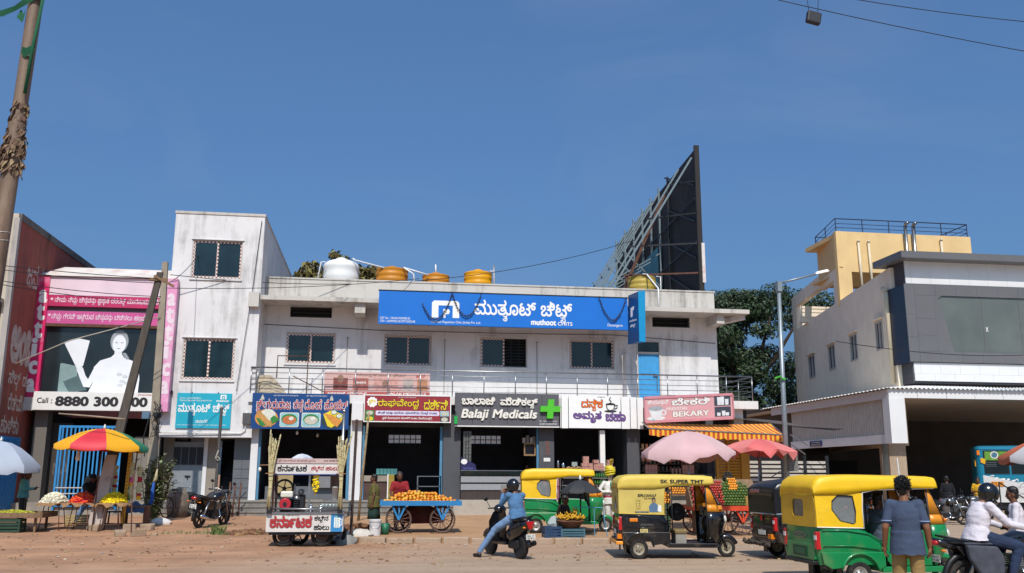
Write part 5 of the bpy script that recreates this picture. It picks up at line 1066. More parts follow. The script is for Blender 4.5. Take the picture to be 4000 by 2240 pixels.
def stool(label, x, y, z, r, h, seed):
    t = thing('flower_stand', label, 'stand', (x, y, z), 0, 'burlap covered flower stands', True); rr = random.Random(seed); K = 26
    rad = [1 + .1 * rr.uniform(-1, 1) + .08 * sin(3 * 2 * pi * k / K + seed) for k in range(K)]
    rg = [[(r * q * rad[k] * cos(2 * pi * k / K), r * q * rad[k] * sin(2 * pi * k / K), h - dz * (1 + .6 * sin(k * 1.9 + seed) + .4 * rr.uniform(-1, 1))) for k in range(K)] for q, dz in ((.02, 0), (.7, 0), (.92, .01), (1.03, .05), (1.06, .09))]
    MB().loft(rg, cap=False).build('burlap_cover', M_BURLAP, t, True, fix=False); MB().cyl((0, 0, h - .08), (0, 0, h - .012), r * .82, n=16).build('tray', M_WOOD, t)
    for k in range(4): a = pi / 4 + k * pi / 2; MB().tube([(r * .6 * cos(a), r * .6 * sin(a), h - .08), (r * .85 * cos(a), r * .85 * sin(a), 0)], .014).build('leg', M_RUST, t, True)
    MB().tube([(r * .78 * cos(pi / 4 + k * pi / 2), r * .78 * sin(pi / 4 + k * pi / 2), .18) for k in range(4)], .009, closed=True).build('stretcher', M_RUST, t)
for lab, x, y, nm, cat, m, ps, stt, n, hh, seed in (('burlap covered stand carrying white flower strings', -9.27, 29, 'white', 0, mat('petal_white', '#d6d2bd', .8, .1, 9, island=.15), .03, 2.0, 330, .3, 1), ('burlap covered stand carrying orange flowers', -8.42, 28.8, 'orange', 0, mat('petal_orange', '#d2421c', .8, .15, 9, island=.25), .035, 1.3, 330, .3, 2), ('burlap covered stand carrying yellow flowers', -7.54, 28.7, 'yellow', 0, mat('petal_yellow', '#dfc306', .8, .1, 9, island=.25), .04, 1.1, 330, .3, 3)):
    g = gz(x, y); stool(lab, x, y, g, .47, .93 - g, seed)
    heap('flower_heap', 'mound of %s blossoms on a burlap covered stand' % nm, 'flowers', x, y, .92, .38, .36, hh, m, n, ps, seed, stt)
g = gz(-10.3, 28.8)
t = thing('flower_tray', 'low wooden tray table spread with loose petals', 'table', (-10.4, 28.8, g)); MB().box(-11.8, -9.3, 28.1, 29.4, .52, .58).build('bed', M_WOOD, t)
for a, b in (((-11.8, 28.08), (-9.3, 28.08)), ((-9.28, 28.08), (-9.28, 29.4)), ((-11.8, 29.42), (-9.3, 29.42))): MB().bar((*a, .6), (*b, .6), .03, .14).build('rim', M_WOOD, t)
for x, y in ((-9.5, 28.3), (-9.5, 29.2), (-11.2, 28.3), (-11.2, 29.2)): MB().box(x - .03, x + .03, y - .03, y + .03, .02, .52).build('leg', M_WOOD, t)
heap('petal_spread', 'greenish yellow petals spread over dark red ones on the low tray', 'flowers', -10.35, 28.75, .6, .78, .5, .12, mat('petal_lime', '#a3a02c', .8, .2, 9, island=.3), 330, .03, 11); heap('petal_spread', 'dark red petals edging the low tray', 'flowers', -10.5, 28.72, .58, 1.1, .6, .06, mat('petal_crimson', '#5c1418', .8, .2, 9, island=.3), 300, .03, 12)
crate('plastic_crate', 'dark green crate under the petal tray', -10.2, 28.25, g, .75, .45, .36, mat('crate_darkgreen', '#1f3d2c', .6, .1), cat='crate', group='plastic crates')
crate('plastic_crate', 'pale yellow basket crate behind the burlap stands', -9.0, 30.4, gz(-9, 30.4), .55, .4, .3, mat('crate_cream', '#a9966a', .6, .1), cat='crate', group='plastic crates')
def garland(lab, x, y, z0, z1, bands, seed):
    t = thing('flower_garland', lab, 'garland', (x, y, z1), 0, 'thick garlands hung from the umbrella'); z = z1
    for frac, key in bands:
        e = z - (z1 - z0) * frac; mb = MB(); n = max(2, int((z - e) / .035)); lathe_bumpy(mb, [(x + .02 * sin(q), y, z + (e - z) * q / n) for q in range(n + 1)], .07 if key != 'thread' else .02, 10, seed + int(z * 100)); mb.build('flower_band', GM[key], t, radians(60)); z = e
    MB().tube([(x, y, z1), (x, y + .05, 2.55)], .006, 4).build('thread', BLACKW, t)
GM = dict(pale=mat('garland_pale', '#b9b88c', .8, .25, 30, island=0), red=mat('garland_red', '#a3202a', .8, .2, 30), pink=mat('garland_pink', '#c2528a', .8, .2, 30), yellow=mat('garland_yellow', '#dda21d', .8, .2, 30), green=mat('garland_green', '#8a9a55', .8, .3, 30), thread=M_BURLAP)
garland('pale garland with two red bands before the blue gate', -7.7, 29.2, 1.15, 2.0, ((.36, 'pale'), (.1, 'red'), (.2, 'pale'), (.1, 'red'), (.24, 'pale')), 1)
garland('pale garland with a pink rose band next to the yellow plank', -7.17, 29, 1.02, 2.08, ((.4, 'pale'), (.15, 'pink'), (.08, 'yellow'), (.27, 'pale'), (.1, 'green')), 2)
garland('pale garland with a broad red band next to the rusty rod', -6.95, 29, 1.0, 1.95, ((.3, 'pale'), (.16, 'red'), (.34, 'pale'), (.08, 'red'), (.12, 'yellow')), 3)
q = thing('perforated_plank', 'yellow perforated metal strip standing beside the garlands', 'plank', (-7.33, 29.1, 1)); MB().bar((-7.35, 29.1, .3), (-7.29, 29.1, 2.42), .1, .03, (0, 1, 0)).build('strip', mat('strip_yellow', '#d8a21a', .5, .08), q)
for i in range(13): MB().cyl((-7.335 + .0028 * i * 7 * .0 + .03 * (i / 13), 29.07, 1.0 + .105 * i), (-7.335 + .03 * (i / 13), 29.09, 1.0 + .105 * i), .013, n=8).build('hole', M_INK, q)
q = thing('light_bulb', 'white bulb hanging under the red umbrella panel', 'light bulb', (-8.62, 28.6, 2.2)); MB().lathe([(.01, 0), (.06, .02), (.075, .08), (.05, .16), (.035, .24), (.035, .3), (.01, .3)], (-8.62, 28.6, 2.12), 12).build('glass', mat('bulb_white', '#d8d2c8', .25, .03), q, True); MB().tube([(-8.62, 28.6, 2.4), (-8.6, 28.6, 2.62)], .008).build('flex', BLACKW, q)
q = thing('plastic_stool', 'dark plastic stool behind the yellow flower stand', 'stool', (-7.9, 30.2, gz(-7.9, 30.2)), 0, None, True); MB().box(-.2, .2, -.18, .18, .4, .44).build('seat', M_BLACK, q)
for a in (-1, 1):
    for b in (-1, 1): MB().bar((a * .17, b * .15, .4), (a * .2, b * .18, 0), .04).build('leg', M_BLACK, q)
q = thing('low_table', 'low reddish table draped with a blue tarpaulin beside the electric pole', 'table', (-7.2, 30, .2)); MB().box(-7.6, -6.85, 29.8, 30.3, .75, .8).build('top', M_WOOD, q); MB().box(-6.95, -6.85, 29.82, 30.28, .15, .75).build('side', mat('brick_red_board', '#6d4632', .8, .15), q); MB().box(-7.58, -7.5, 29.82, 30.28, .15, .75).build('side', MATS['brick_red_board'], q)
tp = MB(); rr = random.Random(3); tp.loft([[(-7.55 + .62 * i / 12, 29.75 + .08 * j, .82 + .05 * noise.noise((i * .6, j * .9, 2)) - (.22 * (j == 0)) + .1 * (i in (5, 6, 7)) * (j in (2, 3, 4))) for i in range(13)] for j in range(7)], closed=False, cap=False)
tag(tp.build('tarpaulin', mat('tarp_blue', '#3a5578', .7, .2, 6), None, True), 'crumpled blue tarpaulin on the low table by the garlands', 'tarpaulin')
q = tag(MB().tube([(-6.78, 30.4, 1.9), (-6.8, 30.4, 1.6), (-6.86, 30.4, 1.5)], [.02, .06, .04], 8).build('cloth', mat('cloth_cream', '#a89c7c', .9, .2, 9), None, True), 'cream cloth hanging beside the bush stem', 'cloth'); q = tag(MB().tube([(-6.84, 30.35, 1.5), (-6.86, 30.35, 1.2), (-6.85, 30.33, .95), (-6.88, 30.3, .82)], [.03, .06, .06, .07], 8).build('cloth', mat('cloth_blue', '#1f4f9a', .9, .2, 9), None, True), 'blue cloth hanging beside the bush over the low table', 'cloth')
for lab, x, y, r, sq, sd in (('squared stone beside the orange flower stand', -7.97, 28.6, .26, .75, 1), ('pale stone slab behind the rod foot', -6.95, 28.4, .24, .7, 2), ('grey stone slab behind the rod foot, next to the pale one', -6.5, 28.45, .25, .75, 3), ('brown block in front of the rod foot', -6.78, 26.75, .22, .8, 4), ('wide brown block next to the rod foot', -6.36, 26.85, .25, .75, 5), ('small pale stone beyond the brown blocks', -5.98, 27.1, .12, .8, 6)):
    rr = random.Random(sd); r *= .74; b = MB().box(-r, r, -r * .7, r * .7, 0, r * 1.15)
    b.v = [tuple(Vector(p) * rr.uniform(.72, 1.12)) for p in b.v]; o = b.build('stone', mat('stone_block', '#98826c', .95, .2, 5, .5, 30, dirt=('#6d4f3a', .4, 4)), None, bevel=.03); o.location = (x, y, gz(x, y) - .02); o.rotation_euler = (0, 0, rr.uniform(-.6, .6)); tag(o, lab, 'stone', 'stones weighing the umbrella rod')
# bush, bicycle, bag, heaps by the tower door
t = thing('roadside_bush', 'dusty broad leaved bush growing beside the electric pole', 'bush', (-7.05, 31.6, .25)); sm = MB(); rr = random.Random(21); lf = MB()
for k in range(24):
    a = rr.uniform(0, 6.3); P = [Vector((-7.05, 31.5, .2))]; tx = rr.uniform(-.35, .75)
    for j in range(5): P.append(P[-1] + Vector((tx * .22 + rr.uniform(-.1, .1), rr.uniform(-.12, .06), rr.uniform(.25, .5))))
    sm.tube(P, [.022, .018, .014, .011, .008, .005], 5)
    for j in range(1, 6):
        for q in range(8):
            p = P[j].lerp(P[j - 1], rr.random()); d = Vector((rr.uniform(-1, 1), rr.uniform(-1, .6), rr.uniform(-.3, .8))).normalized(); s = rr.uniform(.11, .21); sd = d.cross(Vector((0, 0, 1))).normalized(); n_ = sd.cross(d)
            lf.add([p, p + d * s * .4 + sd * s * .33 + n_ * .02, p + d * s, p + d * s * .4 - sd * s * .33 + n_ * .02], [(0, 1, 2, 3)])
sm.build('stem', mat('bush_stem', '#5d4d3c', .9, .2, 8), t, True); lf.build('leaf', leaf_mat('bush_leaf', '#6a7350', .4), t, fix=False)
def bicycle(label, loc, rz):
    t = thing('bicycle', label, 'bicycle', loc, rz, None, True)
    for x in (0, 1.05):
        w_ = MB().tube([(x + .33 * cos(a), 0, .34 + .33 * sin(a)) for a in [2 * pi * i / 28 for i in range(28)]], .022, 6, True).build('wheel', M_RUBBER, t, True); sp_ = MB()
        for i in range(14): a = 2 * pi * i / 14; sp_.tube([(x, 0, .34), (x + .31 * cos(a), 0, .34 + .31 * sin(a))], .003, 3)
        sp_.build('spoke', M_STEEL, w_)
    MB().tube([(0, 0, .34), (.45, 0, .3), (.9, 0, .8), (.35, 0, .85), (.45, 0, .3)], .016).tube([(0, 0, .34), (.35, 0, .85)], .013).tube([(1.05, 0, .34), (.88, 0, .95)], .016).build('frame', M_RUST, t, True)
    MB().tube([(.8, -.28, 1.0), (.88, 0, .98), (.8, .28, 1.0)], .014).build('handlebar', M_STEEL, t, True); MB().ell((.33, 0, .92), (.13, .08, .04)).build('saddle', M_BLACK, t, True)
    MB().box(-.25, .2, -.1, .1, .72, .74).build('carrier', M_STEEL, t); return t
bicycle('old rusty bicycle parked beside the bush', (-6.95, 33.0, .3), radians(62))
q = tag(MB().loft([[(-6.75 + r_ * cos(2 * pi * k / 14) * (1 + .2 * sin(k * 2.3)), 33.7 + .25 * r_ * sin(2 * pi * k / 14), z) for k in range(14)] for r_, z in ((.3, .3), (.36, .7), (.33, 1.05), (.2, 1.25), (.05, 1.28))]).build('covered_bundle', mat('bundle_sack', '#6d6258', .9, .3, 6, .4, 20), None, True), 'sacking bundle tied behind the bicycle', 'bundle')
bb = MB(); rr = random.Random(9); bb.loft([[(-6.75 + (.36 * r_) * cos(2 * pi * k / 18) * rr.uniform(.9, 1.1), 35.3 + .25 * r_ * sin(2 * pi * k / 18), .81 + z + rr.uniform(-.015, .02)) for k in range(18)] for r_, z in ((.8, 0), (1, .1), (1.02, .2), (.7, .27), (.2, .3))]); tag(bb.build('covered_burner', mat('black_cover', '#1c1c1e', .4, .4, 14, .6, 20), None), 'round burner wrapped in crinkled black plastic on the doorstep', 'burner')
def sack(name, lab, x, y, rx, ry, h, m, seed, cat='bag'):
    rr = random.Random(seed); K = 16; z = gz(x, y) - .02
    mb = MB().loft([[(x + rx * q * cos(2 * pi * k / K) * rr.uniform(.8, 1.2), y + ry * q * sin(2 * pi * k / K) * rr.uniform(.8, 1.2), z + h * hh + rr.uniform(-.02, .02)) for k in range(K)] for q, hh in ((1, 0), (1.05, .35), (.85, .7), (.5, .95), (.1, 1))])
    return tag(mb.build(name, m, None, radians(40)), lab, cat)
sack('plastic_bag', 'crumpled white plastic bag on the dirt near the bush', -6.65, 30.8, .3, .16, .2, mat('bag_white', '#c6c2c0', .5, .08, 6), 1)
sack('rubbish_sack', 'torn white woven sack lying by the rusty iron post', -.38, 25.35, .36, .22, .2, mat('sack_white', '#b9b3aa', .8, .15, 6), 2); sack('rubbish_sack', 'grey sheet of plastic heaped behind the cane cart wheel', -.75, 24.7, .3, .22, .25, mat('sack_grey', '#84837f', .6, .15, 6), 3)
so_ = MB(); rr = random.Random(31)
for i in range(150):
    a, q = rr.uniform(0, 6.3), rr.random() ** .5; x, y = (-.6 + 1.0 * q * cos(a), 26.6 + 1.2 * q * sin(a)) if i < 90 else (-3.4 + .8 * q * cos(a), 27.2 + .5 * q * sin(a)); r = rr.uniform(.04, .13); rock(so_, (x, y, gz(x, y) + (.22 if i < 90 else .08) * (1 - q)), r, .7, i)
tag(so_.build('rubble', mat('soil_clod', '#77543c', .95, .25, 4, island=.3), None, kind='stuff'), 'clods of soil and rubble heaped at the end of the pavement', 'rubble')
gr = MB(); rr = random.Random(41)
for i in range(520):
    k = rr.random(); x, y = (-4.35 + rr.gauss(0, .12), 27.2 + rr.gauss(0, .12)) if k < .35 else ((-3.7 + rr.gauss(0, .3), 27.15 + rr.gauss(0, .12)) if k < .7 else ((-5.3 + rr.gauss(0, .5), 27.6 + rr.gauss(0, .15)) if k < .88 else (-.6 + rr.gauss(0, .4), 27 + rr.gauss(0, .5)))); h = rr.uniform(.05, .3 if k < .35 else .14); z = gz(x, y); a = rr.uniform(0, 6.3); d = Vector((cos(a), sin(a), 0)); p = Vector((x, y, z))
    gr.add([p - d.orthogonal() * .012, p + d.orthogonal() * .012, p + d * h * .3 + Vector((0, 0, h * .7)), p + d * h * .55 + Vector((0, 0, h))], [(0, 1, 2), (0, 2, 3)])
tag(gr.build('weeds', leaf_mat('weed_leaf', '#5c6a33', .4), None, kind='stuff', fix=False), 'tufts of weeds and grass sprouting from the dirt', 'weeds')
for i, (x, y, h, lab) in enumerate(((-5.35, 33.9, 1.0, 'rusty bar of the chained railing nearest the grey post'), (-4.82, 32.2, 1.25, 'tallest rusty bar, leaning, with a short chain'), (-4.86, 33.6, 1.05, 'third rusty bar of the chained railing'), (-4.72, 34.0, 1.1, 'rusty bar of the chained railing closest to the white pier'))):
    t = thing('railing_bar', lab, 'post', (x, y, gz(x, y)), 0, 'rusty chained bars before the steps'); z = gz(x, y); MB().tube([(x - .03, y, z - .05), (x + .02, y, z + h)], .03, 8).build('bar', M_RUST, t, True); MB().ell((x + .02, y, z + h), (.035, .035, .03)).build('knob', M_RUST, t, True)
    if i in (0, 2): MB().tube([(x, y, z + .9), (x + .15, y - .2, z + .55), (x + .4, y - .5 * (1 - i / 2), z + .85)], .02, 5).tube([(x, y, z + .55), (x + .2, y - .2, z + .2), (x + .42, y - .5 * (1 - i / 2), z + .5)], .02, 5).build('chain', M_DARK, t)
# ---------------------------------------------------------------- sugarcane juice cart
def wheel_set(t, c, r, wdt, spokes, m_t, m_r, name='wheel', axis='Y', sr=.014, hub=.05, tyre=.05):
    cx, cy, cz = c; w_ = MB().tube([(cx + r * cos(a), cy, cz + r * sin(a)) for a in [2 * pi * i / 30 for i in range(30)]], tyre, 8, True).build(name, m_t, t, True)
    s_ = MB()
    for i in range(spokes): a = 2 * pi * i / spokes + .2; s_.tube([(cx, cy, cz), (cx + r * .96 * cos(a), cy, cz + r * .96 * sin(a))], sr, 5)
    s_.tube([(cx + (r - tyre) * cos(a), cy, cz + (r - tyre) * sin(a)) for a in [2 * pi * i / 30 for i in range(30)]], .014, 5, True); s_.build('spoke', m_r, w_, True)
    MB().cyl((cx, cy - wdt, cz), (cx, cy + wdt, cz), hub, n=12).build('hub', m_r, w_, True); return w_
C = thing('sugarcane_cart', 'sugarcane juice cart with painted white panels and cane bundles at both corners', 'cart', (-1.7, 24.1, 0)); PW = mat('cart_white', '#cdc7c2', .55, .1, 3, dirt=('#8c7a6c', .25, 4)); AL = mat('sheet_aluminium', '#8f9194', .35, .15, 3, metal=.8)
Yf = 23.6; ca = -.0
MB().box(-2.6, -1.06, Yf, Yf + .03, .37, .79).build('front_panel', PW, C); MB().box(-1.055, -.78, Yf, Yf + .03, .37, .79).build('mug_panel', mat('cart_blue', '#2f7fb4', .5, .15, 2), C)
MB().box(-.79, -.76, Yf + .03, 24.6, .37, .79).box(-2.62, -2.59, Yf + .03, 24.6, .37, .79).build('side_panel', PW, C); MB().box(-2.64, -.74, Yf - .03, 24.62, .8, .84).build('counter', AL, C); MB().box(-2.55, -.8, Yf + .05, 24.55, .3, .37).build('chassis', M_DARK, C)
CR = mat('cart_red_ink', '#a3262a', .55, .1); two(C, 'ಕರ್ನಾಟಕ', mat('cart_shadow', '#8d8884', .6), CR, (-2.52, Yf, .47), 1.0, .28, .04, .03); text(C, 'ಕಬ್ಬಿನ', M_INK, (-1.46, Yf, .59), .34, .17, bold=.03); text(C, 'ಹಾಲು', M_INK, (-1.47, Yf, .41), .38, .14, bold=.03); text(C, 'ಶ್ರೀ ಉಳ್ಳೇಗಡ್ಡಿ ಮಲ್ಲಪ್ಪ', M_INK, (-2.23, Yf, .74), .4, .04, bold=0)
flat(C, rrect(-.98, -.83, .47, .72, .02), W_, (0, Yf, 0), gap=.006, name='mug_picture'); flat(C, disc(-.905, .72, .075, .02), F_['cyan'], (0, Yf, 0), gap=.01, name='mug_picture')
for i in range(3):
    for k in range(4): flat(C, disc(-.945 + .04 * i, .51 + .05 * k, .014, .02, 8), F_['cyan'], (0, Yf, 0), gap=.011, name='mug_picture')
MB().tube([(-.83, Yf - .01, .67), (-.79, Yf - .01, .66), (-.79, Yf - .01, .54), (-.83, Yf - .01, .51)], .012, 6).build('mug_picture', W_, C)
for cx in (-2.2, -1.27):
    wheel_set(C, (cx, 23.85, .27), .235, .06, 0, M_RUBBER, M_DARK, tyre=.045); MB().cyl((cx, 23.86, .27), (cx, 23.9, .27), .16, n=20).build('rim', mat('rim_brown', '#4d4038', .7, .2), C); wheel_set(C, (cx + .3, 24.55, .27), .235, .06, 5, M_RUBBER, M_DARK, tyre=.045)
    MB().box(cx - .03, cx + .03, 23.8, 23.84, .22, .4).build('axle_bracket', M_STEEL, C)
for x, y in ((-2.5, 23.75), (-.86, 23.75), (-2.5, 24.5), (-.86, 24.5), (-1.63, 23.8)): MB().box(x - .025, x + .025, y - .025, y + .025, .84, 2.05 if x != -1.63 else 1.78).build('upright', M_STEEL if x == -1.63 else M_RUST, C)
MB().box(-2.48, -.88, 23.65, 23.68, 1.76, 2.0).build('name_board', PW, C); MB().box(-2.46, -.88, 23.66, 23.69, 2.02, 2.14).build('name_board', mat('cart_pink', '#b9a09c', .6, .12, 4), C); MB().box(-2.5, -.84, 23.69, 24.6, 2.0, 2.04).build('roof', AL, C); MB().box(-2.5, -.86, 23.6, 23.66, 1.735, 1.757).build('trim', mat('trim_blue', '#2d3a75', .5), C)
text(C, 'ಕರ್ನಾಟಕ', M_INK, (-2.42, 23.65, 1.82), .72, .16, bold=.03); text(C, 'ಕಬ್ಬಿನ ಹಾಲು', CR, (-1.6, 23.65, 1.81), .68, .15, bold=.02, shear=.2); text(C, 'ಶ್ರೀ ಕಾಳಿದಾಸ ಮಲಿಯ ಪ್ರಸನ್ನ', mat('cart_dull_ink', '#7c5a58', .7), (-2.4, 23.66, 2.05), .9, .06, bold=0); text(C, 'ಉಚ ದಾವಣಗೆರೆ', M_INK, (-1.3, 23.66, 2.07), .35, .05, bold=0)
MB().tube([(-2.5, 23.55, .93), (-.9, 23.55, .9)], .025, 8).build('rail', AL, C, True)
for x in (-2.55, -.85): MB().box(x - .06, x + .06, 23.5, 23.62, .82, .96).build('cane_holder', M_DARK, C)
rr = random.Random(6); CM = mat('cane_skin', '#b5aa80', .55, .2, 7, dirt=('#7d7446', .3, 9))
for side, x0, n, tops in (('first', -2.58, 8, [(-2.62, 2.82), (-2.56, 2.62), (-2.5, 2.6), (-2.38, 2.7), (-2.6, 2.72), (-2.54, 2.5), (-2.47, 2.55), (-2.65, 2.4)]), ('other', -.86, 10, [(-.95, 2.66), (-.89, 2.68), (-.83, 2.6), (-.76, 2.58), (-.62, 2.78), (-.98, 2.45), (-.7, 2.5), (-.86, 2.4), (-.8, 2.45), (-.74, 2.62)])):
    for i in range(n):
        xt, zt = tops[i]; t = thing('sugarcane', 'peeled sugarcane stalk in the bundle at the %s' % ('cart corner by the red engine' if side == 'first' else 'cart corner by the mug picture'), 'sugarcane', (x0, 23.56, .95), 0, 'sugarcane stalks on the juice cart'); a = Vector((x0 + rr.uniform(-.07, .07), 23.54 + rr.uniform(-.05, .05), .9)); b = Vector((xt, 23.56 + rr.uniform(-.05, .05), zt)); m_ = Vector((x0 + (xt - x0) * .25 + rr.uniform(-.02, .02), 23.55, 1.8)); P = [a, a.lerp(m_, .5), m_, m_.lerp(b, .5) + Vector((rr.uniform(-.02, .02), 0, 0)), b]
        MB().tube(P + [b + (b - P[3]).normalized() * .03], [.021, .022, .022, .02, .018, .006], 7).build('stalk', CM, t, True)
        for k in range(9): f = (k + .5) / 9 * 4; j = int(f); p = P[j].lerp(P[min(j + 1, 4)], f - j); MB().cyl(p - Vector((0, 0, .008)), p + Vector((0, 0, .008)), .024, n=7).build('node', M_BURLAP, t)
for z, x in ((1.77, -2.56), (1.77, -.84)): MB().tube([(x + .13 * cos(a), 23.55 + .08 * sin(a), z) for a in [2 * pi * i / 14 for i in range(14)]], .012, 5, True).build('binding', M_BURLAP, C)
E_ = thing('petrol_engine', 'red and white petrol engine driving the cane crusher', 'engine', (-2.2, 23.9, .84)); MB().cyl((-2.2, 23.72, 1.03), (-2.2, 23.95, 1.03), .145, n=20).build('recoil_cover', mat('engine_red', '#a81c2c', .4, .1), E_, radians(40), bevel=.02); MB().cyl((-2.2, 23.7, 1.03), (-2.2, 23.73, 1.03), .05, n=12).build('starter_hub', M_DARK, E_); MB().box(-2.32, -2.02, 23.72, 23.95, 1.19, 1.34).build('fuel_tank', mat('tank_offwhite', '#cbc8bd', .4, .06), E_, bevel=.03); MB().box(-2.35, -2.05, 23.95, 24.15, .84, 1.15).build('crankcase', M_DARK, E_, bevel=.02)
for i in range(6): MB().box(-2.0, -1.88, 23.8, 24.0, .9 + .045 * i, .92 + .045 * i).build('cooling_fin', M_DARK, E_)
K_ = thing('cane_crusher', 'dark cane crusher with a spoked flywheel on the juice cart', 'machine', (-2.15, 24.2, .84)); wheel_set(K_, (-2.28, 24.2, 1.4), .22, .03, 5, M_DARK, M_DARK, 'flywheel', tyre=.02); MB().box(-2.05, -1.75, 24.05, 24.4, .84, 1.25).build('gear_case', M_DARK, K_, bevel=.03); MB().cyl((-1.95, 24.0, 1.15), (-1.95, 24.45, 1.15), .09, n=12).cyl((-1.85, 24.0, 1.32), (-1.85, 24.45, 1.32), .07, n=12).build('roller', M_STEEL, K_, True); MB().cyl((-2.02, 24.2, 1.25), (-2.02, 24.2, 1.5), .02).build('shaft', M_STEEL, K_); MB().box(-2.12, -1.92, 24.15, 24.25, 1.5, 1.53).build('press_plate', M_DARK, K_)
o = heap('marigold_string', 'bright yellow marigold string hanging under the cart roof', 'garland', -1.47, 23.7, 1.3, .001, .001, .001, GM['yellow'], 1, .01, 1); bpy.data.objects.remove(o)
mg = MB(); rr = random.Random(2)
for i in range(70): z = 1.33 + .4 * rr.random(); w_ = .085 * (1 - .5 * abs((z - 1.55) / .25)); mg.ell((-1.47 + rr.uniform(-w_, w_), 23.7 + rr.uniform(-.05, .05), z), (.03, .03, .025), None, 6, 4)
mg.tube([(-1.47, 23.7, 1.7), (-1.46, 23.7, 1.85)], .008).tube([(-1.47, 23.7, 1.36), (-1.48, 23.7, 1.22)], [.025, .005]); tag(mg.build('marigold_string', mat('marigold', '#dcc20a', .8, .1, 9, island=.2), None, True), 'bright yellow marigold string hanging under the cart roof', 'garland')
for lab, x, y, h, r in (('dented steel water pot on the juice cart', -1.57, 23.75, .2, .07), ('smaller steel pot with a handle on the juice cart', -1.33, 23.75, .17, .06)): o = MB().lathe([(.01, 0), (r * .8, 0), (r, h * .35), (r * .55, h * .65), (r * .35, h * .75), (r * .5, h * .85), (r * .2, h), (.01, h)], (x, y, .84), 14).build('steel_pot', M_CHROME, None, True); tag(o, lab, 'pot')
q = thing('paper_cups', 'stack of white paper cups standing at the cart end', 'cups', (-1.0, 23.9, 1.15)); MB().lathe([(.01, 0), (.06, 0), (.075, .3), (.08, .3), (.08, .32), (.01, .32)], (-1.0, 23.9, 1.13), 12).build('cup', M_WHITE, q, True); MB().box(-1.3, -.85, 23.8, 24.1, 1.1, 1.13).build('cup_shelf', AL, q)
for i in range(5): o = MB().lathe([(.01, 0), (.03, 0), (.038, .11), (.01, .11)], (-1.28 + .09 * i, 23.75, .93), 10).build('glass_tumbler', mat('tumbler', '#8e9c9c', .1, .1, spec=.8), None, True); tag(o, 'ribbed glass tumbler in the row on the cart counter', 'tumbler', 'glass tumblers on the juice cart')
bgm = MB(); rr = random.Random(14); bgm.loft([[(-1.88 + rx_ * cos(2 * pi * k / 14) * rr.uniform(.9, 1.1) + .1 * z, 24 + .2 * sin(2 * pi * k / 14), 2.04 + z) for k in range(14)] for rx_, z in ((.27, 0), (.29, .06), (.24, .13), (.13, .2), (.02, .22))]); tag(bgm.build('folded_sheet', mat('sheet_white', '#c9cbd6', .7, .1, 3, dirt=('#3a3f7c', .35, 3)), None, radians(40)), 'folded white and blue plastic sheet lying on the cart roof', 'sheet')
q = thing('lamp_holder', 'bulb on a stick arm beside the cane bundle', 'lamp', (-2.8, 23.7, 1.95)); MB().tube([(-2.6, 23.7, 1.98), (-2.88, 23.7, 1.97)], .014).build('arm', M_WOOD, q); MB().ell((-2.85, 23.7, 1.87), (.04, .04, .055)).build('bulb', MATS['bulb_white'], q, True)
q = tag(MB().box(-1.15, -1.0, 24.4, 24.43, 1.35, 1.75).box(-1.05, -.92, 24.38, 24.4, 1.4, 1.72).build('hung_cloth', mat('rag_brown', '#6d5a52', .9, .2, 8), None), 'brown rag hanging inside the juice cart', 'cloth')
# ---------------------------------------------------------------- orange cart
def spoked_cart(lab, loc, rz, L, m, wheels, rw, zt, W_d=1.25):
    t = thing('fruit_cart', lab, 'cart', loc, rz, 'four wheeled fruit carts', True)
    for k in range(8): MB().box(-L / 2, L / 2, -W_d / 2 + W_d * k / 8 + .005, -W_d / 2 + W_d * (k + 1) / 8 - .005, zt - .06, zt - .03).build('plank', M_WOOD, t)
    for s in (-1, 1): MB().box(-L / 2 - .02, L / 2 + .02, s * W_d / 2 - .02, s * W_d / 2 + .02, zt - .1, zt + .03).build('side_rail', m, t); MB().box(s * L / 2 - .02, s * L / 2 + .02, -W_d / 2 + .02, W_d / 2 - .02, zt - .09, zt + .02).build('side_rail', m, t)
    for wx in wheels:
        for s in (-1, 1):
            y = s * (W_d / 2 - .12); wheel_set(t, (wx, y, rw), rw - .03, .05, 14, mat('cart_tyre', '#4a3b33', .8, .2, 7), mat('cart_spoke', '#6b5148', .7, .2, 7), tyre=.02, sr=.009)
            MB().bar((wx - .18, y - s * .0 + s * .07, zt - .1), (wx, y + s * .07, rw), .05, .02, (0, 1, 0)).bar((wx + .18, y + s * .07, zt - .1), (wx, y + s * .07, rw), .05, .02, (0, 1, 0)).bar((wx, y + s * .075, zt - .1), (wx, y + s * .075, rw), .03, .02, (0, 1, 0)).build('axle_bracket', m, t)
        MB().cyl((wx, -W_d / 2 + .1, rw), (wx, W_d / 2 - .1, rw), .02).build('axle', M_DARK, t)
    return t
CB = mat('cart_sky_blue', '#1f74ac', .55, .12, dirt=('#5a4a3c', .25, 5))
gO = gz(1.25, 26.3)
spoked_cart('blue rimmed cart piled with oranges on tall spoked wheels', (1.27, 26.4, gO), radians(-1), 2.2, CB, (-.6, .6), .37, .85)
om = MB().ell((0, 0, 0), (.045, .045, .041), None, 10, 7).mesh('orange'); om.materials.append(mat('orange_peel', '#dc9024', .5, .15, 12, .2, 120)); om.polygons.foreach_set('use_smooth', [True] * len(om.polygons)); om3 = [om]
for nm_, c_ in (('orange_peel_deep', '#d07a16'), ('orange_peel_pale', '#dba63a')): q = om.copy(); q.materials[0] = mat(nm_, c_, .5, .15, 12, .2, 120); om3.append(q)
rr = random.Random(50); oc = 0
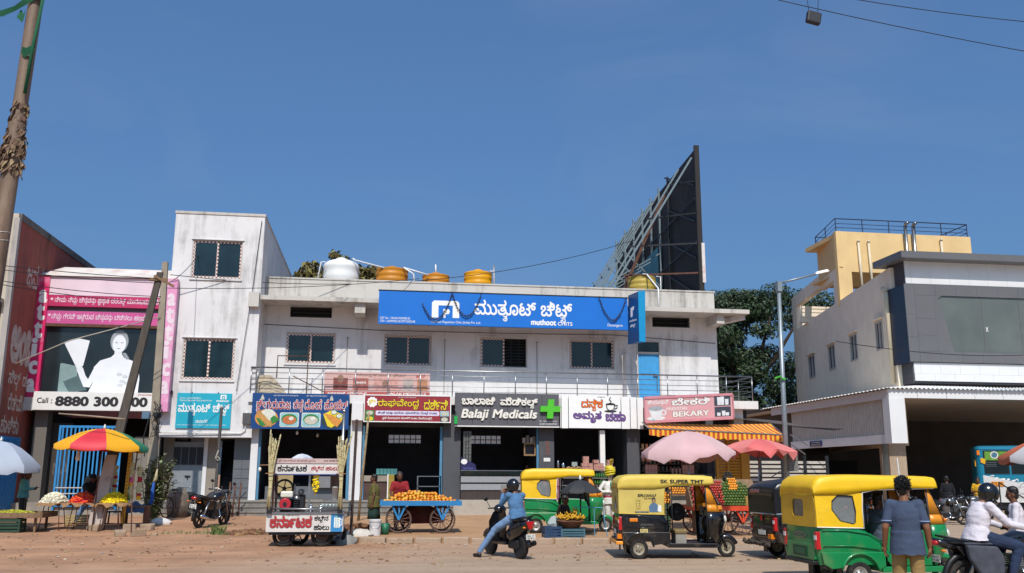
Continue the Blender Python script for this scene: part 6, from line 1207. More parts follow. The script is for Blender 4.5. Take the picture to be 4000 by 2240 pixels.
for lay in range(5):
    n_ = int(20 - lay * 2.6)
    for i in range(n_):
        for j in range(4 - min(lay, 2)):
            if oc >= 190: break
            xl = 1.0 - lay * .15; x = 1.27 - .12 * (lay > 2) - xl + 2 * xl * (i + .5 * (lay % 2) + rr.uniform(-.15, .15)) / n_; hmax = .26 * (1 - ((x - 1.1) / 1.15) ** 2)
            if lay * .062 > hmax: continue
            y = 25.85 + j * .088 + lay * .045 + rr.uniform(-.01, .01); oc += 1
            inst(rr.choice(om3), 'orange', (x + rr.uniform(-.012, .012), y + rr.uniform(-.015, .015), gO + .875 + lay * .062 + rr.uniform(-.016, .016)), 'ripe orange in the pile on the blue rimmed cart', 'orange', 'oranges on the blue cart', (rr.uniform(0, 3), rr.uniform(0, 3), 0), rr.uniform(.9, 1.1))
MB_ = MB().loft([[(1.27 + 1.02 * q * cos(2 * pi * k / 28), 26.38 + .5 * q * sin(2 * pi * k / 28), gO + .83 + .2 * (1 - q * q)) for k in range(28)] for q in (1, .8, .5, .2, .02)]).build('orange_pile', mat('orange_mass', '#c07d20', .6, .35, 22, .5, 25), None, True, kind='stuff'); tag(MB_, 'mass of oranges heaped in the middle of the blue cart', 'oranges')
q = sack('cloth_bundle', 'dark red and green cloth bundle slung between the cart wheels', 1.3, 26.9, .6, .2, .5, mat('bundle_maroon', '#54201f', .9, .4, 4, dirt=('#17352c', .5, 2)), 8, 'bundle'); q.location.z += .25
q = thing('plastic_bucket', 'white plastic bucket standing at the pavement edge', 'bucket', (.03, 25.5, gz(.03, 25.5)), 0, None, True); MB().lathe([(.01, 0), (.145, 0), (.155, .36), (.17, .36), (.17, .4), (.15, .4), (.148, .37), (.12, .02), (.01, .02)], n=20).build('body', mat('bucket_white', '#c4c3c4', .45, .06, 3), q, radians(40)); MB().tube([(-.15, -.06, .3), (-.08, -.15, .2), (.08, -.15, .2), (.15, -.06, .3)], .006).build('handle', M_STEEL, q); MB().cyl((0, 0, .4), (0, 0, .415), .165, n=20).build('lid', M_WHITE, q)
tag(MB().lathe([(.01, 0), (.1, 0), (.12, .3), (.01, .3)], (.3, 25.75, gz(.3, 25.7)), 14).build('green_pail', mat('pail_green', '#1d5f45', .5, .1), None, True), 'dark green pail half hidden behind the white bucket', 'bucket')
# ---------------------------------------------------------------- banana seller's pitch
bk_ = thing('banana_basket', 'round cane basket heaped with bananas on a crate', 'basket', (5.18, 24.6, .36)); BM = mat('basket_cane', '#6b4730', .85, .25, 20, .5, 60)
for i in range(7): z = .37 + .032 * i; r = .2 + .028 * i; MB().tube([(5.18 + r * cos(a), 24.6 + r * sin(a), z + .006 * sin(6 * a + i * 3)) for a in [2 * pi * k / 32 for k in range(32)]], .021, 5, True).build('cane_ring', BM, bk_, True)
MB().cyl((5.18, 24.6, .36), (5.18, 24.6, .5), .19, .33, n=20).build('lining', BM, bk_)
def banana_mesh():
    mb = MB(); P = [Vector((.09 * sin(a), 0, .09 * (1 - cos(a)))) for a in [(-.9 + 1.8 * i / 6) for i in range(7)]]; mb.tube(P, [.008, .016, .019, .02, .019, .015, .006], 6); me = mb.mesh('banana'); me.materials.append(mat('banana_skin', '#c8971f', .5, .2, 14, dirt=('#6d5418', .25, 14))); me.polygons.foreach_set('use_smooth', [True] * len(me.polygons)); return me
bm_ = banana_mesh(); rr = random.Random(77)
for i in range(64):
    a = pi + pi * i / 31 if i < 32 else rr.uniform(0, 2 * pi); q = .34 if i < 32 else rr.uniform(.05, .3); up = rr.uniform(0, .05) if i < 32 else rr.uniform(.02, .12) + (.1 if a < 1.2 else 0)
    inst(bm_, 'banana', (5.18 + q * cos(a), 24.6 + q * sin(a), .62 + up), 'ripe banana in the heap on the cane basket', 'banana', 'bananas in the cane basket', (rr.uniform(-.4, .4), rr.uniform(-.9, .3), a + pi / 2 * rr.choice([0, 1]) + rr.uniform(-.4, .4)), rr.uniform(.9, 1.2))
CN = mat('crate_navy', '#1d3a5a', .6, .12); CT = mat('crate_teal', '#3c5f6d', .6, .12); kz = gz(4.65, 24.5)
crate('plastic_crate', 'navy crate with a plastic sheet beside the banana basket', 4.66, 24.5, .13, .42, .35, .3, CN, .05, group='plastic crates'); crate('plastic_crate', 'grey teal crate under the banana basket', 5.2, 24.5, .12, .6, .4, .25, CT, -.03, group='plastic crates')
q = sack('plastic_sheet', 'clear plastic sheet crumpled on the navy crate', 4.8, 24.8, .2, .18, .3, mat('sheet_clear', '#9aa2a0', .3, .1, 6), 4, 'sheet'); q.location.z = .25
umbrella('black umbrella shading the banana seller', 5.49, 24.7, 1.63, .56, .3, [mat('umb_black', '#2b2b2e', .7, .08)], 8, .5, valance=.01, cat='umbrella', name='rain_umbrella', polem=M_BLACK, seed=5)
for lab, pts in (('blue rope strut beside the banana basket', [(5.85, 24.6, .12), (5.84, 24.6, .9)]), ('blue rope strut bent near the statue', [(6.2, 24.6, .12), (6.12, 24.6, .55), (6.1, 24.6, .85)]), ('blue rope stretched level under the black umbrella', [(5.3, 24.6, .92), (6.1, 24.6, .9)])): tag(MB().tube(pts, .012).build('rope', mat('rope_blue', '#4f8fae', .7), None), lab, 'rope')
# ---------------------------------------------------------------- fruit cart with apples and limes, umbrellas
umbrella('big pale pink umbrella with a torn scalloped rim', 9.35, 27, 3.08, 1.42, .62, [mat('umb_pink', '#c9a6a6', .75, .06, 2), mat('umb_pink2', '#c49e9f', .75, .06, 2)], 8, .2, valance=.2, rag=.75, seed=6, a0=.3, finial=False)
umbrella('coral red umbrella sagging beside the pale pink one', 12.5, 29, 2.95, 1.25, .35, [mat('umb_coral', '#d27772', .75, .08, 2), mat('umb_coral2', '#c8615f', .75, .08, 2)], 8, .1, valance=.16, rag=.9, seed=9, a0=.1, finial=False, tilt=(0, .06))
CO = mat('cart_orange', '#c7401c', .55, .12, dirt=('#5a3a2c', .25, 5)); gF = .16
spoked_cart('orange painted cart stacked with apples and limes', (9.55, 25.0, gF), 0, 1.9, CO, (-.6, .4), .35, .76, 1.3)
def fruit_grid(nm, m, x0, x1, z0, y0, rows, cols, r, lab, grp, cut, seed):
    me = MB().ell((0, 0, 0), (r, r, r * .93), None, 10, 7).mesh(nm); me.materials.append(m); me.polygons.foreach_set('use_smooth', [True] * len(me.polygons)); rr = random.Random(seed)
    for j in range(rows):
        for i in range(cols):
            x = x0 + (x1 - x0) * (i + .5 * (j % 2)) / cols; z = z0 + j * r * 1.72
            if not cut(x, z): continue
            inst(me, nm, (x, y0 + (z - z0) * .42 + rr.uniform(-.006, .006), z), lab, nm, grp, (rr.uniform(0, 3), rr.uniform(0, 3), 0), rr.uniform(.94, 1.05))
AP = mat('apple_skin', '#a8322a', .35, .3, 9, dirt=('#c99a4a', .25, 5)); LM = mat('sweet_lime_skin', '#4a6424', .5, .25, 6, dirt=('#9a9a3a', .2, 5))
fruit_grid('apple', AP, 8.6, 9.48, .98, 24.45, 10, 12, .039, 'red apple in the slope of apples on the orange cart', 'apples on the orange cart', lambda x, z: True, 1)
fruit_grid('sweet_lime', LM, 9.46, 10.45, .98, 24.45, 12, 12, .042, 'green sweet lime in the slope on the orange cart', 'sweet limes on the orange cart', lambda x, z: not (9.68 < x < 9.95 and z > 1.4) and z < 1.72 - abs(x - 9.8) * .6, 2)
fruit_grid('orange', om.materials[0], 9.7, 9.95, 1.4, 24.66, 5, 4, .038, 'orange tucked among the sweet limes', 'oranges among the sweet limes', lambda x, z: True, 3)
tag(MB().box(8.6, 10.45, 24.78, 24.84, .93, 1.0).add([(8.55, 24.5, .92), (10.5, 24.5, .92), (10.5, 24.98, 1.66), (8.55, 24.98, 1.66), (8.55, 24.98, .92), (10.5, 24.98, .92)], [(0, 1, 2, 3), (0, 3, 4), (1, 5, 2), (0, 4, 5, 1), (4, 3, 2, 5)]).build('display_ramp', M_WOOD, None), 'wooden ramp behind the apples and limes', 'ramp')
heap('fruit_net', 'dark net of fruit on top of the lime slope', 'fruit', 9.8, 25.0, 1.62, .18, .15, .25, mat('net_dark', '#2f2a22', .8, .3, 9, island=.4), 60, .035, 5)
q = tag(MB().box(10.05, 10.2, 24.4, 24.6, .94, 1.2).build('carton', mat('carton_tan', '#9a7a3c', .8, .1), None, bevel=.01), 'tan carton standing beside the sweet limes', 'carton')
# crates of small oranges visible through the black auto rickshaw
S_ = thing('crate_rack', 'green crate rack holding trays of oranges behind the black auto rickshaw', 'rack', (8.1, 25.2, gz(8.1, 25)))
for k in range(5): MB().box(7.5, 8.1, 25.0, 25.4, .25 + .15 * k, .37 + .15 * k).build('crate_tier', mat('rack_green', '#33442f', .6, .1), S_)
MB().box(8.1, 8.9, 25.0, 25.4, 1.2, 1.24).build('shelf', M_WOOD, S_); MB().box(8.85, 8.9, 25, 25.4, .2, 1.2).box(8.1, 8.14, 25, 25.4, .2, 1.2).build('leg', M_WOOD, S_)
fruit_grid('orange', om.materials[0], 7.52, 8.1, 1.03, 25.0, 5, 8, .036, 'small orange in the slanting tray seen through the black auto', 'oranges seen through the black auto', lambda x, z: True, 6)
fruit_grid('orange', om.materials[0], 8.12, 8.9, 1.28, 25.0, 3, 10, .036, 'small orange on the upper shelf seen through the black auto', 'oranges on the upper shelf', lambda x, z: True, 7)
# ---------------------------------------------------------------- goods in the shops
def shelf_unit(name, lab, x0, x1, y0, y1, zs, m, cat='shelf'):
    t = thing(name, lab, cat, ((x0 + x1) / 2, y0, zs[0]))
    for z in zs: MB().box(x0, x1, y0, y1, z - .025, z).build('shelf_board', m, t)
    for x in (x0, x1): MB().box(x - .02, x + .02, y0, y1, zs[0] - .02, zs[-1]).build('side', m, t)
    MB().box(x0, x1, y1 - .02, y1, zs[0], zs[-1]).build('back', M_SHOPWALL, t); return t
shelf_unit('bottle_shelf', 'open shelves of bottles under the tea shop counter', 7.08, 9.05, 35.3, 35.75, [.84, 1.1, 1.38, 1.66, 1.95], mat('shelf_grey', '#77756f', .6, .1))
def bottle_mesh(nm, m):
    me = MB().lathe([(.005, 0), (.033, 0), (.035, .12), (.014, .17), (.013, .22), (.005, .22)], n=8).mesh(nm); me.materials.append(m); me.polygons.foreach_set('use_smooth', [True] * len(me.polygons)); return me
bg_, bc_ = bottle_mesh('bottle', mat('bottle_green', '#3f7a35', .2, .2)), bottle_mesh('bottle', mat('bottle_clear', '#8c8a78', .2, .3)); rr = random.Random(8)
for z, lab, me, x0, n in ((1.66, 'bottle on the top shelf under the tea shop counter', bc_, 7.15, 20), (1.38, 'green soft drink bottle on the middle tea shop shelf', bg_, 8.1, 10), (1.1, 'green soft drink bottle on the lower tea shop shelf', bg_, 8.1, 10)):
    for i in range(n): inst(me if not (z == 1.66 and i > 10) else bg_, 'bottle', (x0 + i * .092, 35.38, z), lab, 'bottle', lab.replace('bottle', 'bottles', 1), (0, 0, 0), rr.uniform(.95, 1.1))
pk = MB().box(-.11, .11, -.09, .09, 0, .13).mesh('rusk_packet'); pk.materials.append(mat('packet_pinkish', '#a5786c', .6, .25, 9, dirt=('#d0b49a', .35, 9)))
pts_ = [(x, z) for z, xs_2 in ((1.96, (8.05, 8.27, 8.5, 8.72)), (2.09, (8.03, 8.25, 8.52, 8.7)), (2.22, (8.1, 8.5)), (2.35, (8.1,)), (1.96, (9.0, 9.15)), (2.09, (9.05,)), (2.22, (9.07,))) for x in xs_2]
for x, z in pts_: inst(pk, 'rusk_packet', (x, 35.45 + rr.uniform(-.02, .02), z), 'pinkish rusk packet stacked on the tea shop counter', 'packet', 'rusk packets on the tea counter', (0, 0, rr.uniform(-.2, .2)))
pk2 = MB().box(-.055, .055, -.06, .06, 0, .34).mesh('rusk_packet'); pk2.materials.append(MATS['packet_pinkish'])
for i, x in enumerate((10.55, 10.67, 10.79, 10.91, 12.05, 12.17, 12.29, 12.41, 11.6, 11.75, 11.9)): inst(pk2, 'rusk_packet', (x, 35.4, 1.83), 'tall rusk packet standing on the bakery counter', 'packet', 'rusk packets on the bakery counter', (0, 0, 0), 1.0 if i < 8 else .6)
tag(MB().box(10.45, 13.2, 35.25, 35.7, .82, 1.82).build('bakery_counter', mat('counter_glass', '#3a3836', .3, .3, 3), None), 'dark counter across the bakery front', 'counter')
for k in range(4): 
    t = thing('jar_shelf', ['lowest jar shelf on the bakery wall', 'second jar shelf on the bakery wall', 'third jar shelf on the bakery wall', 'top jar shelf on the bakery wall'][k], 'shelf', (11.7, 36.6, 1.9 + .3 * k), 0, 'jar shelves in the bakery'); MB().box(10.6, 13.0, 36.5, 36.7, 1.9 + .3 * k, 1.92 + .3 * k).build('board', M_WOOD, t)
    for i in range(14): MB().cyl((10.75 + .165 * i, 36.56, 1.93 + .3 * k), (10.75 + .165 * i, 36.56, 2.12 + .3 * k), .055, n=8).build('jar', mat('jar_%d' % (i % 3), ['#6d5a45', '#7d4a3a', '#5a5a50'][i % 3], .3, .2), t)
q = thing('yellow_shutter_door', 'yellow louvred double door beside the bakery', 'door', (14.1, 35.4, .8)); YM = mat('door_yellow', '#b07c16', .55, .1, 3)
for x0, x1 in ((13.4, 13.5), (13.86, 13.94), (14.45, 14.8)): MB().box(x0, x1, 35.35, 35.5, .8, 3.6).build('stile', YM, q)
for x0, x1 in ((13.5, 13.86), (13.94, 14.45)):
    for k in range(24): MB().box(x0, x1, 35.4, 35.46, .85 + .115 * k, .85 + .115 * k + .085, Matrix.Translation((0, 35.43, .9 + .115 * k)) @ Matrix.Rotation(.5, 4, 'X') @ Matrix.Translation((0, -35.43, -.9 - .115 * k))).build('slat', YM, q)
q = thing('slat_fence', 'dark framed fence of white slats behind the lamp post', 'fence', (16, 37, .3))
for x in (14.9, 15.9, 16.9, 17.9, 18.9): MB().box(x - .06, x + .06, 36.9, 37.0, 0, 2.6).build('post', M_DARK, q)
for x in (14.96, 15.96, 16.96, 17.96):
    for k in range(8): MB().box(x + .02, x + .86, 36.92, 36.95, 1.0 + .18 * k, 1.11 + .18 * k).build('slat', mat('slat_white', '#b5aea4', .6, .1), q)
tag(MB().box(3.2, 5.62, 35.0, 35.6, .82, 1.15).box(3.2, 5.62, 35.02, 35.6, 1.15, 1.9).build('medicine_counter', mat('counter_brown', '#3b302b', .5, .2, 3, stretch=(4, 4, .2)), None), 'long dark counter of the medical shop', 'counter'); ct = bpy.data.objects['medicine_counter']
for z0, z1 in ((1.2, 1.42), (1.48, 1.7)): MB().box(3.18, 5.64, 34.97, 35.0, z0, z1).build('counter_band', mat('band_grey', '#8d8f92', .4, .05), ct)
MB().box(3.2, 5.62, 34.98, 35.0, 1.74, 1.88).build('counter_glass', M_GLASS, ct); MB().box(3.18, 5.64, 34.96, 35.62, 1.9, 1.93).build('counter_top', M_STEEL, ct)
q = thing('blue_placard', 'dark blue wedge shaped placard standing on the medicine counter', 'placard', (3.5, 35.2, 1.93)); MB().prism([(0, 0), (.6, 0), (.55, .22), (.0, .5)], (3.2, 35.25, 1.93), (1, 0, 0), (0, 0, 1), .03).build('panel', mat('placard_navy', '#1b1c4c', .5), q); flat(q, disc(.12, .32, .12, .1), M_WHITE, (3.2, 35.25, 1.93), gap=.004, name='emblem'); text(q, 'best brand', mat('placard_lilac', '#6c6cb0', .5), (3.3, 35.25, 1.98), .35, .06, bold=0)
rr = random.Random(61)
q = thing('hanging_sachets', 'strips of sachets hanging at the medical shop entrance', 'sachets', (3.4, 35.7, 2.4))
for i in range(3):
    for k in range(9): MB().box(3.32 + .11 * i, 3.41 + .11 * i, 35.68, 35.7, 3.3 - .13 * k, 3.42 - .13 * k).build('sachet', mat('sachet_grey', '#5a5a58', .4, .4, 12), q)
q = thing('wall_cabinet', 'wooden wall cabinet with boxes on it beside the medical shop pier', 'cabinet', (6.0, 36.2, 2.5)); MB().box(5.75, 6.22, 36.0, 36.05, 2.5, 2.56).box(5.75, 6.22, 36, 36.05, 2.95, 3.0).box(5.75, 5.8, 36, 36.05, 2.56, 2.95).box(6.17, 6.22, 36, 36.05, 2.56, 2.95).build('frame', mat('cabinet_wood', '#8a6a44', .7, .15), q); MB().box(5.78, 6.2, 36.2, 36.25, 2.5, 3.0).build('back', M_SHOPWALL, q)
for i, (x, h) in enumerate(((5.7, .2), (5.85, .3), (6.0, .22), (6.1, .25))): tag(MB().box(x, x + .11, 36.02, 36.2, 3.0, 3.0 + h).build('medicine_box', mat('medbox%d' % (i % 2), ['#9a9084', '#6d6258'][i % 2], .6), None), ['short pale box on the wall cabinet, next to its outer edge', 'tall dark box on the wall cabinet', 'pale box on the wall cabinet beside the tall dark one', 'dark box on the wall cabinet nearest the pier'][i], 'box', 'boxes on the wall cabinet')
q = thing('wall_poster', 'orange scribbled poster on the grey pier with a white notice under it', 'poster', (6.65, 35.79, 2.2)); MB().box(6.52, 6.78, 35.785, 35.798, 2.5, 3.1).build('paper', M_PIERGREY, q)
for k in range(6): text(q, 'ಕಠ'[k % 2], mat('poster_orange', '#8a4a36', .7), (6.58, 35.785, 3.0 - .09 * k), .14, .07)
MB().box(6.5, 6.76, 35.78, 35.796, 2.28, 2.42).build('notice', M_PLATE, q)
for lab, x0, x1, z0, z1, c in (('pinkish picture board leaning on the pier above the green auto rickshaw', 6.38, 7.04, 1.35, 1.94, '#8c5d66'), ('mauve poster printed with pale trousers and shoes', 6.5, 7.02, .66, 1.32, '#7a4a5e')):
    t = board('picture_board', lab, x0, x1, z0, z1, 35.2, mat('picture_' + c[1:], c, .6, .15, 3), .03)
    if 'trousers' in lab:
        flat(t, [(6.62, 1.3), (6.92, 1.3), (6.9, .85), (6.8, .83), (6.77, 1.1), (6.74, .83), (6.64, .85)], C_, (0, 35.2, 0), gap=.005, name='printed_trousers'); flat(t, [(6.6, 1.32), (6.94, 1.32), (6.92, 1.22), (6.62, 1.22)], RO, (0, 35.2, 0), gap=.008, name='printed_shirt'); flat(t, disc(6.68, .79, .06, .04), W_, (0, 35.2, 0), gap=.007, name='printed_shoe'); flat(t, disc(6.86, .79, .06, .04), W_, (0, 35.2, 0), gap=.007, name='printed_shoe')
    else: flat(t, disc(6.75, 1.75, .12, .09), OR_, (0, 35.2, 0), gap=.006, name='printed_figure')
for lab, x, h, r, m_ in (('steel flask at the end of the tea counter', 7.0, .34, .05, M_STEEL), ('steel kettle beside the flask on the tea counter', 7.2, .26, .07, M_CHROME)): o = MB().lathe([(.01, 0), (r, 0), (r * .95, h * .7), (r * .6, h * .85), (r * .6, h), (.01, h)], (x, 35.4, 1.97), 12).build('flask', m_, None, True); tag(o, lab, 'flask')
tag(MB().box(7.3, 7.95, 35.3, 35.6, 1.96, 2.0).build('snack_tray', M_STEEL, None), 'steel tray of buns on the tea counter', 'tray'); tag(MB().box(7.55, 7.76, 35.4, 35.55, 2.1, 2.26).build('snack_box', mat('box_clear', '#8f9a98', .2), None), 'clear snack box standing in the bun tray', 'box')
bun = MB().ell((0, 0, 0), (.06, .05, .035), None, 8, 5).mesh('bun'); bun.materials.append(mat('bun_crust', '#9c7a5a', .7, .2, 9)); bun.polygons.foreach_set('use_smooth', [True] * len(bun.polygons))
for i in range(9): inst(bun, 'bun', (7.36 + .065 * i, 35.36 + .08 * (i % 2), 2.03 + .03 * (i % 3 == 1)), 'small bun lying in the steel tray', 'bun', 'buns in the tray')
# hotel interiors
q = thing('hotel_counter', 'brown counter with a printed front and a pale board top in the maroon sign shop', 'counter', (0, 36, .82)); MB().box(-.62, .48, 36.0, 36.4, .82, 1.5).build('front', mat('counter_print', '#4a332c', .6, .3, 3), q); MB().box(-.7, .5, 35.95, 36.45, 1.5, 1.72).build('top_board', mat('ply_pale', '#8d8274', .7, .15), q)
q = thing('menu_stand', 'yellow menu stand between the two fruit sellers', 'stand', (.57, 35.5, .82)); MB().box(.44, .48, 35.5, 35.54, .5, 1.77).build('post', M_WHITE, q); MB().box(.48, .7, 35.5, 35.53, .9, 1.76).build('panel', mat('menu_yellow', '#8f7a2a', .6, .2, 5), q)
bxm = MB().box(-.06, .06, -.06, .06, 0, .22).mesh('water_bottle'); bxm.materials.append(mat('bottle_teal', '#4f8584', .3, .25))
for i in range(6): inst(bxm, 'water_bottle', (.08 + .13 * i, 36.3, 1.76), 'teal water bottle standing in the dim hotel', 'bottle', 'water bottles in the dim hotel', (0, 0, .1 * i))
tag(MB().box(1.58, 2.5, 35.9, 36.3, 1.68, 1.71).box(1.58, 2.5, 35.9, 36.3, 1.3, 1.33).box(1.58, 1.62, 35.9, 36.3, .82, 1.68).box(2.46, 2.5, 35.9, 36.3, .82, 1.68).build('steel_table', M_STEEL, None), 'steel work table with a lower shelf in the maroon sign shop', 'table')
q = thing('cooking_bench', 'tiled cooking bench in the blue sign shop', 'bench', (-2.6, 36.6, .82)); MB().box(-4.2, -1.6, 36.9, 37.4, .82, 1.3).build('base', M_TILE, q); MB().box(-2.35, -1.5, 36.7, 36.75, 1.25, 1.68).build('board', mat('board_grey2', '#77767a', .6, .1), q); MB().box(-3.75, -3.15, 36.7, 36.75, 1.05, 1.72).build('board', mat('board_cream', '#a08c62', .6, .1), q)
for i, (x, z) in enumerate(((-3.6, 3.3), (-2.9, 3.25))): q = thing('ceiling_bulb', ['bulb hanging under the blue hotel board', 'dim bulb deeper in the blue board shop'][i], 'light bulb', (x, 35.6 + i, z)); MB().ell((x + .6, 35.7 + i, z), (.05, .05, .08)).build('glass', MATS['bulb_white'], q, True); MB().tube([(x + .6, 35.7 + i, z + .08), (x + .6, 35.7 + i, 3.6)], .006).build('flex', BLACKW, q)
# ---------------------------------------------------------------- auto rickshaws
RIM = mat('rim_silver', '#a6a49e', .4, .12, 6, metal=.5, dirt=('#6d5c4a', .35, 6)); RIMD = mat('rim_dusty', '#8f8672', .6, .15, 6, dirt=('#5e4e3e', .4, 6))
def disc_wheel(t, c, r, w_, rim, name='wheel', n=28):
    c = Vector(c); M = Matrix.Rotation(pi / 2, 3, 'X')
    o = MB().lathe([(.6 * r, -w_ * .42), (.78 * r, -w_ / 2), (.93 * r, -w_ * .48), (r, -w_ * .28), (r, w_ * .28), (.93 * r, w_ * .48), (.78 * r, w_ / 2), (.6 * r, w_ * .42)], c, n, M, cap=False).build(name, M_RUBBER, t, radians(50))
    MB().lathe([(.01, w_ * .36), (.16 * r, w_ * .36), (.2 * r, w_ * .28), (.4 * r, w_ * .2), (.5 * r, w_ * .34), (.62 * r, w_ * .43), (.62 * r, -w_ * .43), (.01, -w_ * .3)], c, n, M, cap=False).build('rim', rim, o, radians(35))
    nb = MB()
    for k in range(5): a = 2 * pi * k / 5; q = c + Vector((.3 * r * cos(a), -w_ * .24, .3 * r * sin(a))); nb.cyl(q, q - Vector((0, .012, 0)), .012, n=6)
    nb.build('wheel_nut', M_DARK, o); return o
def resample(P, n):
    P = [Vector(p) for p in P]; L = [(P[(i + 1) % len(P)] - P[i]).length for i in range(len(P))]; T = sum(L); out = []; i = 0; acc = 0
    for k in range(n):
        d = T * k / n
        while acc + L[i] < d: acc += L[i]; i += 1
        out.append(P[i].lerp(P[(i + 1) % len(P)], (d - acc) / L[i]))
    return out
def auto(label, loc, rz, body, hood, cowl, rim, win=True, door=True, group='three wheeled auto rickshaws', flap=False, rearcol=None, drop=0, wx=0, ce=0):
    t = thing('auto_rickshaw', label, 'auto rickshaw', loc, rz, group, True); rr = random.Random(int(loc[0] * 100)); rearcol = rearcol or hood
    def rrect3(x0, x1, hw, z, r, k=5): return [(p[0], p[1], z) for p in rrect(x0, x1, -hw, hw, r, k)]
    MB().loft([rrect3(-.53, .56, .6, .36, .1), rrect3(-.56, .56, .62, .5, .12), rrect3(-.575, .56, .635, .7, .13), rrect3(-.57, .46 + ce * .6, .635, .86, .13), rrect3(-.55, .38 + ce, .63, .965, .12), rrect3(-.53, .36 + ce, .61, .98, .11)]).build('tub', body, t, radians(40))
    for s in (-1, 1):
        P = [(-.53, .56), (.555, .56), (.555, .34), (.34 + wx * 1.0, .29)] + [(wx + .31 * cos(radians(a)), .21 + .31 * sin(radians(a))) for a in range(15, 170, 12)] + [(-.36, .3), (-.5, .38)]
        MB().prism(P, (0, s * .645, 0), (1, 0, 0), (0, 0, 1), .07 if s < 0 else -.07 * -1).build('side_skirt', body, t, bevel=.012)
        MB().tube([(wx + .33 * cos(radians(a)), s * .645, .21 + .33 * sin(radians(a))) for a in range(8, 176, 12)], .022, 6).build('wheel_arch', body, t, True)
        MB().tube([(-.5, s * .643, .9), (-.1, s * .65, .9), (.3, s * .65, .84), (.5, s * .645, .72)], .012, 5).tube([(-.5, s * .648, .66), (0, s * .653, .66), (.5, s * .65, .6)], .009, 5).build('body_crease', body, t, True)
        disc_wheel(t, (wx, s * .56, .21), .21, .11, rim)
        MB().box(wx - .3, wx - .28, s * .5 - .09, s * .5 + .09, .1, .4).build('mud_flap', M_BLACK, t)
    # rear face details
    MB().prism(rrect(-.5, .5, .42, .68, .04), (-.585, 0, 0), (0, -1, 0), (0, 0, 1), .04).build('tail_panel', body, t, bevel=.01)
    MB().box(-.6, -.5, -.24, .24, .47, .63).build('plate_recess', mat('recess_green', '#0c3a26', .5) if win else M_BLACK, t)
    MB().box(-.606, -.6, -.17, .17, .5, .6).build('number_plate', M_PLATE if not win else mat('plate_green', '#1d5a3c', .5), t)
    MB().box(-.63, -.5, -.52, .52, .36, .42).build('bumper', M_BLACK if not flap else cowl, t, bevel=.015)
    for s in (-1, 1):
        l = MB().box(-.59, -.5, s * .56 - .045, s * .56 + .045, .6, .88).build('tail_lamp', M_RED, t, bevel=.012); MB().box(-.594, -.52, s * .56 - .04, s * .56 + .04, .75, .82).build('reverse_lens', M_WHITE, l)
    if win:
        MB().ring([(-.578, .2 * cos(a) * (1.25 - .25 * abs(sin(a))), .8 + .05 * sin(a)) for a in [2 * pi * i / 24 for i in range(24)]], [(-.578, .17 * cos(a) * 1.2, .8 + .033 * sin(a)) for a in [2 * pi * i / 24 for i in range(24)]], (-.008, 0, 0)).build('badge', M_STEEL, t); text(t, 'BAJAJ', M_STEEL, (-.577, .14, .78), .28, .045, (0, -1, 0), bold=.02)
    # floor, door, front shell
    MB().box(.5, 1.66, -.58, .58, .25, .31).build('floor', body if win else M_DARK, t)
    for s in (-1, 1): MB().box(.5, 1.6, s * .6 - .03, s * .6 + .03, .24, .33).build('sill', body, t, bevel=.01)
    if door:
        for s in (-1, 1): MB().prism([(.57, .9), (.62, .95), (1.12, .94), (1.3, .87), (1.38, .7), (1.36, .34), (.66, .34), (.6, .42), (.57, .7)], (0, s * .63, 0), (1, 0, 0), (0, 0, 1), .03).build('door', body, t, bevel=.015)
    def arc(base, nose, hw, z, t0=-90, t1=90, n=20):
        out = []
        for i in range(n + 1):
            a = radians(t0 + (t1 - t0) * i / n); c_, s_ = max(cos(a), 0), sin(a); out.append((base + (nose - base) * c_ ** .75, hw * abs(s_) ** .85 * (1 if s_ > 0 else -1), z))
        return out
    sh = MB().loft([arc(1.38, 1.6, .4, .25), arc(1.4, 1.74, .48, .36), arc(1.4, 1.86, .56, .56), arc(1.4, 1.93, .59, .8), arc(1.4, 1.89, .6, .98)], closed=False, cap=False).build('front_shell', body, t, radians(50), fix=False); sh.modifiers.new('solid', 'SOLIDIFY').thickness = .015
    cw = MB().loft([arc(1.4, 1.89, .603, .985), arc(1.39, 1.83, .6, 1.14)], closed=False, cap=False)
    for a0, a1 in ((-90, -58), (58, 90)): cw.loft([arc(1.39, 1.83, .6, 1.14, a0, a1, 6), arc(1.36, 1.5, .585, 1.6, a0, a1, 6)], closed=False, cap=False)
    c_ = cw.build('cowl', cowl, t, radians(50), fix=False); c_.modifiers.new('solid', 'SOLIDIFY').thickness = .012
    ws = MB().loft([arc(1.385, 1.825, .597, 1.145, -58, 58), arc(1.355, 1.495, .582, 1.6, -58, 58)], closed=False, cap=False).build('windscreen', mat('windscreen', '#20222a', .06, .2, 2, spec=.8, alpha=.55), t, True, fix=False)
    MB().tube(arc(1.385, 1.83, .6, 1.14, -58, 58), .014, 5).tube([arc(1.385, 1.83, .6, 1.14, 58, 58, 1)[0], arc(1.355, 1.5, .585, 1.6, 58, 58, 1)[0]], .014, 5).tube([arc(1.385, 1.83, .6, 1.14, -58, -58, 1)[0], arc(1.355, 1.5, .585, 1.6, -58, -58, 1)[0]], .014, 5).build('rubber_seal', M_BLACK, t, True)
    for s in (-1, 1): MB().ell((1.86, s * .3, .82), (.05, .09, .09)).build('headlamp', mat('lamp_glass', '#c9c9c4', .12, .05), t, True); MB().ell((1.72, s * .5, 1.05), (.05, .05, .035)).build('indicator', M_ORANGE, t, True)
    MB().tube([(1.9, s_ * .25, .9) for s_ in (-1, 1)], .01).build('trim', M_CHROME, t)
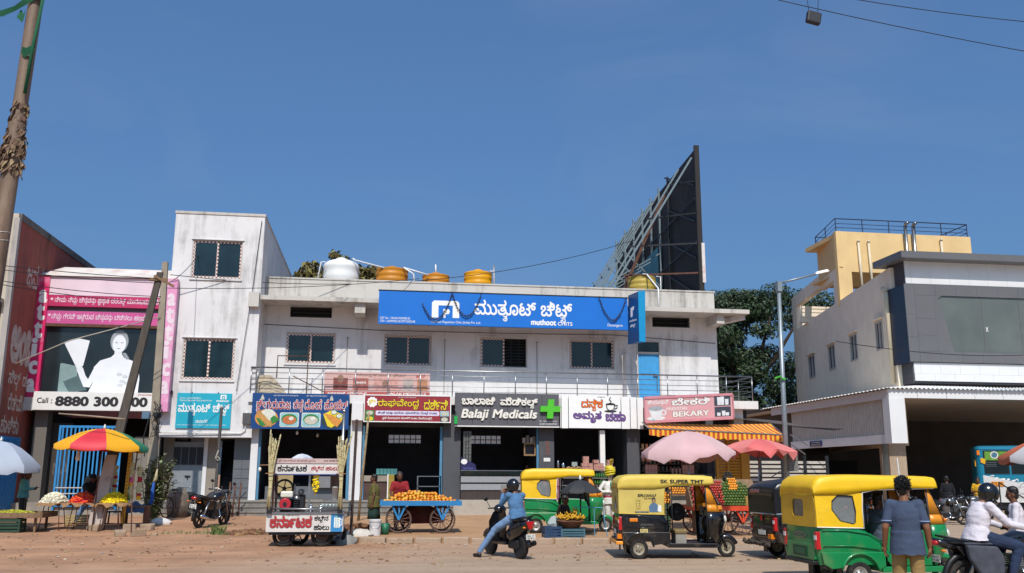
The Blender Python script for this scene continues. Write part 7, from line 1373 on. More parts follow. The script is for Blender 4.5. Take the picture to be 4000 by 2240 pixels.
    disc_wheel(t, (1.95, 0, .2), .2, .09, rim); MB().tube([(1.95 + .235 * cos(radians(a)), 0, .2 + .235 * sin(radians(a))) for a in range(20, 171, 15)], .055, 8).build('front_mudguard', body, t, True)
    for s in (-1, 1): MB().tube([(1.95, s * .07, .2), (1.8, s * .07, .55)], .022, 6).build('fork_leg', M_DARK, t, True); MB().tube([(1.55, s * .6, 1.25), (1.66, s * .72, 1.3)], .008).ell((1.66, s * .74, 1.33), (.02, .05, .06)).build('mirror', M_BLACK, t, True)
    # cabin
    MB().box(-.3, .22, -.55, .55, .5, .64).build('passenger_seat', M_BLACK, t, bevel=.03); MB().box(-.44, -.3, -.55, .55, .6, 1.0).build('seat_back', M_BLACK, t, bevel=.03); MB().box(.72, 1.0, -.3, .3, .5, .6).build('driver_seat', mat('seat_tan', '#7d6a44', .7, .15), t, bevel=.03); MB().box(.74, .98, -.28, .28, .31, .5).build('seat_box', M_CONC if not win else M_DARK, t)
    pb_ = MB()
    for y in (-.57, 0, .57): pb_.cyl((.62, y, .31), (.62, y, 1.68), .014, n=8)
    for z in (.72, 1.0): pb_.cyl((.62, -.57, z), (.62, .57, z), .012, n=8)
    pb_.build('partition_bar', M_DARK, t, True); MB().tube([(1.66, 0, .31), (1.45, 0, 1.0)], .035).tube([(1.42, -.32, 1.05), (1.45, 0, 1.02), (1.42, .32, 1.05)], .016).build('steering_bar', M_DARK, t, True); MB().box(1.45, 1.62, -.5, .5, .88, 1.06).build('dashboard', M_BLACK, t, bevel=.03)
    MB().ell((1.5, 0, .72), (.12, .2, .2)).build('leg_shield', M_BLACK, t, True)
    for s in (-1, 1): MB().tube([(1.42, s * .59, .3), (1.4, s * .59, 1.0), (1.38, s * .58, 1.62)], .018).tube([(.4 + ce, s * .6, .96), (.42 + ce, s * .6, 1.6)], .016).build('door_pillar', M_DARK, t, True)
    # canvas hood
    def sec(x, zt, hw, zb):
        zt -= drop * max(0, .9 - x)
        P = []
        for s in (-1, 1):
            q = [(s * (hw + .008), zb), (s * (hw + .004), (zb + zt - .08) / 2), (s * hw, zt - .1), (s * (hw - .006), zt - .06), (s * (hw - .03), zt - .022), (s * (hw - .075), zt - .008), (s * hw * .45, zt)]
            P += q if s < 0 else q[::-1]
        return [(x, y, z + .012 * noise.noise((x * 5, y * 5, z * 5 + loc[0]))) for y, z in P]
    hs = [(-.605, 1.5, .6, 1.46), (-.595, 1.6, .622, 1.46), (-.55, 1.68, .632, 1.46), (-.46, 1.735, .638, 1.46), (-.25, 1.762, .64, 1.46), (.2 + ce, 1.765, .64, 1.47), (.42 + ce, 1.765, .64, 1.5), (.8 + ce * .5, 1.765, .637, 1.55), (1.15, 1.757, .632, 1.56), (1.42, 1.745, .625, 1.56), (1.54, 1.73, .615, 1.57), (1.57, 1.69, .6, 1.575)]
    hd = MB().loft([sec(*h) for h in hs], closed=False, cap=False)
    hd.add([(x, y, z) for x, y, z in sec(*hs[-1])], [tuple(range(14))])
    h_ = hd.build('canvas_roof', hood, t, radians(32), fix=False); h_.modifiers.new('solid', 'SOLIDIFY').thickness = .012
    for s in (-1, 1):
        y = s * .643; out = [(-.585, y, .95), (.1 + ce, y, .94), (.44 + ce, y, .93), (.43 + ce, y, 1.2), (.44 + ce, y, 1.5), (.1 + ce, y, 1.5), (-.3, y, 1.5), (-.59, y * .97, 1.48), (-.59, y, 1.2)]
        if win:
            hole = [(-.02, y, 1.05), (.2, y, 1.0), (.24, y, 1.02), (.26, y, 1.2), (.22, y, 1.44), (-.04, y, 1.45), (-.14, y, 1.36), (-.15, y, 1.22)]
            hole = [(q[0] + ce * .75, q[1], q[2]) for q in hole]
            MB().ring(resample(out, 36), [Vector(p) for p in resample(hole, 36)] if False else match(out, hole, 36), (0, -s * .012, 0)).build('canvas_side', hood, t)
            MB().prism([(p[0], p[2]) for p in hole], (0, y - s * .02, 0), (1, 0, 0), (0, 0, 1), .004).build('side_window', mat('clear_plastic', '#aab0b0', .15, .1, 4, alpha=.25), t)
            MB().tube([(p[0], y, p[2]) for p in hole], .008, 4, True).build('window_piping', M_INK, t)
        else: MB().prism([(p[0], p[2]) for p in out], (0, y, 0), (1, 0, 0), (0, 0, 1), .012).build('canvas_side', rearcol, t)
        MB().tube([(.44 + ce, y, .93), (.43 + ce, y, 1.2), (.45 + ce, y, 1.49), (.6 + ce * .6, y, 1.535), (1.5, y * .97, 1.56)], .009, 5).tube([(-.585, y, .95), (.44 + ce, y, .93)], .01, 5).build('canvas_piping', M_WHITE if win else hood, t, True)
    xr = -.592
    outr = [(xr, -.62, .95), (xr, 0, .94), (xr, .62, .95), (xr, .62, 1.25), (xr - .005, .58, 1.5), (xr - .01, 0, 1.52), (xr - .005, -.58, 1.5), (xr, -.62, 1.25)]
    if win:
        hr = [(xr, -.17, 1.1), (xr, .17, 1.1), (xr, .2, 1.14), (xr, .2, 1.34), (xr, .16, 1.38), (xr, -.16, 1.38), (xr, -.2, 1.34), (xr, -.2, 1.14)]
        MB().ring(resample(outr, 32), match(outr, hr, 32), (.012, 0, 0)).build('canvas_rear', rearcol, t); MB().prism([(-p[1], p[2]) for p in hr], (xr + .02, 0, 0), (0, -1, 0), (0, 0, 1), .004).build('rear_window', mat('scratched_plastic', '#6d675c', .3, .3, 9), t)
        MB().loft([[(xr - .012, y, 1.5 + .01 * sin(y * 9)), (xr - .016, y, 1.45 + .02 * sin(y * 7))] for y in [-.6 + .1 * i for i in range(13)]], closed=False, cap=False).build('rear_flap', hood, t, fix=False)
    else: MB().prism([(-p[1], p[2]) for p in outr], (xr, 0, 0), (0, -1, 0), (0, 0, 1), .012).build('canvas_rear', rearcol, t)
    return t
def match(outer, hole, n):
    """points of the hole's outline that face the resampled outer outline, by angle about the hole's centre"""
    O = resample(outer, n); Hh = resample(hole, n * 4); c = sum((Vector(p) for p in hole), Vector()) / len(hole)
    ax = 1 if abs(O[0][0] - O[n // 2][0]) < .05 else 0
    ang = lambda p: atan2(p[2] - c[2], p[ax] - c[ax])
    return [min(Hh, key=lambda q: abs((ang(q) - ang(p) + pi) % (2 * pi) - pi)) for p in O]
GRN = mat('auto_green', '#0b7a42', .3, .06, 2, coat=.35, dirt=('#7d7a58', .3, 2.5)); HY = mat('canvas_yellow', '#e2b50c', .5, .1, 3, .3, 7, dirt=('#a98f3a', .3, 3)); HYR = mat('canvas_yellow_rear', '#cfa224', .6, .1, 3, .3, 7, dirt=('#8f7632', .3, 3)); CWO = mat('cowl_orange', '#d88a1a', .4, .08, 3, coat=.3)
BLK = mat('auto_black', '#0d0e13', .22, .2, 2, coat=.5, dirt=('#6a5e50', .3, 2.5)); HD = mat('canvas_dull_yellow', '#cbb049', .6, .1, 3, .12, 9); HDR = mat('canvas_faded_yellow', '#c0aa58', .7, .12, 3, .1, 9); HBK = mat('canvas_black', '#101116', .35, .2, 3, .15, 9)
near = auto('green auto rickshaw with bright yellow canvas standing closest to the camera', (7.6, 14.82, 0), radians(0), GRN, HY, CWO, RIM, rearcol=HYR, wx=.12, ce=-.22)
midg = auto('green and yellow auto rickshaw parked on the pavement behind the banana seller', (4.72, 26.48, .165), radians(-7), GRN, HY, CWO, RIM, wx=-.18); midg.scale = (.95, 1, 1)
blk = auto('black auto rickshaw with faded yellow poster canvas and open sides', (5.86, 20.21, 0), radians(-8), BLK, HD, CWO, RIMD, win=False, door=False, rearcol=HDR, wx=-.15); blk.scale = (.96, 1, 1)
bk2 = auto('all black auto rickshaw seen from behind with a knotted rope bumper', (9.0, 19.6, 0), radians(2), BLK, HBK, BLK, RIMD, win=False, door=False, flap=True, drop=.11)
# black auto's writing, poster and lamps
text(blk, 'SK SUPER TMT', M_INK, (.36, -.655, 1.585), .98, .085, (1, 0, -.005), (0, 0, 1), bold=.04, gap=.004)
PB = mat('poster_skin', '#9c7a58', .6, .1); PC = mat('poster_blue', '#4d6a86', .6, .1); yb = -.644
def lady(x, z, s, o_u, P0):
    for pts, m_, g in (([(-.1, 0), (.1, 0), (.11, .12), (.05, .19), (-.05, .19), (-.11, .12)], PC, .003), (disc(0, .25, .045, .06, 14), M_INK, .004), (disc(0, .24, .03, .045, 12), PB, .006), ([(.08, .02), (.17, .0), (.17, .14), (.1, .16)], M_PLATE, .005)): flat(blk, [(a * s, b * s) for a, b in pts], m_, P0, o_u, gap=g, name='poster_figure')
lady(0, 0, 1.0, (1, 0, 0), (.2, yb, .98)); lady(0, 0, 1.0, (0, -1, 0), (-.604, -.12, 1.0))
text(blk, 'SRI', M_INK, (-.16, yb, 1.3), .16, .06, bold=.03); text(blk, 'SANKALP', M_INK, (.02, yb, 1.3), .24, .06, bold=.03); text(blk, 'TEA POWDER', M_INK, (-.02, yb, 1.25), .26, .035)
for k in range(4): text(blk, ['TT CE', 'E  IC', 'G  CE', 'JOBS'][k], M_INK, (-.2, yb, 1.2 - .055 * k), .1, .03, bold=.0)
flat(blk, rrect(-.22, .08, .965, 1.0, .005), mat('poster_brown', '#3b3020', .6), (0, yb, 0), gap=.004, name='poster_strip'); text(blk, '94487 00797', M_PLATE, (-.2, yb, .973), .26, .02, bold=0, gap=.009)
MB().box(-.35, -.17, -.665, -.64, .78, .85).build('indicator', M_ORANGE, blk, bevel=.008); MB().box(-.1, .02, -.655, -.64, .79, .82).build('vent', M_BLACK, blk); text(blk, 'DURAMAX', M_STEEL, (-.1, -.652, .7), .28, .035, bold=.01)
flat(blk, rrect(-.12, .05, .55, .63, .01), mat('permit_yellow', '#c9b878', .5), (0, -.655, 0), gap=.006, name='permit_sticker'); text(blk, 'KA 17', M_INK, (-.1, -.655, .595), .13, .025, gap=.012); text(blk, 'A 1091', M_INK, (-.1, -.655, .56), .13, .025, gap=.012)
MB().box(-.62, -.5, -.58, -.4, .42, .52).build('indicator', M_ORANGE, blk); MB().box(-.66, -.5, -.62, .62, .3, .37).build('bumper', CWO, blk, bevel=.015); disc_wheel(blk, (.9, .35, .95), .2, .1, M_BLACK, 'spare_tyre')
MB().cyl((.5, .3, 1.6), (1.2, .28, 1.55), .05, n=10).build('rolled_curtain', mat('curtain_white', '#a9a69c', .8, .15, 9), blk, True)
for x in (-.02, .22): MB().cyl((x, -.66, .47), (x, -.66, .5), .004).build('rivet', M_STEEL, blk)
# all black auto: writing, chrome band, rope bumper
text(bk2, 'ಧರ್ಮಿಕ', mat('ink_cyan', '#2a86b8', .5), (-.6, .46, 1.36), .46, .13, (0, -1, 0), bold=.06, gap=.01); text(bk2, 'ಧರ್ಮಿಕ', mat('ink_orange', '#d8702a', .5), (-.6, .455, 1.375), .45, .1, (0, -1, 0), bold=.02, gap=.02)
MB().tube([(.36, -.645, .97), (-.55, -.64, .95), (-.6, -.55, .95), (-.6, .55, .95), (-.55, .64, .95)], .016).build('chrome_band', M_CHROME, bk2, True); MB().box(-.612, -.595, -.03, .03, .8, .92).build('red_rag', M_RED, bk2)
for y in (-.42,): MB().box(-.63, -.52, y - .08, y + .08, .43, .53).build('indicator', M_ORANGE, bk2)
rp = MB(); rr = random.Random(4)
for k in range(60): rp.ell((-.7 + rr.uniform(-.03, .03), -.55 + 1.3 * k / 60, .33 + rr.uniform(-.03, .03)), (.04, .05, .04), None, 6, 4)
rp.build('rope_binding', mat('rope_dark', '#3b332c', .9, .3, 9), bk2, True); MB().tube([(-.4, -.1, 1.7), (-.2, -.2, 1.85), (-.1, -.3, 1.8)], .012).build('loose_strap', M_BLACK, bk2)
MB().prism([(-.09, 0), (.0, .03), (.09, 0), (0, -.03)], (-.602, 0, .62), (0, -1, 0), (0, 0, 1), .005).build('emblem', M_CHROME, bk2)
for lab, p, q_, m_ in (('thin white rod rising behind the closest auto rickshaw', (9.9, 16.4, 0), (9.82, 16.4, 2.1), M_WHITE),): tag(MB().cyl(p, q_, .012).build('flag_rod', m_, None), lab, 'rod')

# ---------------------------------------------------------------- two wheelers
def spoke_wheel(t, c, r, wt, alloy, name='wheel'):
    cx, cy, cz = c; o = MB().tube([(cx + (r - wt) * cos(a), cy, cz + (r - wt) * sin(a)) for a in [2 * pi * i / 32 for i in range(32)]], wt, 8, True).build(name, M_RUBBER, t, True)
    s_ = MB().tube([(cx + (r - 2 * wt) * cos(a), cy, cz + (r - 2 * wt) * sin(a)) for a in [2 * pi * i / 32 for i in range(32)]], .016, 5, True)
    if alloy:
        for k in range(6): a = 2 * pi * k / 6; s_.bar((cx, cy, cz), (cx + (r - 2 * wt) * cos(a), cy, cz + (r - 2 * wt) * sin(a)), .03, .04, (0, 1, 0))
    else:
        for k in range(20): a = 2 * pi * k / 20; s_.tube([(cx, cy + .03 * (-1) ** k, cz), (cx + (r - 2 * wt) * cos(a + .15), cy, cz + (r - 2 * wt) * sin(a + .15))], .003, 3)
    s_.build('spoke', M_DARK if alloy else M_STEEL, o); MB().cyl((cx, cy - .06, cz), (cx, cy + .06, cz), .06, n=14).build('hub', M_DARK, o); return o
def plate(t, s, o, u, w_=.2, h=.1): q = flat(t, [(0, 0), (w_, 0), (w_, h), (0, h)], M_PLATE, o, u, gap=.0, d=.006, name='number_plate'); text(q, s[0], M_INK, Vector(o) + Vector((0, 0, h * .55)) + Vector(u) * w_ * .1, w_ * .8, h * .32, u, bold=.02); text(q, s[1], M_INK, Vector(o) + Vector((0, 0, h * .12)) + Vector(u) * w_ * .1, w_ * .8, h * .32, u, bold=.02)
def motorcycle(label, loc, rz, tank, bag=False, lean=0, num=('KA 17', 'EX 4821'), group='motorcycles'):
    t = thing('motorcycle', label, 'motorcycle', loc, rz, group, True); t.rotation_euler = (lean, 0, rz)
    spoke_wheel(t, (0, 0, .3), .3, .05, True); spoke_wheel(t, (1.28, 0, .3), .3, .045, True)
    MB().tube([(0, .1, .3), (.3, .1, .45), (.45, .08, .75), (.95, .03, .85)], .018).tube([(0, -.1, .3), (.3, -.1, .45), (.45, -.08, .75), (.95, -.03, .85)], .018).tube([(.95, 0, .85), (.85, 0, .4), (.45, 0, .25), (.3, 0, .45)], .02).build('frame', M_DARK, t, True)
    MB().box(.45, .78, -.12, .12, .24, .5).build('engine_case', M_DARK, t, bevel=.04); cyl_ = MB()
    for k in range(6): cyl_.box(.6, .8, -.11, .11, .5 + .03 * k, .518 + .03 * k)
    cyl_.build('cooling_fin', M_STEEL, t); MB().tube([(.75, -.1, .5), (.85, -.12, .3), (.55, -.14, .22), (.2, -.16, .26), (-.25, -.17, .36)], [.018, .02, .025, .045, .05], 8).build('exhaust', M_CHROME, t, True)
    MB().loft([[(x, w_ * cos(a), z + h * sin(a)) for a in [2 * pi * i / 14 for i in range(14)]] for x, w_, h, z in ((.48, .08, .06, .8), (.58, .13, .1, .83), (.78, .16, .13, .86), (.95, .14, .1, .87), (1.02, .05, .04, .87))]).build('fuel_tank', tank, t, True)
    MB().loft([[(x, w_ * cos(a), z + h * sin(a)) for a in [2 * pi * i / 12 for i in range(12)]] for x, w_, h, z in ((-.32, .1, .03, .84), (-.2, .13, .05, .83), (.15, .14, .055, .8), (.45, .12, .05, .79), (.52, .06, .03, .8))]).build('seat', M_BLACK, t, True)
    for s in (-1, 1): MB().prism([(-.2, .78), (.4, .74), (.42, .5), (.2, .5), (-.1, .66)], (0, s * .13, 0), (1, 0, 0), (0, 0, 1), .03).build('side_panel', tank, t, bevel=.01); MB().tube([(-.05, s * .12, .3), (.12, s * .13, .72)], .03).build('shock_absorber', M_STEEL, t, True)
    MB().loft([[(x, w_ * cos(a), z + h * sin(a)) for a in [2 * pi * i / 10 for i in range(10)]] for x, w_, h, z in ((-.48, .05, .03, .86), (-.38, .1, .06, .82), (-.1, .11, .07, .74))]).build('tail_fairing', tank, t, True)
    MB().ell((-.45, 0, .82), (.05, .09, .045)).build('tail_lamp', M_RED, t, True); MB().tube([(.1, .15, .82), (-.3, .14, .9), (-.42, 0, .92), (-.3, -.14, .9), (.1, -.15, .82)], .014).build('grab_rail', M_DARK, t, True)
    MB().tube([(.33 * cos(radians(a)) , 0, .3 + .36 * sin(radians(a))) for a in range(60, 196, 15)], .05, 6).build('rear_mudguard', M_BLACK, t, True); plate(t, num, (-.44, .1, .55), (0, -1, 0))
    for s in (-1, 1): MB().tube([(-.42, s * .1, .72), (-.42, s * .18, .72)], .008).ell((-.42, s * .19, .72), (.03, .03, .02)).build('indicator', M_ORANGE, t, True); MB().tube([(1.28, s * .09, .3), (1.02, s * .09, .92)], .022).build('fork_leg', M_STEEL, t, True)
    MB().tube([(1.28 + .36 * cos(radians(a)), 0, .3 + .35 * sin(radians(a))) for a in range(30, 150, 15)], .05, 6).build('front_mudguard', tank, t, True); MB().tube([(.82, -.36, 1.0), (.98, -.2, 1.04), (1.0, 0, .98), (.98, .2, 1.04), (.82, .36, 1.0)], .014).build('handlebar', M_STEEL, t, True); MB().ell((1.12, 0, .92), (.11, .11, .11)).build('headlamp', M_BLACK, t, True)
    for s in (-1, 1): MB().tube([(.88, s * .3, 1.02), (.92, s * .34, 1.2)], .007).ell((.92, s * .36, 1.23), (.015, .06, .045)).build('mirror', M_BLACK, t, True); MB().cyl((.83, s * .25, 1.005), (.81, s * .37, .995), .02).build('grip', M_BLACK, t, True)
    MB().tube([(.9, .1, .3), (1.0, .28, .4), (1.0, .28, .6), (.92, .05, .75)], .014).tube([(.9, -.1, .3), (1.0, -.28, .4), (1.0, -.28, .6), (.92, -.05, .75)], .014).build('crash_guard', M_DARK, t, True); MB().tube([(.5, -.25, .3), (.5, .25, .3)], .015).build('footrest', M_BLACK, t)
    if bag:
        for s in (-1, 1): MB().prism([(-.2, .8), (.26, .78), (.34, .66), (.34, .42), (.24, .34), (.0, .36), (-.16, .6)], (.1, s * .25, 0), (1, 0, 0), (0, 0, 1), .1).build('saddle_bag', mat('bag_denim_grey', '#3f424c', .85, .25, 9, .3), t, bevel=.03)
        MB().box(-.1, .36, -.2, .2, .8, .83).build('bag_strap', MATS['bag_denim_grey'], t, bevel=.01)
    return t
TB = mat('paint_black', '#121216', .2, .2, coat=.6); TS = mat('paint_silver', '#6d7075', .25, .1, metal=.5, coat=.4)
motorcycle('black motorcycle parked on the dirt with its red tail lamp facing out', (-5.22, 29.25, gz(-5.2, 29.3) + .0), radians(68), TB, lean=.12, num=('KA 17', 'EL 3304')).scale = (1.08, 1.08, 1.1)
q = tag(MB().loft([[(-4.95 + .25 * r_ * cos(a), 29.95 + .28 * r_ * sin(a), 1.0 + z + .03 * sin(3 * a)) for a in [2 * pi * i / 14 for i in range(14)]] for r_, z in ((1.0, 0), (.95, .08), (.6, .16), (.1, .2))]).build('folded_jacket', mat('jacket_grey', '#2c2c30', .8, .3, 9), None, True), 'grey jacket draped over the parked black motorcycle', 'jacket')
motorcycle('motorcycle with grey saddle bags under the helmeted rider in white', (8.45, 12.55, 0), radians(-4), TB, bag=True, num=('KA 17', 'HA 6203'))
for i, (x, y, rz, tk, lab) in enumerate(((20.4, 32.4, -.35, TS, 'silver tanked motorcycle parked in the station forecourt'), (19.2, 33.2, -.3, TB, 'black motorcycle with a covered seat parked behind the silver tanked one'), (21.6, 33.6, -.5, TB, 'black motorcycle parked nearest the bus'), (23.2, 35.0, -.3, TS, 'dusty motorcycle parked under the station canopy'))): motorcycle(lab, (x, y, 0), rz, tk, lean=.1, num=('KA 17', 'EB 10%d' % (20 + i)))
def scooter(label, loc, rz, m):
    t = thing('scooter', label, 'scooter', loc, rz, None, True); disc_wheel(t, (0, 0, .25), .25, .11, M_DARK); disc_wheel(t, (1.28, 0, .25), .25, .1, M_DARK)
    E2 = lambda x, w_, h, z, n=14: [(x, w_ * cos(a), z + h * sin(a)) for a in [2 * pi * i / n for i in range(n)]]
    MB().loft([E2(-.38, .06, .05, .78), E2(-.3, .13, .1, .72), E2(-.05, .19, .17, .62), E2(.25, .19, .18, .52), (E2(.45, .14, .15, .45))]).build('rear_body', m, t, True); MB().loft([E2(-.3, .1, .04, .82), E2(-.1, .15, .06, .81), (E2(.25, .15, .06, .79)), E2(.5, .12, .05, .76), E2(.55, .05, .02, .75)]).build('seat', M_BLACK, t, True)
    MB().box(.4, .95, -.17, .17, .27, .34).build('footboard', m, t, bevel=.03); MB().loft([[(x - .02, -w_, z), (x + .07, -w_ * .6, z), (x + .1, 0, z), (x + .07, w_ * .6, z), (x - .02, w_, z), (x - .05, 0, z)] for x, w_, z in ((.98, .16, .3), (1.0, .22, .5), (.98, .24, .75), (.93, .16, .95))]).build('front_apron', m, t, radians(40)); MB().loft([E2(.78, .1, .07, 1.0), E2(.9, .15, .1, 1.02), E2(1.02, .08, .06, 1.0)]).build('handle_cowl', m, t, True)
    MB().tube([(.82, -.34, 1.03), (.9, -.15, 1.03), (.9, .15, 1.03), (.82, .34, 1.03)], .015).build('handlebar', M_BLACK, t, True); MB().ell((1.03, 0, .9), (.05, .12, .07)).build('headlamp', mat('lamp_glass', '#c9c9c4', .12), t, True); MB().tube([(1.28, 0, .25), (1.05, 0, .6)], .04).build('fork_leg', M_DARK, t, True)
    MB().tube([(1.28 + .3 * cos(radians(a)), 0, .25 + .3 * sin(radians(a))) for a in range(30, 160, 15)], .06, 6).build('front_mudguard', m, t, True); MB().tube([(-.31 * cos(radians(a)), 0, .25 + .31 * sin(radians(a))) for a in range(0, 75, 15)], .06, 6).build('rear_mudguard', M_BLACK, t, True)
    MB().prism([(-.1, .06), (.1, .06), (.03, -.1), (-.03, -.1)], (-.39, 0, .73), (0, -1, 0), (0, 0, 1), .06).build('tail_lamp', M_RED, t, bevel=.01); plate(t, ('KA 17', 'HD 8716'), (-.4, .11, .42), (0, -1, 0), .22, .11); MB().box(.0, .4, -.1, .1, .2, .4).build('engine_case', M_DARK, t, bevel=.04); MB().tube([(.3, -.14, .25), (.0, -.17, .27), (-.28, -.17, .34)], [.03, .05, .055], 10).build('exhaust', M_BLACK, t, True); MB().tube([(.2, .14, .8), (-.28, .13, .88), (-.34, 0, .89), (-.28, -.13, .88), (.2, -.14, .8)], .014).build('grab_rail', M_BLACK, t, True)
    for s in (-1, 1): MB().tube([(.86, s * .26, 1.03), (.9, s * .34, 1.2)], .007).ell((.9, s * .36, 1.23), (.015, .06, .045)).build('mirror', M_BLACK, t, True); MB().prism([(-.22, .78), (.2, .62), (.1, .6), (-.25, .7)], (0, s * .18, 0), (1, 0, 0), (0, 0, 1), .02).build('trim', M_DARK, t); MB().ell((-.3, s * .1, .66), (.03, .04, .02)).build('indicator', M_ORANGE, t, True)
    return t
scooter('black scooter stopped on the road with its rider holding up a phone', (3.12, 19.95, 0), radians(113), TB)
# ---------------------------------------------------------------- bus in the station
U = thing('city_bus', 'teal white and yellow bus parked under the station canopy', 'bus', (37, 46, 0)); BT = mat('bus_teal', '#0e7796', .35, .06, 1, coat=.3); BWm = mat('bus_white', '#c9c9c8', .4, .05, 1, coat=.3, dirt=('#8a7f70', .15, 3)); BY = mat('bus_yellow', '#d9a41a', .4, .05); X0, X1, Y0 = 32.1, 44, 46
def bus_ring(z, inset=0): return [(p[0], p[1], z) for p in rrect(X0 + inset, X1 - inset, Y0 + inset, Y0 + 2.5 - inset, .3, 5)]
MB().loft([bus_ring(.42), bus_ring(1.22)]).build('lower_body', BWm, U, radians(40)); MB().loft([bus_ring(1.225), bus_ring(1.85)]).build('waist_body', BT, U, radians(40)); MB().loft([bus_ring(1.855, .02), bus_ring(3.2, .02)]).build('upper_body', BT, U, radians(40)); MB().loft([bus_ring(3.2, .0), bus_ring(3.34, .02), bus_ring(3.4, .25)]).build('roof', BT, U, radians(40)); MB().box(X0 + .3, X1 - .3, Y0 + .15, Y0 + 2.3, .1, .42).build('skirt', M_BLACK, U)
for i in range(8):
    x = 32.5 + 1.3 * i; w_ = MB().box(x, x + 1.2, Y0 - .02, Y0 + .05, 1.92, 3.14).build('window', M_BLACK, U); MB().box(x + .06, x + 1.14, Y0 - .035, Y0 - .02, 2.62, 3.08).build('curtain', mat('curtain_green', '#5d8a2e', .4, .3, 5), w_); MB().box(x + .06, x + 1.14, Y0 - .035, Y0 - .02, 1.98, 2.56).build('pane', M_GLASS, w_)
    if i == 0:
        for k in range(3): MB().box(x + .06, x + .6, Y0 - .045, Y0 - .037, 2.3 + .1 * k, 2.32 + .1 * k).build('window_bar', M_STEEL, w_)
flat(U, disc(33.03, 2.9, .19, .19), W_, (0, Y0 - .03, 0), gap=.01, name='round_emblem'); flat(U, disc(33.03, 2.9, .15, .15), M_STEEL, (0, Y0 - .03, 0), gap=.014, name='round_emblem'); flat(U, [(33.03, 2.9), (33.15, 2.9), (33.12, 2.99), (33.03, 3.02)], BT, (0, Y0 - .03, 0), gap=.02, name='round_emblem'); flat(U, [(33.03, 2.9), (32.91, 2.9), (32.94, 2.81), (33.03, 2.78)], BT, (0, Y0 - .03, 0), gap=.02, name='round_emblem')
flat(U, [(34.85, 1.84), (37.15, 1.84), (37.15, 1.4), (35.85, 1.55)], BY, (0, Y0, 0), gap=.012, name='swoosh'); flat(U, [(32.40, 1.84), (32.40, 1.235), (35.25, 1.235), (34.25, 1.4), (33.25, 1.65)], BWm, (0, Y0, 0), gap=.008, name='swoosh')
rr = random.Random(7)
for k in range(34): f = k / 34; flat(U, disc(32.55 + 2.7 * f + rr.uniform(-.06, .06), 1.8 - .5 * f + rr.uniform(-.1, .08), rr.uniform(.03, .08), rr.uniform(.02, .05), 8), W_, (0, Y0, 0), gap=.014 + .0004 * k, name='flourish')
MB().cyl((34.60, Y0 - .05, 1.62), (34.60, Y0, 1.62), .15, n=18).build('round_lamp', mat('lamp_dark_red', '#5a1a20', .3), U); MB().box(32.75, 33.35, Y0 - .03, Y0 - .01, 1.25, 1.5).build('number_plate', mat('plate_orange', '#d98a1a', .5), U); text(U, 'KA 17', M_INK, (32.80, Y0 - .03, 1.39), .48, .08); text(U, 'B 4107', M_INK, (32.80, Y0 - .03, 1.28), .48, .08)
text(U, 'SWACHH', mat('bus_grey_ink', '#8f8a84', .6), (33.45, Y0, .82), .9, .11); text(U, 'BHARAT', MATS['bus_grey_ink'], (33.45, Y0, .64), .75, .11); flat(U, rrect(34.80, 35.15, .75, .98, .02), mat('bus_blue_tag', '#2a3f8a', .5), (0, Y0, 0), gap=.008, name='blue_tag')
flat(U, [(32.40, 2.75), (32.65, 2.7), (32.65, 2.4), (32.40, 2.5)], BY, (-.05, Y0 - .0, 0), gap=.03, name='yellow_flash'); MB().box(X0 - .01, X0 + .04, Y0 + .25, Y0 + .6, 2.3, 2.65).build('yellow_flash', BY, U); MB().box(32.20, 32.33, Y0 - .01, Y0 + .1, 2.9, 3.15).build('marker_lamp', M_ORANGE, U)
_P = Vector((32.1, 46, 0)); U.rotation_euler = (0, 0, -.5); U.location = _P + Matrix.Rotation(-.5, 3, 'Z') @ (Vector((37, 46, 0)) - _P)
for x in (34.85, 40.5): disc_wheel(U, (x, Y0 + .25, .48), .48, .3, M_DARK)
tag(MB().cyl((31.5, 40, 0), (29.0, 40, 1.5), .03).cyl((29.0, 40, 1.5), (29.0, 40, 0), .03).build('barrier_pole', M_DARK, None), 'slanting dark barrier pole before the bus', 'pole')
umbrella('orange white and maroon umbrella cut by the frame edge', 11.95, 14.5, 2.52, 1.15, .42, [mat('umb_orange', '#c4623a', .7, .08), mat('umb_greyw', '#b3afb0', .7, .06), mat('umb_maroon', '#5c1d24', .7, .08)], 9, .0, valance=.1, seed=12, a0=2.4)
# ---------------------------------------------------------------- people
def blob(mb, voxel, name, m, parent, wrinkle=0.0, seed=0, smooth=3, wf=7.0, floor=None):
    """one continuous surface grown over overlapping tapered volumes"""
    me = mb.mesh('raw'); o = bpy.data.objects.new('raw', me); COL.objects.link(o)
    bm = bmesh.new(); bm.from_mesh(me); bmesh.ops.recalc_face_normals(bm, faces=bm.faces); bm.to_mesh(me); bm.free()
    r = o.modifiers.new('r', 'REMESH'); r.mode = 'VOXEL'; r.voxel_size = voxel
    s = o.modifiers.new('s', 'SMOOTH'); s.factor = .5; s.iterations = smooth
    out = evalmesh(o); bpy.data.objects.remove(o); bpy.data.meshes.remove(me); out.name = name; out.materials.clear()
    if floor is not None:
        for v in out.vertices:
            if v.co.z < floor: v.co.z = floor + .006 * sin(v.co.y * 40)
        out.update()
    if wrinkle:
        ns = [v.normal.copy() for v in out.vertices]
        for v, n in zip(out.vertices, ns):
            p = v.co; a = noise.noise((p.x * wf + seed, p.y * wf, p.z * wf * 1.8)); b = abs(noise.noise((p.x * wf * 1.6, p.y * wf * 1.6 + seed, p.z * wf * 2.6 + p.x * 5)))
            v.co = p + n * wrinkle * (a + .9 * (.4 - b))
    return link(name, out, m, parent, True)
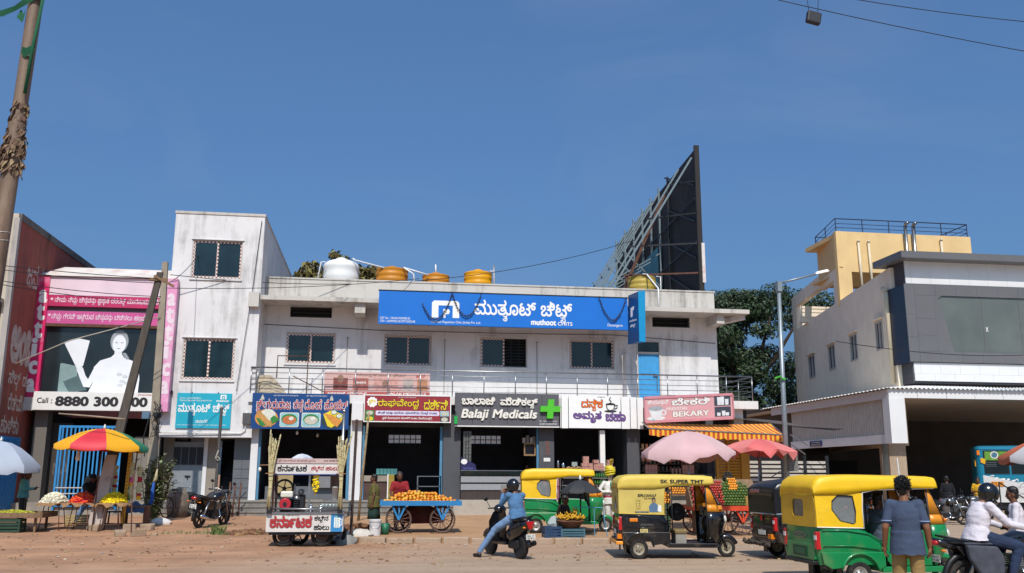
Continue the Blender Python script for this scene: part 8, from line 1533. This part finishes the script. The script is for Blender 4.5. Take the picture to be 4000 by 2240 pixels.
SKIN = mat('skin_brown', '#7b5139', .5, .12, 14, spec=.4); SKIND = mat('skin_dark', '#63402e', .5, .12, 14, spec=.4); SKINL = mat('skin_tan', '#7d5238', .5, .12, 14, spec=.4); HAIR = mat('hair_black', '#0d0b0a', .5, .3, 30)
STAND = dict(pel=(0, 0, .95), chest=(0, 0, 1.22), neck=(0, 0, 1.42), head=(.025, 0, 1.575), shL=(0, .165, 1.375), shR=(0, -.165, 1.375), elL=(-.02, .24, 1.1), elR=(-.02, -.24, 1.1), wrL=(.05, .25, .86), wrR=(.05, -.25, .86), hipL=(0, .09, .92), hipR=(0, -.09, .92), knL=(.02, .1, .5), knR=(.02, -.1, .5), anL=(-.03, .105, .09), anR=(-.03, -.105, .09))
def hand(mb, wr, d, n, curl=.5, k=1.0):
    """palm, four unequal bent fingers and a thumb; d = towards the fingertips, n = palm normal"""
    wr, d, n = Vector(wr), Vector(d).normalized(), Vector(n); n = (n - d * n.dot(d)).normalized(); s = d.cross(n)
    M = Matrix((d, s, n)).transposed(); c = wr + d * .05 * k; mb.ell(c, (.055 * k, .042 * k, .02 * k), M, 10, 6)
    for i, (off, ln) in enumerate(((-.032, .068), (-.011, .078), (.011, .074), (.031, .058))):
        a = c + d * .038 * k + s * off * k; d1 = (d * cos(curl * .6) + n * sin(curl * .6)).normalized(); b = a + d1 * ln * .5 * k; d2 = (d * cos(curl * 1.5) + n * sin(curl * 1.5)).normalized(); e = b + d2 * ln * .5 * k
        mb.cap(a, .0105 * k, b, .0095 * k); mb.cap(b, .0095 * k, e, .008 * k)
    a = wr + d * .025 * k - s * .03 * k; b = a + (d * .6 - s * .7 + n * .35).normalized() * .04 * k; mb.cap(a, .013 * k, b, .011 * k); mb.cap(b, .011 * k, b + (d * .9 - s * .15 + n * .4).normalized() * .032 * k, .009 * k)
def person(label, loc, rz, J=None, shirt=None, trousers=None, skin=None, sleeve='short', legs='long', hair=True, shoes=M_BLACK, face=(1, 0, 0), helmet=None, s=1.0, girth=1.0, hands=(.5, .5), hn=((0, -1, 0), (0, 1, 0)), hd=(None, None), voxel=.011, hem=.0, skirt=None, cat='person', name='person', hairm=None, beard=False, group=None, seed=0, wrinkle=.007, tilt=None, bare_head=True):
    t = thing(name, label, cat, loc, rz, group, True); t.scale = (s, s, s); skin = skin or SKIN
    if tilt: t.rotation_euler = tilt
    J = {k: Vector(v) for k, v in {**STAND, **(J or {})}.items()}
    sp_ = (J['neck'] - J['pel']).normalized(); la = (J['shL'] - J['shR']).normalized(); fo = la.cross(sp_).normalized(); la = sp_.cross(fo); TM = Matrix((fo, la, sp_)).transposed()
    def torso(mb, e=0.0, low=0.0):
        P, Cc, Nk = J['pel'], J['chest'], J['neck']
        st = [(P - sp_ * (.12 + low), .09, .14), (P - sp_ * .05, .115, .162), (P.lerp(Cc, .5), .112, .156), (Cc, .12, .168), (Cc.lerp(Nk, .45), .108, .16), (Cc.lerp(Nk, .8), .08, .115), (Nk, .055, .06)]
        rings = []
        for i in range(len(st) - 1):
            for k in range(3):
                f = k / 3; (p0, x0, y0), (p1, x1, y1) = st[i], st[i + 1]; c0 = p0.lerp(p1, f); rx, ry = (x0 + (x1 - x0) * f) * girth + e, (y0 + (y1 - y0) * f) * girth + e
                rings.append([c0 + fo * rx * cos(2 * pi * q / 22) + la * ry * sin(2 * pi * q / 22) for q in range(22)])
        mb.loft(rings)
        for a in ('shL', 'shR'): mb.cap(J[a], .056 + e * .7, Cc.lerp(Nk, .5), .07 + e * .5)
    fd = Vector(face).normalized(); hu = (J['head'] - J['neck']).normalized().lerp(Vector((0, 0, 1)), .4).normalized(); fd = (fd - hu * fd.dot(hu)).normalized(); hl = hu.cross(fd); HM = Matrix((fd, hl, hu)).transposed(); H_ = J['head']
    b = MB(); torso(b, -.005); b.cap(J['neck'] - sp_ * .04, .062, H_ - hu * .05, .052)
    b.ell(H_ + hu * .02, (.097, .077, .112), HM, 16, 12); b.ell(H_ + fd * .028 - hu * .055, (.062, .055, .06), HM, 12, 8); b.ell(H_ + fd * .055 - hu * .1, (.026, .03, .022), HM, 8, 6)
    b.cap(H_ + fd * .094 + hu * .012, .012, H_ + fd * .108 - hu * .03, .016); b.ell(H_ + fd * .092 - hu * .066, (.014, .026, .011), HM, 8, 6)
    for y in (-1, 1): b.ell(H_ + hl * y * .078 - fd * .005 - hu * .012, (.022, .01, .034), HM, 8, 6); b.cap(H_ + fd * .086 + hl * y * .016 + hu * .034, .011, H_ + fd * .074 + hl * y * .05 + hu * .036, .01); b.ell(H_ + fd * .06 + hl * y * .045 - hu * .03, (.028, .024, .024), HM, 8, 6)
    for i, S in enumerate('LR'):
        b.cap(J['sh' + S], .055, J['el' + S], .043); b.cap(J['el' + S], .043, J['wr' + S], .029)
        d = Vector(hd[i]) if hd[i] else (J['wr' + S] - J['el' + S]); hand(b, J['wr' + S], d, hn[i], hands[i])
        b.cap(J['hip' + S], .088 * girth, J['kn' + S], .058); b.cap(J['kn' + S], .056, J['kn' + S].lerp(J['an' + S], .35), .055); b.cap(J['kn' + S].lerp(J['an' + S], .35), .055, J['an' + S], .036)
        tdir = Vector((1, 0, 0)) if J['an' + S].z < .3 or True else 0; b.cap(J['an' + S] + Vector((-.04, 0, -.035)), .04, J['an' + S] + Vector((.15, (.02 if S == 'L' else -.02), -.055)), .03)
    blob(b, voxel, 'body', skin, t, 0, 0, 2)
    for y in (-1, 1): MB().ell(H_ + fd * .082 + hl * y * .033 + hu * .016, (.012, .016, .009), HM, 8, 6).build('eye', mat('eye_dark', '#15100d', .2), t, True)
    if shirt:
        c = MB(); torso(c, .016); hr_ = [J['pel'] + sp_ * (.1 - (.22 + hem) * q / 8) for q in range(9)]
        c.loft([[p + fo * (.118 * girth + .022 + .004 * q) * cos(2 * pi * k / 22) + la * (.164 * girth + .022 + .004 * q) * sin(2 * pi * k / 22) for k in range(22)] for q, p in enumerate(hr_)])
        for S in 'LR':
            a, e, w_ = J['sh' + S], J['el' + S], J['wr' + S]
            if sleeve == 'short': c.cap(a, .062, a.lerp(e, .72), .06)
            elif sleeve == 'long': c.cap(a, .064, e, .054); c.cap(e, .054, e.lerp(w_, .93), .04)
            elif sleeve == 'rolled': c.cap(a, .07, e, .056); c.cap(e, .056, e.lerp(w_, .3), .05)
        blob(c, voxel * 1.05, 'shirt', shirt, t, wrinkle, seed, 6, floor=(J['pel'].z - .07 - hem) if sp_.z > .93 else None)
        MB().tube([J['neck'] + fo * .068 * cos(a) + la * .072 * sin(a) - sp_ * (.012 + .02 * max(0, cos(a))) for a in [2 * pi * i / 18 for i in range(18)]], .013, 6, True).build('collar', shirt, t, True)
    if trousers:
        c = MB(); c.ell(J['pel'] - sp_ * .02, (.115 * girth + .01, .16 * girth + .008, .1), TM, 14, 8)
        for S in 'LR':
            h, k, a = J['hip' + S], J['kn' + S], J['an' + S]; c.cap(h, .1 * girth, k, .078)
            if legs == 'long': c.cap(k, .074, a + (k - a).normalized() * .04, .058)
            elif legs == 'short': c.cap(k, .074, k.lerp(a, .25), .078)
        blob(c, voxel * 1.1, 'trousers', trousers, t, wrinkle, seed + 9, 2)
    if skirt:
        z0, z1, m_ = skirt; K = 24; p = J['pel']
        MB().loft([[(p.x + (.14 + .05 * q) * cos(2 * pi * k / K) * (1 + .05 * sin(5 * k) * q), p.y + (.19 + .06 * q) * sin(2 * pi * k / K) * (1 + .05 * sin(4 * k + 1) * q), z1 + (z0 - z1) * q) for k in range(K)] for q in (0, .15, .4, .7, 1)]).build('wrapped_skirt', m_, t, True)
    if shoes:
        for S in 'LR':
            a = J['an' + S]; c = MB().cap(a + Vector((-.045, 0, -.045)), .046, a + Vector((.16, (.02 if S == 'L' else -.02), -.06)), .037); blob(c, .014, 'shoe', shoes, t, 0, 0, 2)
    if hair is True:
        c = MB(); c.ell(H_ + hu * .04 - fd * .016, (.098, .085, .096), HM, 16, 10); rr = random.Random(seed)
        for i in range(70):
            a, e = rr.uniform(0, 2 * pi), rr.uniform(.1, 1.25); d = HM @ Vector((sin(e) * cos(a), sin(e) * sin(a), cos(e)))
            if d.dot(fd) > .5 and d.dot(hu) < .6: continue
            p = H_ + hu * .04 - fd * .015 + Vector((d.x * .088, d.y * .085, d.z * .088)); c.ell(p, (.022, .022, .022), None, 6, 4)
        c.ell(H_ - fd * .05 - hu * .03, (.05, .07, .07), HM, 10, 6)
        blob(c, .012, 'hair', hairm or HAIR, t, .006, seed, 1, 22)
    if beard: MB().ell(H_ + fd * .062 - hu * .052, (.03, .045, .012), HM, 10, 6).build('moustache', HAIR, t, True)
    if helmet:
        c = MB(); c.ell(H_ + hu * .03, (.15, .128, .142), HM, 22, 16); c.ell(H_ - hu * .06 + fd * .02, (.125, .115, .08), HM, 18, 10); blob(c, .012, 'helmet', helmet, t, 0, 0, 3)
        v = MB(); K = 16; rows = []
        for e in (-.32, -.1, .12, .3): rows.append([H_ + hu * .02 + HM @ Vector((.158 * cos(e) * cos(a), .138 * cos(e) * sin(a), .15 * sin(e))) for a in [-1.25 + 2.5 * i / K for i in range(K + 1)]])
        v.loft(rows, closed=False, cap=False); v_ = v.build('visor', mat('visor_dark', '#08090b', .08, .1, spec=.8), t, True, fix=False); v_.modifiers.new('solid', 'SOLIDIFY').thickness = .006
        MB().tube([H_ - hu * .05 + HM @ Vector((.15 * cos(a), .13 * sin(a), -.03)) for a in [-1.5 + 3 * i / 12 for i in range(13)]], .02, 6).build('chin_bar', helmet, t, True)
    return t
NAVY = mat('cloth_navy', '#39455c', .9, .12, 8, .3, 160); KHAKI = mat('cloth_khaki', '#8f7546', .9, .12, 8, .3, 160); JEANL = mat('denim_pale', '#6b87ab', .9, .15, 8, .3, 150); JEAN = mat('denim_dark', '#1d2c48', .9, .2, 6, .3, 150); SWB = mat('knit_blue', '#4a7096', .95, .14, 10, .5, 120); WHT = mat('cloth_white', '#c9c3cb', .85, .05, 6); HELM = mat('helmet_black', '#101114', .22, .1, coat=.4)
person('person seen from behind in a navy polo and khaki trousers before the green auto', (6.66, 11.05, 0), radians(58), dict(elL=(-.05, .235, 1.1), elR=(-.04, -.235, 1.1), wrL=(.03, .26, .87), wrR=(.04, -.25, .87), knL=(.05, .12, .5), anL=(.02, .12, .09), anR=(-.06, -.11, .09), head=(.03, .0, 1.58)), NAVY, KHAKI, SKINL, hem=.1, girth=1.0, hands=(.7, .8), seed=3, voxel=.009, face=(1, -.3, 0), s=1.02, wrinkle=.006)
nm = [o for o in bpy.data.objects if o.name.startswith('person')][0]
hr = MB(); rr = random.Random(5); hc = Vector((.01, 0, 1.6))
for i in range(900):
    a, e = rr.uniform(0, 2 * pi), rr.uniform(0, 2.1); d = Vector((sin(e) * cos(a), sin(e) * sin(a), cos(e))); p = hc + Vector((d.x * .094, d.y * .085, d.z * .092)); q = d * rr.uniform(.012, .04) * (1.2 if e < .9 else .5) + Vector((rr.uniform(-.02, .02), rr.uniform(-.02, .02), 0)); hr.cyl(p, p + q, .008, .002, 4) if not (d.x > .35 and e > 1.1) else None
hr.build('hair_tuft', HAIR, nm)
MB().tube([Vector((-.05, .235, 1.1)).lerp(Vector((0, .165, 1.375)), .28) + Vector((.062 * cos(a), .062 * sin(a), 0)) for a in [2 * pi * i / 14 for i in range(14)]], .008, 5, True).tube([Vector((-.04, -.235, 1.1)).lerp(Vector((0, -.165, 1.375)), .28) + Vector((.062 * cos(a), .062 * sin(a), 0)) for a in [2 * pi * i / 14 for i in range(14)]], .008, 5, True).build('sleeve_band', mat('band_pale_blue', '#7f8fae', .9), nm, True)
rd = person('person in a blue sweater and black helmet astride the scooter holding up a phone', (3.12, 19.95, 0), radians(113), dict(pel=(.14, .0, .9), chest=(.18, .02, 1.16), neck=(.22, .02, 1.36), head=(.27, .03, 1.51), shL=(.2, .2, 1.32), shR=(.2, -.17, 1.32), elL=(.42, .24, 1.13), elR=(.42, -.14, 1.12), wrL=(.55, .12, 1.35), wrR=(.55, -.03, 1.36), hipL=(.16, .1, .87), hipR=(.16, -.1, .87), knL=(.56, .33, .58), knR=(.58, -.14, .64), anL=(.8, .58, .1), anR=(.72, -.12, .42)), SWB, JEANL, SKINL, 'long', hair=False, helmet=HELM, hands=(1.1, 1.1), hn=((0, -1, .3), (0, 1, .3)), hd=((.2, -.2, 1), (.2, .2, 1)), seed=7, voxel=.01, face=(1, .25, 0))
ph = thing('phone', 'grey phone in a card like case held up by the scooter rider', 'phone', (3.12, 19.95, 0), radians(113), None, True); MB().box(.6, .615, -.04, .14, 1.38, 1.54).build('casing', mat('phone_grey', '#8d8a88', .4, .1), ph, bevel=.005)
person('person in a white shirt and black helmet riding the motorcycle with saddle bags', (8.45, 12.55, 0), radians(-4), dict(pel=(.2, 0, .93), chest=(.25, 0, 1.17), neck=(.33, 0, 1.38), head=(.43, 0, 1.5), shL=(.33, .19, 1.33), shR=(.33, -.19, 1.33), elL=(.52, .27, 1.1), elR=(.52, -.27, 1.1), wrL=(.76, .3, 1.04), wrR=(.76, -.3, 1.04), hipL=(.24, .1, .9), hipR=(.24, -.1, .9), knL=(.7, .2, .78), knR=(.7, -.2, .78), anL=(.55, .21, .4), anR=(.55, -.21, .4)), WHT, JEAN, SKIN, 'long', hair=False, helmet=HELM, hands=(1.3, 1.3), hn=((0, 0, -1), (0, 0, -1)), hd=((1, 0, -.1), (1, 0, -.1)), seed=11, voxel=.009, girth=1.08, wrinkle=.01)
person('person in a white shirt cut by the frame edge under the striped umbrella', (10.62, 14.3, 0), radians(150), dict(wrL=(.2, .08, 1.15), elL=(.05, .24, 1.08)), WHT, JEAN, SKIND, 'long', s=.93, seed=13, hn=((0, -1, 0), (0, 1, 0)))
g = gz(-10.4, 29.9)
pt_ = person('person in a teal sweatshirt looking down at a phone under the lilac umbrella', (-10.5, 30.0, g), radians(5), dict(head=(.08, 0, 1.54), elL=(.05, .23, 1.12), elR=(.05, -.23, 1.12), wrL=(.28, .07, 1.14), wrR=(.28, -.07, 1.14)), mat('cloth_teal', '#5a9fa3', .9, .12, 8), M_BLACK, SKIND, 'long', face=(.8, 0, -.6), hands=(1, 1), hn=((0, -1, .5), (0, 1, .5)), seed=17)
ph = thing('phone', 'dark phone held by the person in the teal sweatshirt', 'phone', (-10.5, 30.0, g), radians(5), None, True); MB().box(.33, .43, -.05, .05, 1.17, 1.185).build('casing', M_BLACK, ph)
BK = mat('cloth_black', '#101118', .95, .2, 8)
person('person in a black hooded top bent over behind the orange flowers', (-8.6, 30.5, gz(-8.6, 30.5)), radians(-85), dict(pel=(-.15, 0, .9), chest=(.03, 0, 1.17), neck=(.2, 0, 1.33), head=(.36, 0, 1.3), shL=(.16, .19, 1.3), shR=(.16, -.19, 1.3), elL=(.3, .24, 1.05), elR=(.3, -.24, 1.05), wrL=(.48, .15, .95), wrR=(.48, -.15, .95), hipL=(-.14, .1, .87), hipR=(-.14, -.1, .87), knL=(.0, .12, .48), knR=(-.08, -.28, .5), anL=(-.1, .12, .09), anR=(-.16, -.48, .09)), BK, JEANL, SKIND, 'long', face=(.6, 0, -.8), hairm=BK, seed=19, girth=1.5, s=1.08)
ol = mat('cloth_olive', '#5a5426', .9, .15, 8); dg = mat('cloth_bottle_green', '#17312a', .9, .2, 8)
person('person in an olive shirt and green wrapped lungi standing beside the orange cart', (-.02, 26.5, gz(0, 26.5) - .03), radians(168), dict(elL=(-.04, .25, 1.1), wrL=(.0, .27, .86), elR=(-.03, -.25, 1.1), wrR=(.06, -.25, .87)), ol, None, SKIND, 'short', skirt=(.42, .98, dg), face=(1, .25, 0), hem=.12, s=.95, girth=1.22, seed=23, shoes=None, beard=True)
rd_ = mat('cloth_red', '#8c1d24', .9, .12, 8)
person('person in a red polo leaning over the heap of oranges', (.72, 27.55, gz(.7, 27.5) - .02), radians(-98), dict(chest=(.06, 0, 1.2), neck=(.14, 0, 1.39), head=(.22, 0, 1.53), shL=(.1, .19, 1.33), shR=(.1, -.19, 1.33), elL=(.14, .25, 1.08), elR=(.16, -.25, 1.08), wrL=(.34, .2, .96), wrR=(.36, -.2, .96)), rd_, M_BLACK, SKIND, 'short', face=(1, .35, -.3), s=1.0, girth=1.12, seed=29, beard=True, hairm=mat('hair_grey', '#2d2b29', .7, .3, 30))
br = mat('cloth_dark_brown', '#2a1c16', .95, .25, 8)
person('person wrapped in a dark brown shawl sitting under the black umbrella', (5.1, 25.45, .15), radians(-40), dict(pel=(0, 0, .36), chest=(.05, 0, .6), neck=(.1, 0, .8), head=(.14, 0, .93), shL=(.08, .18, .75), shR=(.08, -.18, .75), elL=(.16, .25, .5), elR=(.16, -.25, .5), wrL=(.38, .12, .45), wrR=(.38, -.12, .45), hipL=(.03, .1, .33), hipR=(.03, -.1, .33), knL=(.38, .17, .42), knR=(.38, -.17, .42), anL=(.3, .14, .08), anR=(.3, -.14, .08)), br, br, SKIND, 'long', hem=.05, seed=31, girth=1.1, shoes=None)
SIT = dict(pel=(0, 0, .74), chest=(-.04, 0, 1.0), neck=(-.04, 0, 1.2), head=(0, 0, 1.34), shL=(-.04, .18, 1.15), shR=(-.04, -.18, 1.15), elL=(.08, .24, .92), elR=(.08, -.24, .92), wrL=(.3, .16, .86), wrR=(.3, -.16, .86), hipL=(.02, .1, .7), hipR=(.02, -.1, .7), knL=(.42, .12, .7), knR=(.42, -.12, .7), anL=(.42, .12, .36), anR=(.42, -.12, .36))
def in_auto(lx, ly, lz=0): c_, s_ = 1, 0; return (7.6 + lx * c_ - ly * s_, 14.82 + lx * s_ + ly * c_, lz)
person('person in a white checked shirt sitting in the back of the closest auto', in_auto(-.02, .25), radians(0), SIT, mat('cloth_check_white', '#bcc3cf', .9, .1, 30), JEAN, SKIND, 'short', seed=37)
person('person in a grey shirt sitting at the front of the closest auto', in_auto(.86, .0), radians(0), {**SIT, 'wrL': (.5, .28, 1.04), 'wrR': (.5, -.28, 1.04)}, mat('cloth_grey', '#4d5566', .9, .1, 9), mat('denim_mid', '#4d6a8c', .9, .1, 9), SKIND, 'short', seed=41)
person('person in a yellow kurta looking at a phone beside the bus', (25.75, 36.9, 0), radians(-120), dict(head=(.07, 0, 1.55), wrL=(.28, .08, 1.1), wrR=(.28, -.08, 1.1), elL=(.03, .25, 1.08), elR=(.03, -.25, 1.08)), mat('cloth_yellow', '#c99a16', .9, .12, 8), mat('cloth_steel_blue', '#6b7484', .9), SKIND, 'short', hem=.28, s=1.02, face=(1, 0, -.5), seed=43, voxel=.014)
person('person in a black jacket facing away among the parked motorcycles', (23.9, 36.3, 0), radians(60), None, BK, M_BLACK, SKIND, 'long', seed=47, voxel=.014, s=1.04)
person('person standing in the dark medical shop doorway', (6.0, 36.75, .8), radians(-100), dict(elL=(.05, .22, 1.12), wrL=(.25, .1, 1.1)), mat('cloth_slate', '#3b3d42', .9), M_BLACK, SKIND, 'short', s=.8, seed=53, voxel=.014)
# painted doorman statue
SW = mat('statue_white', '#cfcac4', .4, .05, 5); SR = mat('statue_red', '#8c2430', .5, .1); SGn = mat('statue_teal', '#1f8a7a', .45, .08); SY = mat('statue_yellow', '#c9b41f', .5, .1, 6)
stt = person('life size painted statue of a turbaned doorman in white with a red sash', (6.8, 26.6, .165), radians(-75), dict(head=(.03, 0, 1.6), elR=(-.02, -.38, 1.12), wrR=(.17, -.12, 1.12), elL=(-.02, .36, 1.1), wrL=(.16, .14, 1.1), shL=(0, .2, 1.37), shR=(0, -.2, 1.37), anL=(-.02, .13, .09), anR=(-.02, -.13, .09)), SW, SW, mat('statue_face', '#cbb7a6', .4, .05), 'long', hair=False, s=1.0, cat='statue', name='doorman_statue', seed=59, girth=1.1, hem=.1, hands=(.4, .4), shoes=SR, face=(1, -.1, 0))
tb_ = MB(); hc = Vector((.02, 0, 1.7))
for k in range(5): z = 1.63 + .045 * k; r = .13 + .012 * (1.5 - abs(k - 1.5)); tb_.tube([(.02 + r * cos(a), r * .92 * sin(a), z + .03 * sin(a + k)) for a in [2 * pi * i / 22 for i in range(22)]], .034, 7, True)
tb_.ell((.02, 0, 1.8), (.12, .11, .08)); tb_.build('turban', SY, stt, True); MB().loft([[(-.02 + .02 * j, .05 + (.02 + .05 * f) * cos(a), 1.84 + .2 * f + .03 * sin(a)) for a in [2 * pi * i / 10 for i in range(10)]] for j, f in ((0, 0), (1, .4), (2, .8), (3, 1))]).build('turban_plume', mat('statue_gold', '#8f7620', .5, .1, 9), stt, True)
MB().ell((.0, 0, .98), (.165, .225, .12), None, 18, 8).build('sash', SR, stt, True); MB().tube([(.17, .05, 1.4), (.19, .02, 1.2), (.2, .0, 1.0), (.18, .03, .85)], .028, 8).tube([(.17, -.07, 1.4), (.2, -.06, 1.2), (.2, -.02, 1.02)], .024, 8).build('scarf', SGn, stt, True); MB().tube([(.12, -.07, 1.545), (.145, -.02, 1.555), (.145, .02, 1.555), (.12, .07, 1.545), (.1, .09, 1.57)], .011, 6).build('moustache', M_INK, stt, True)
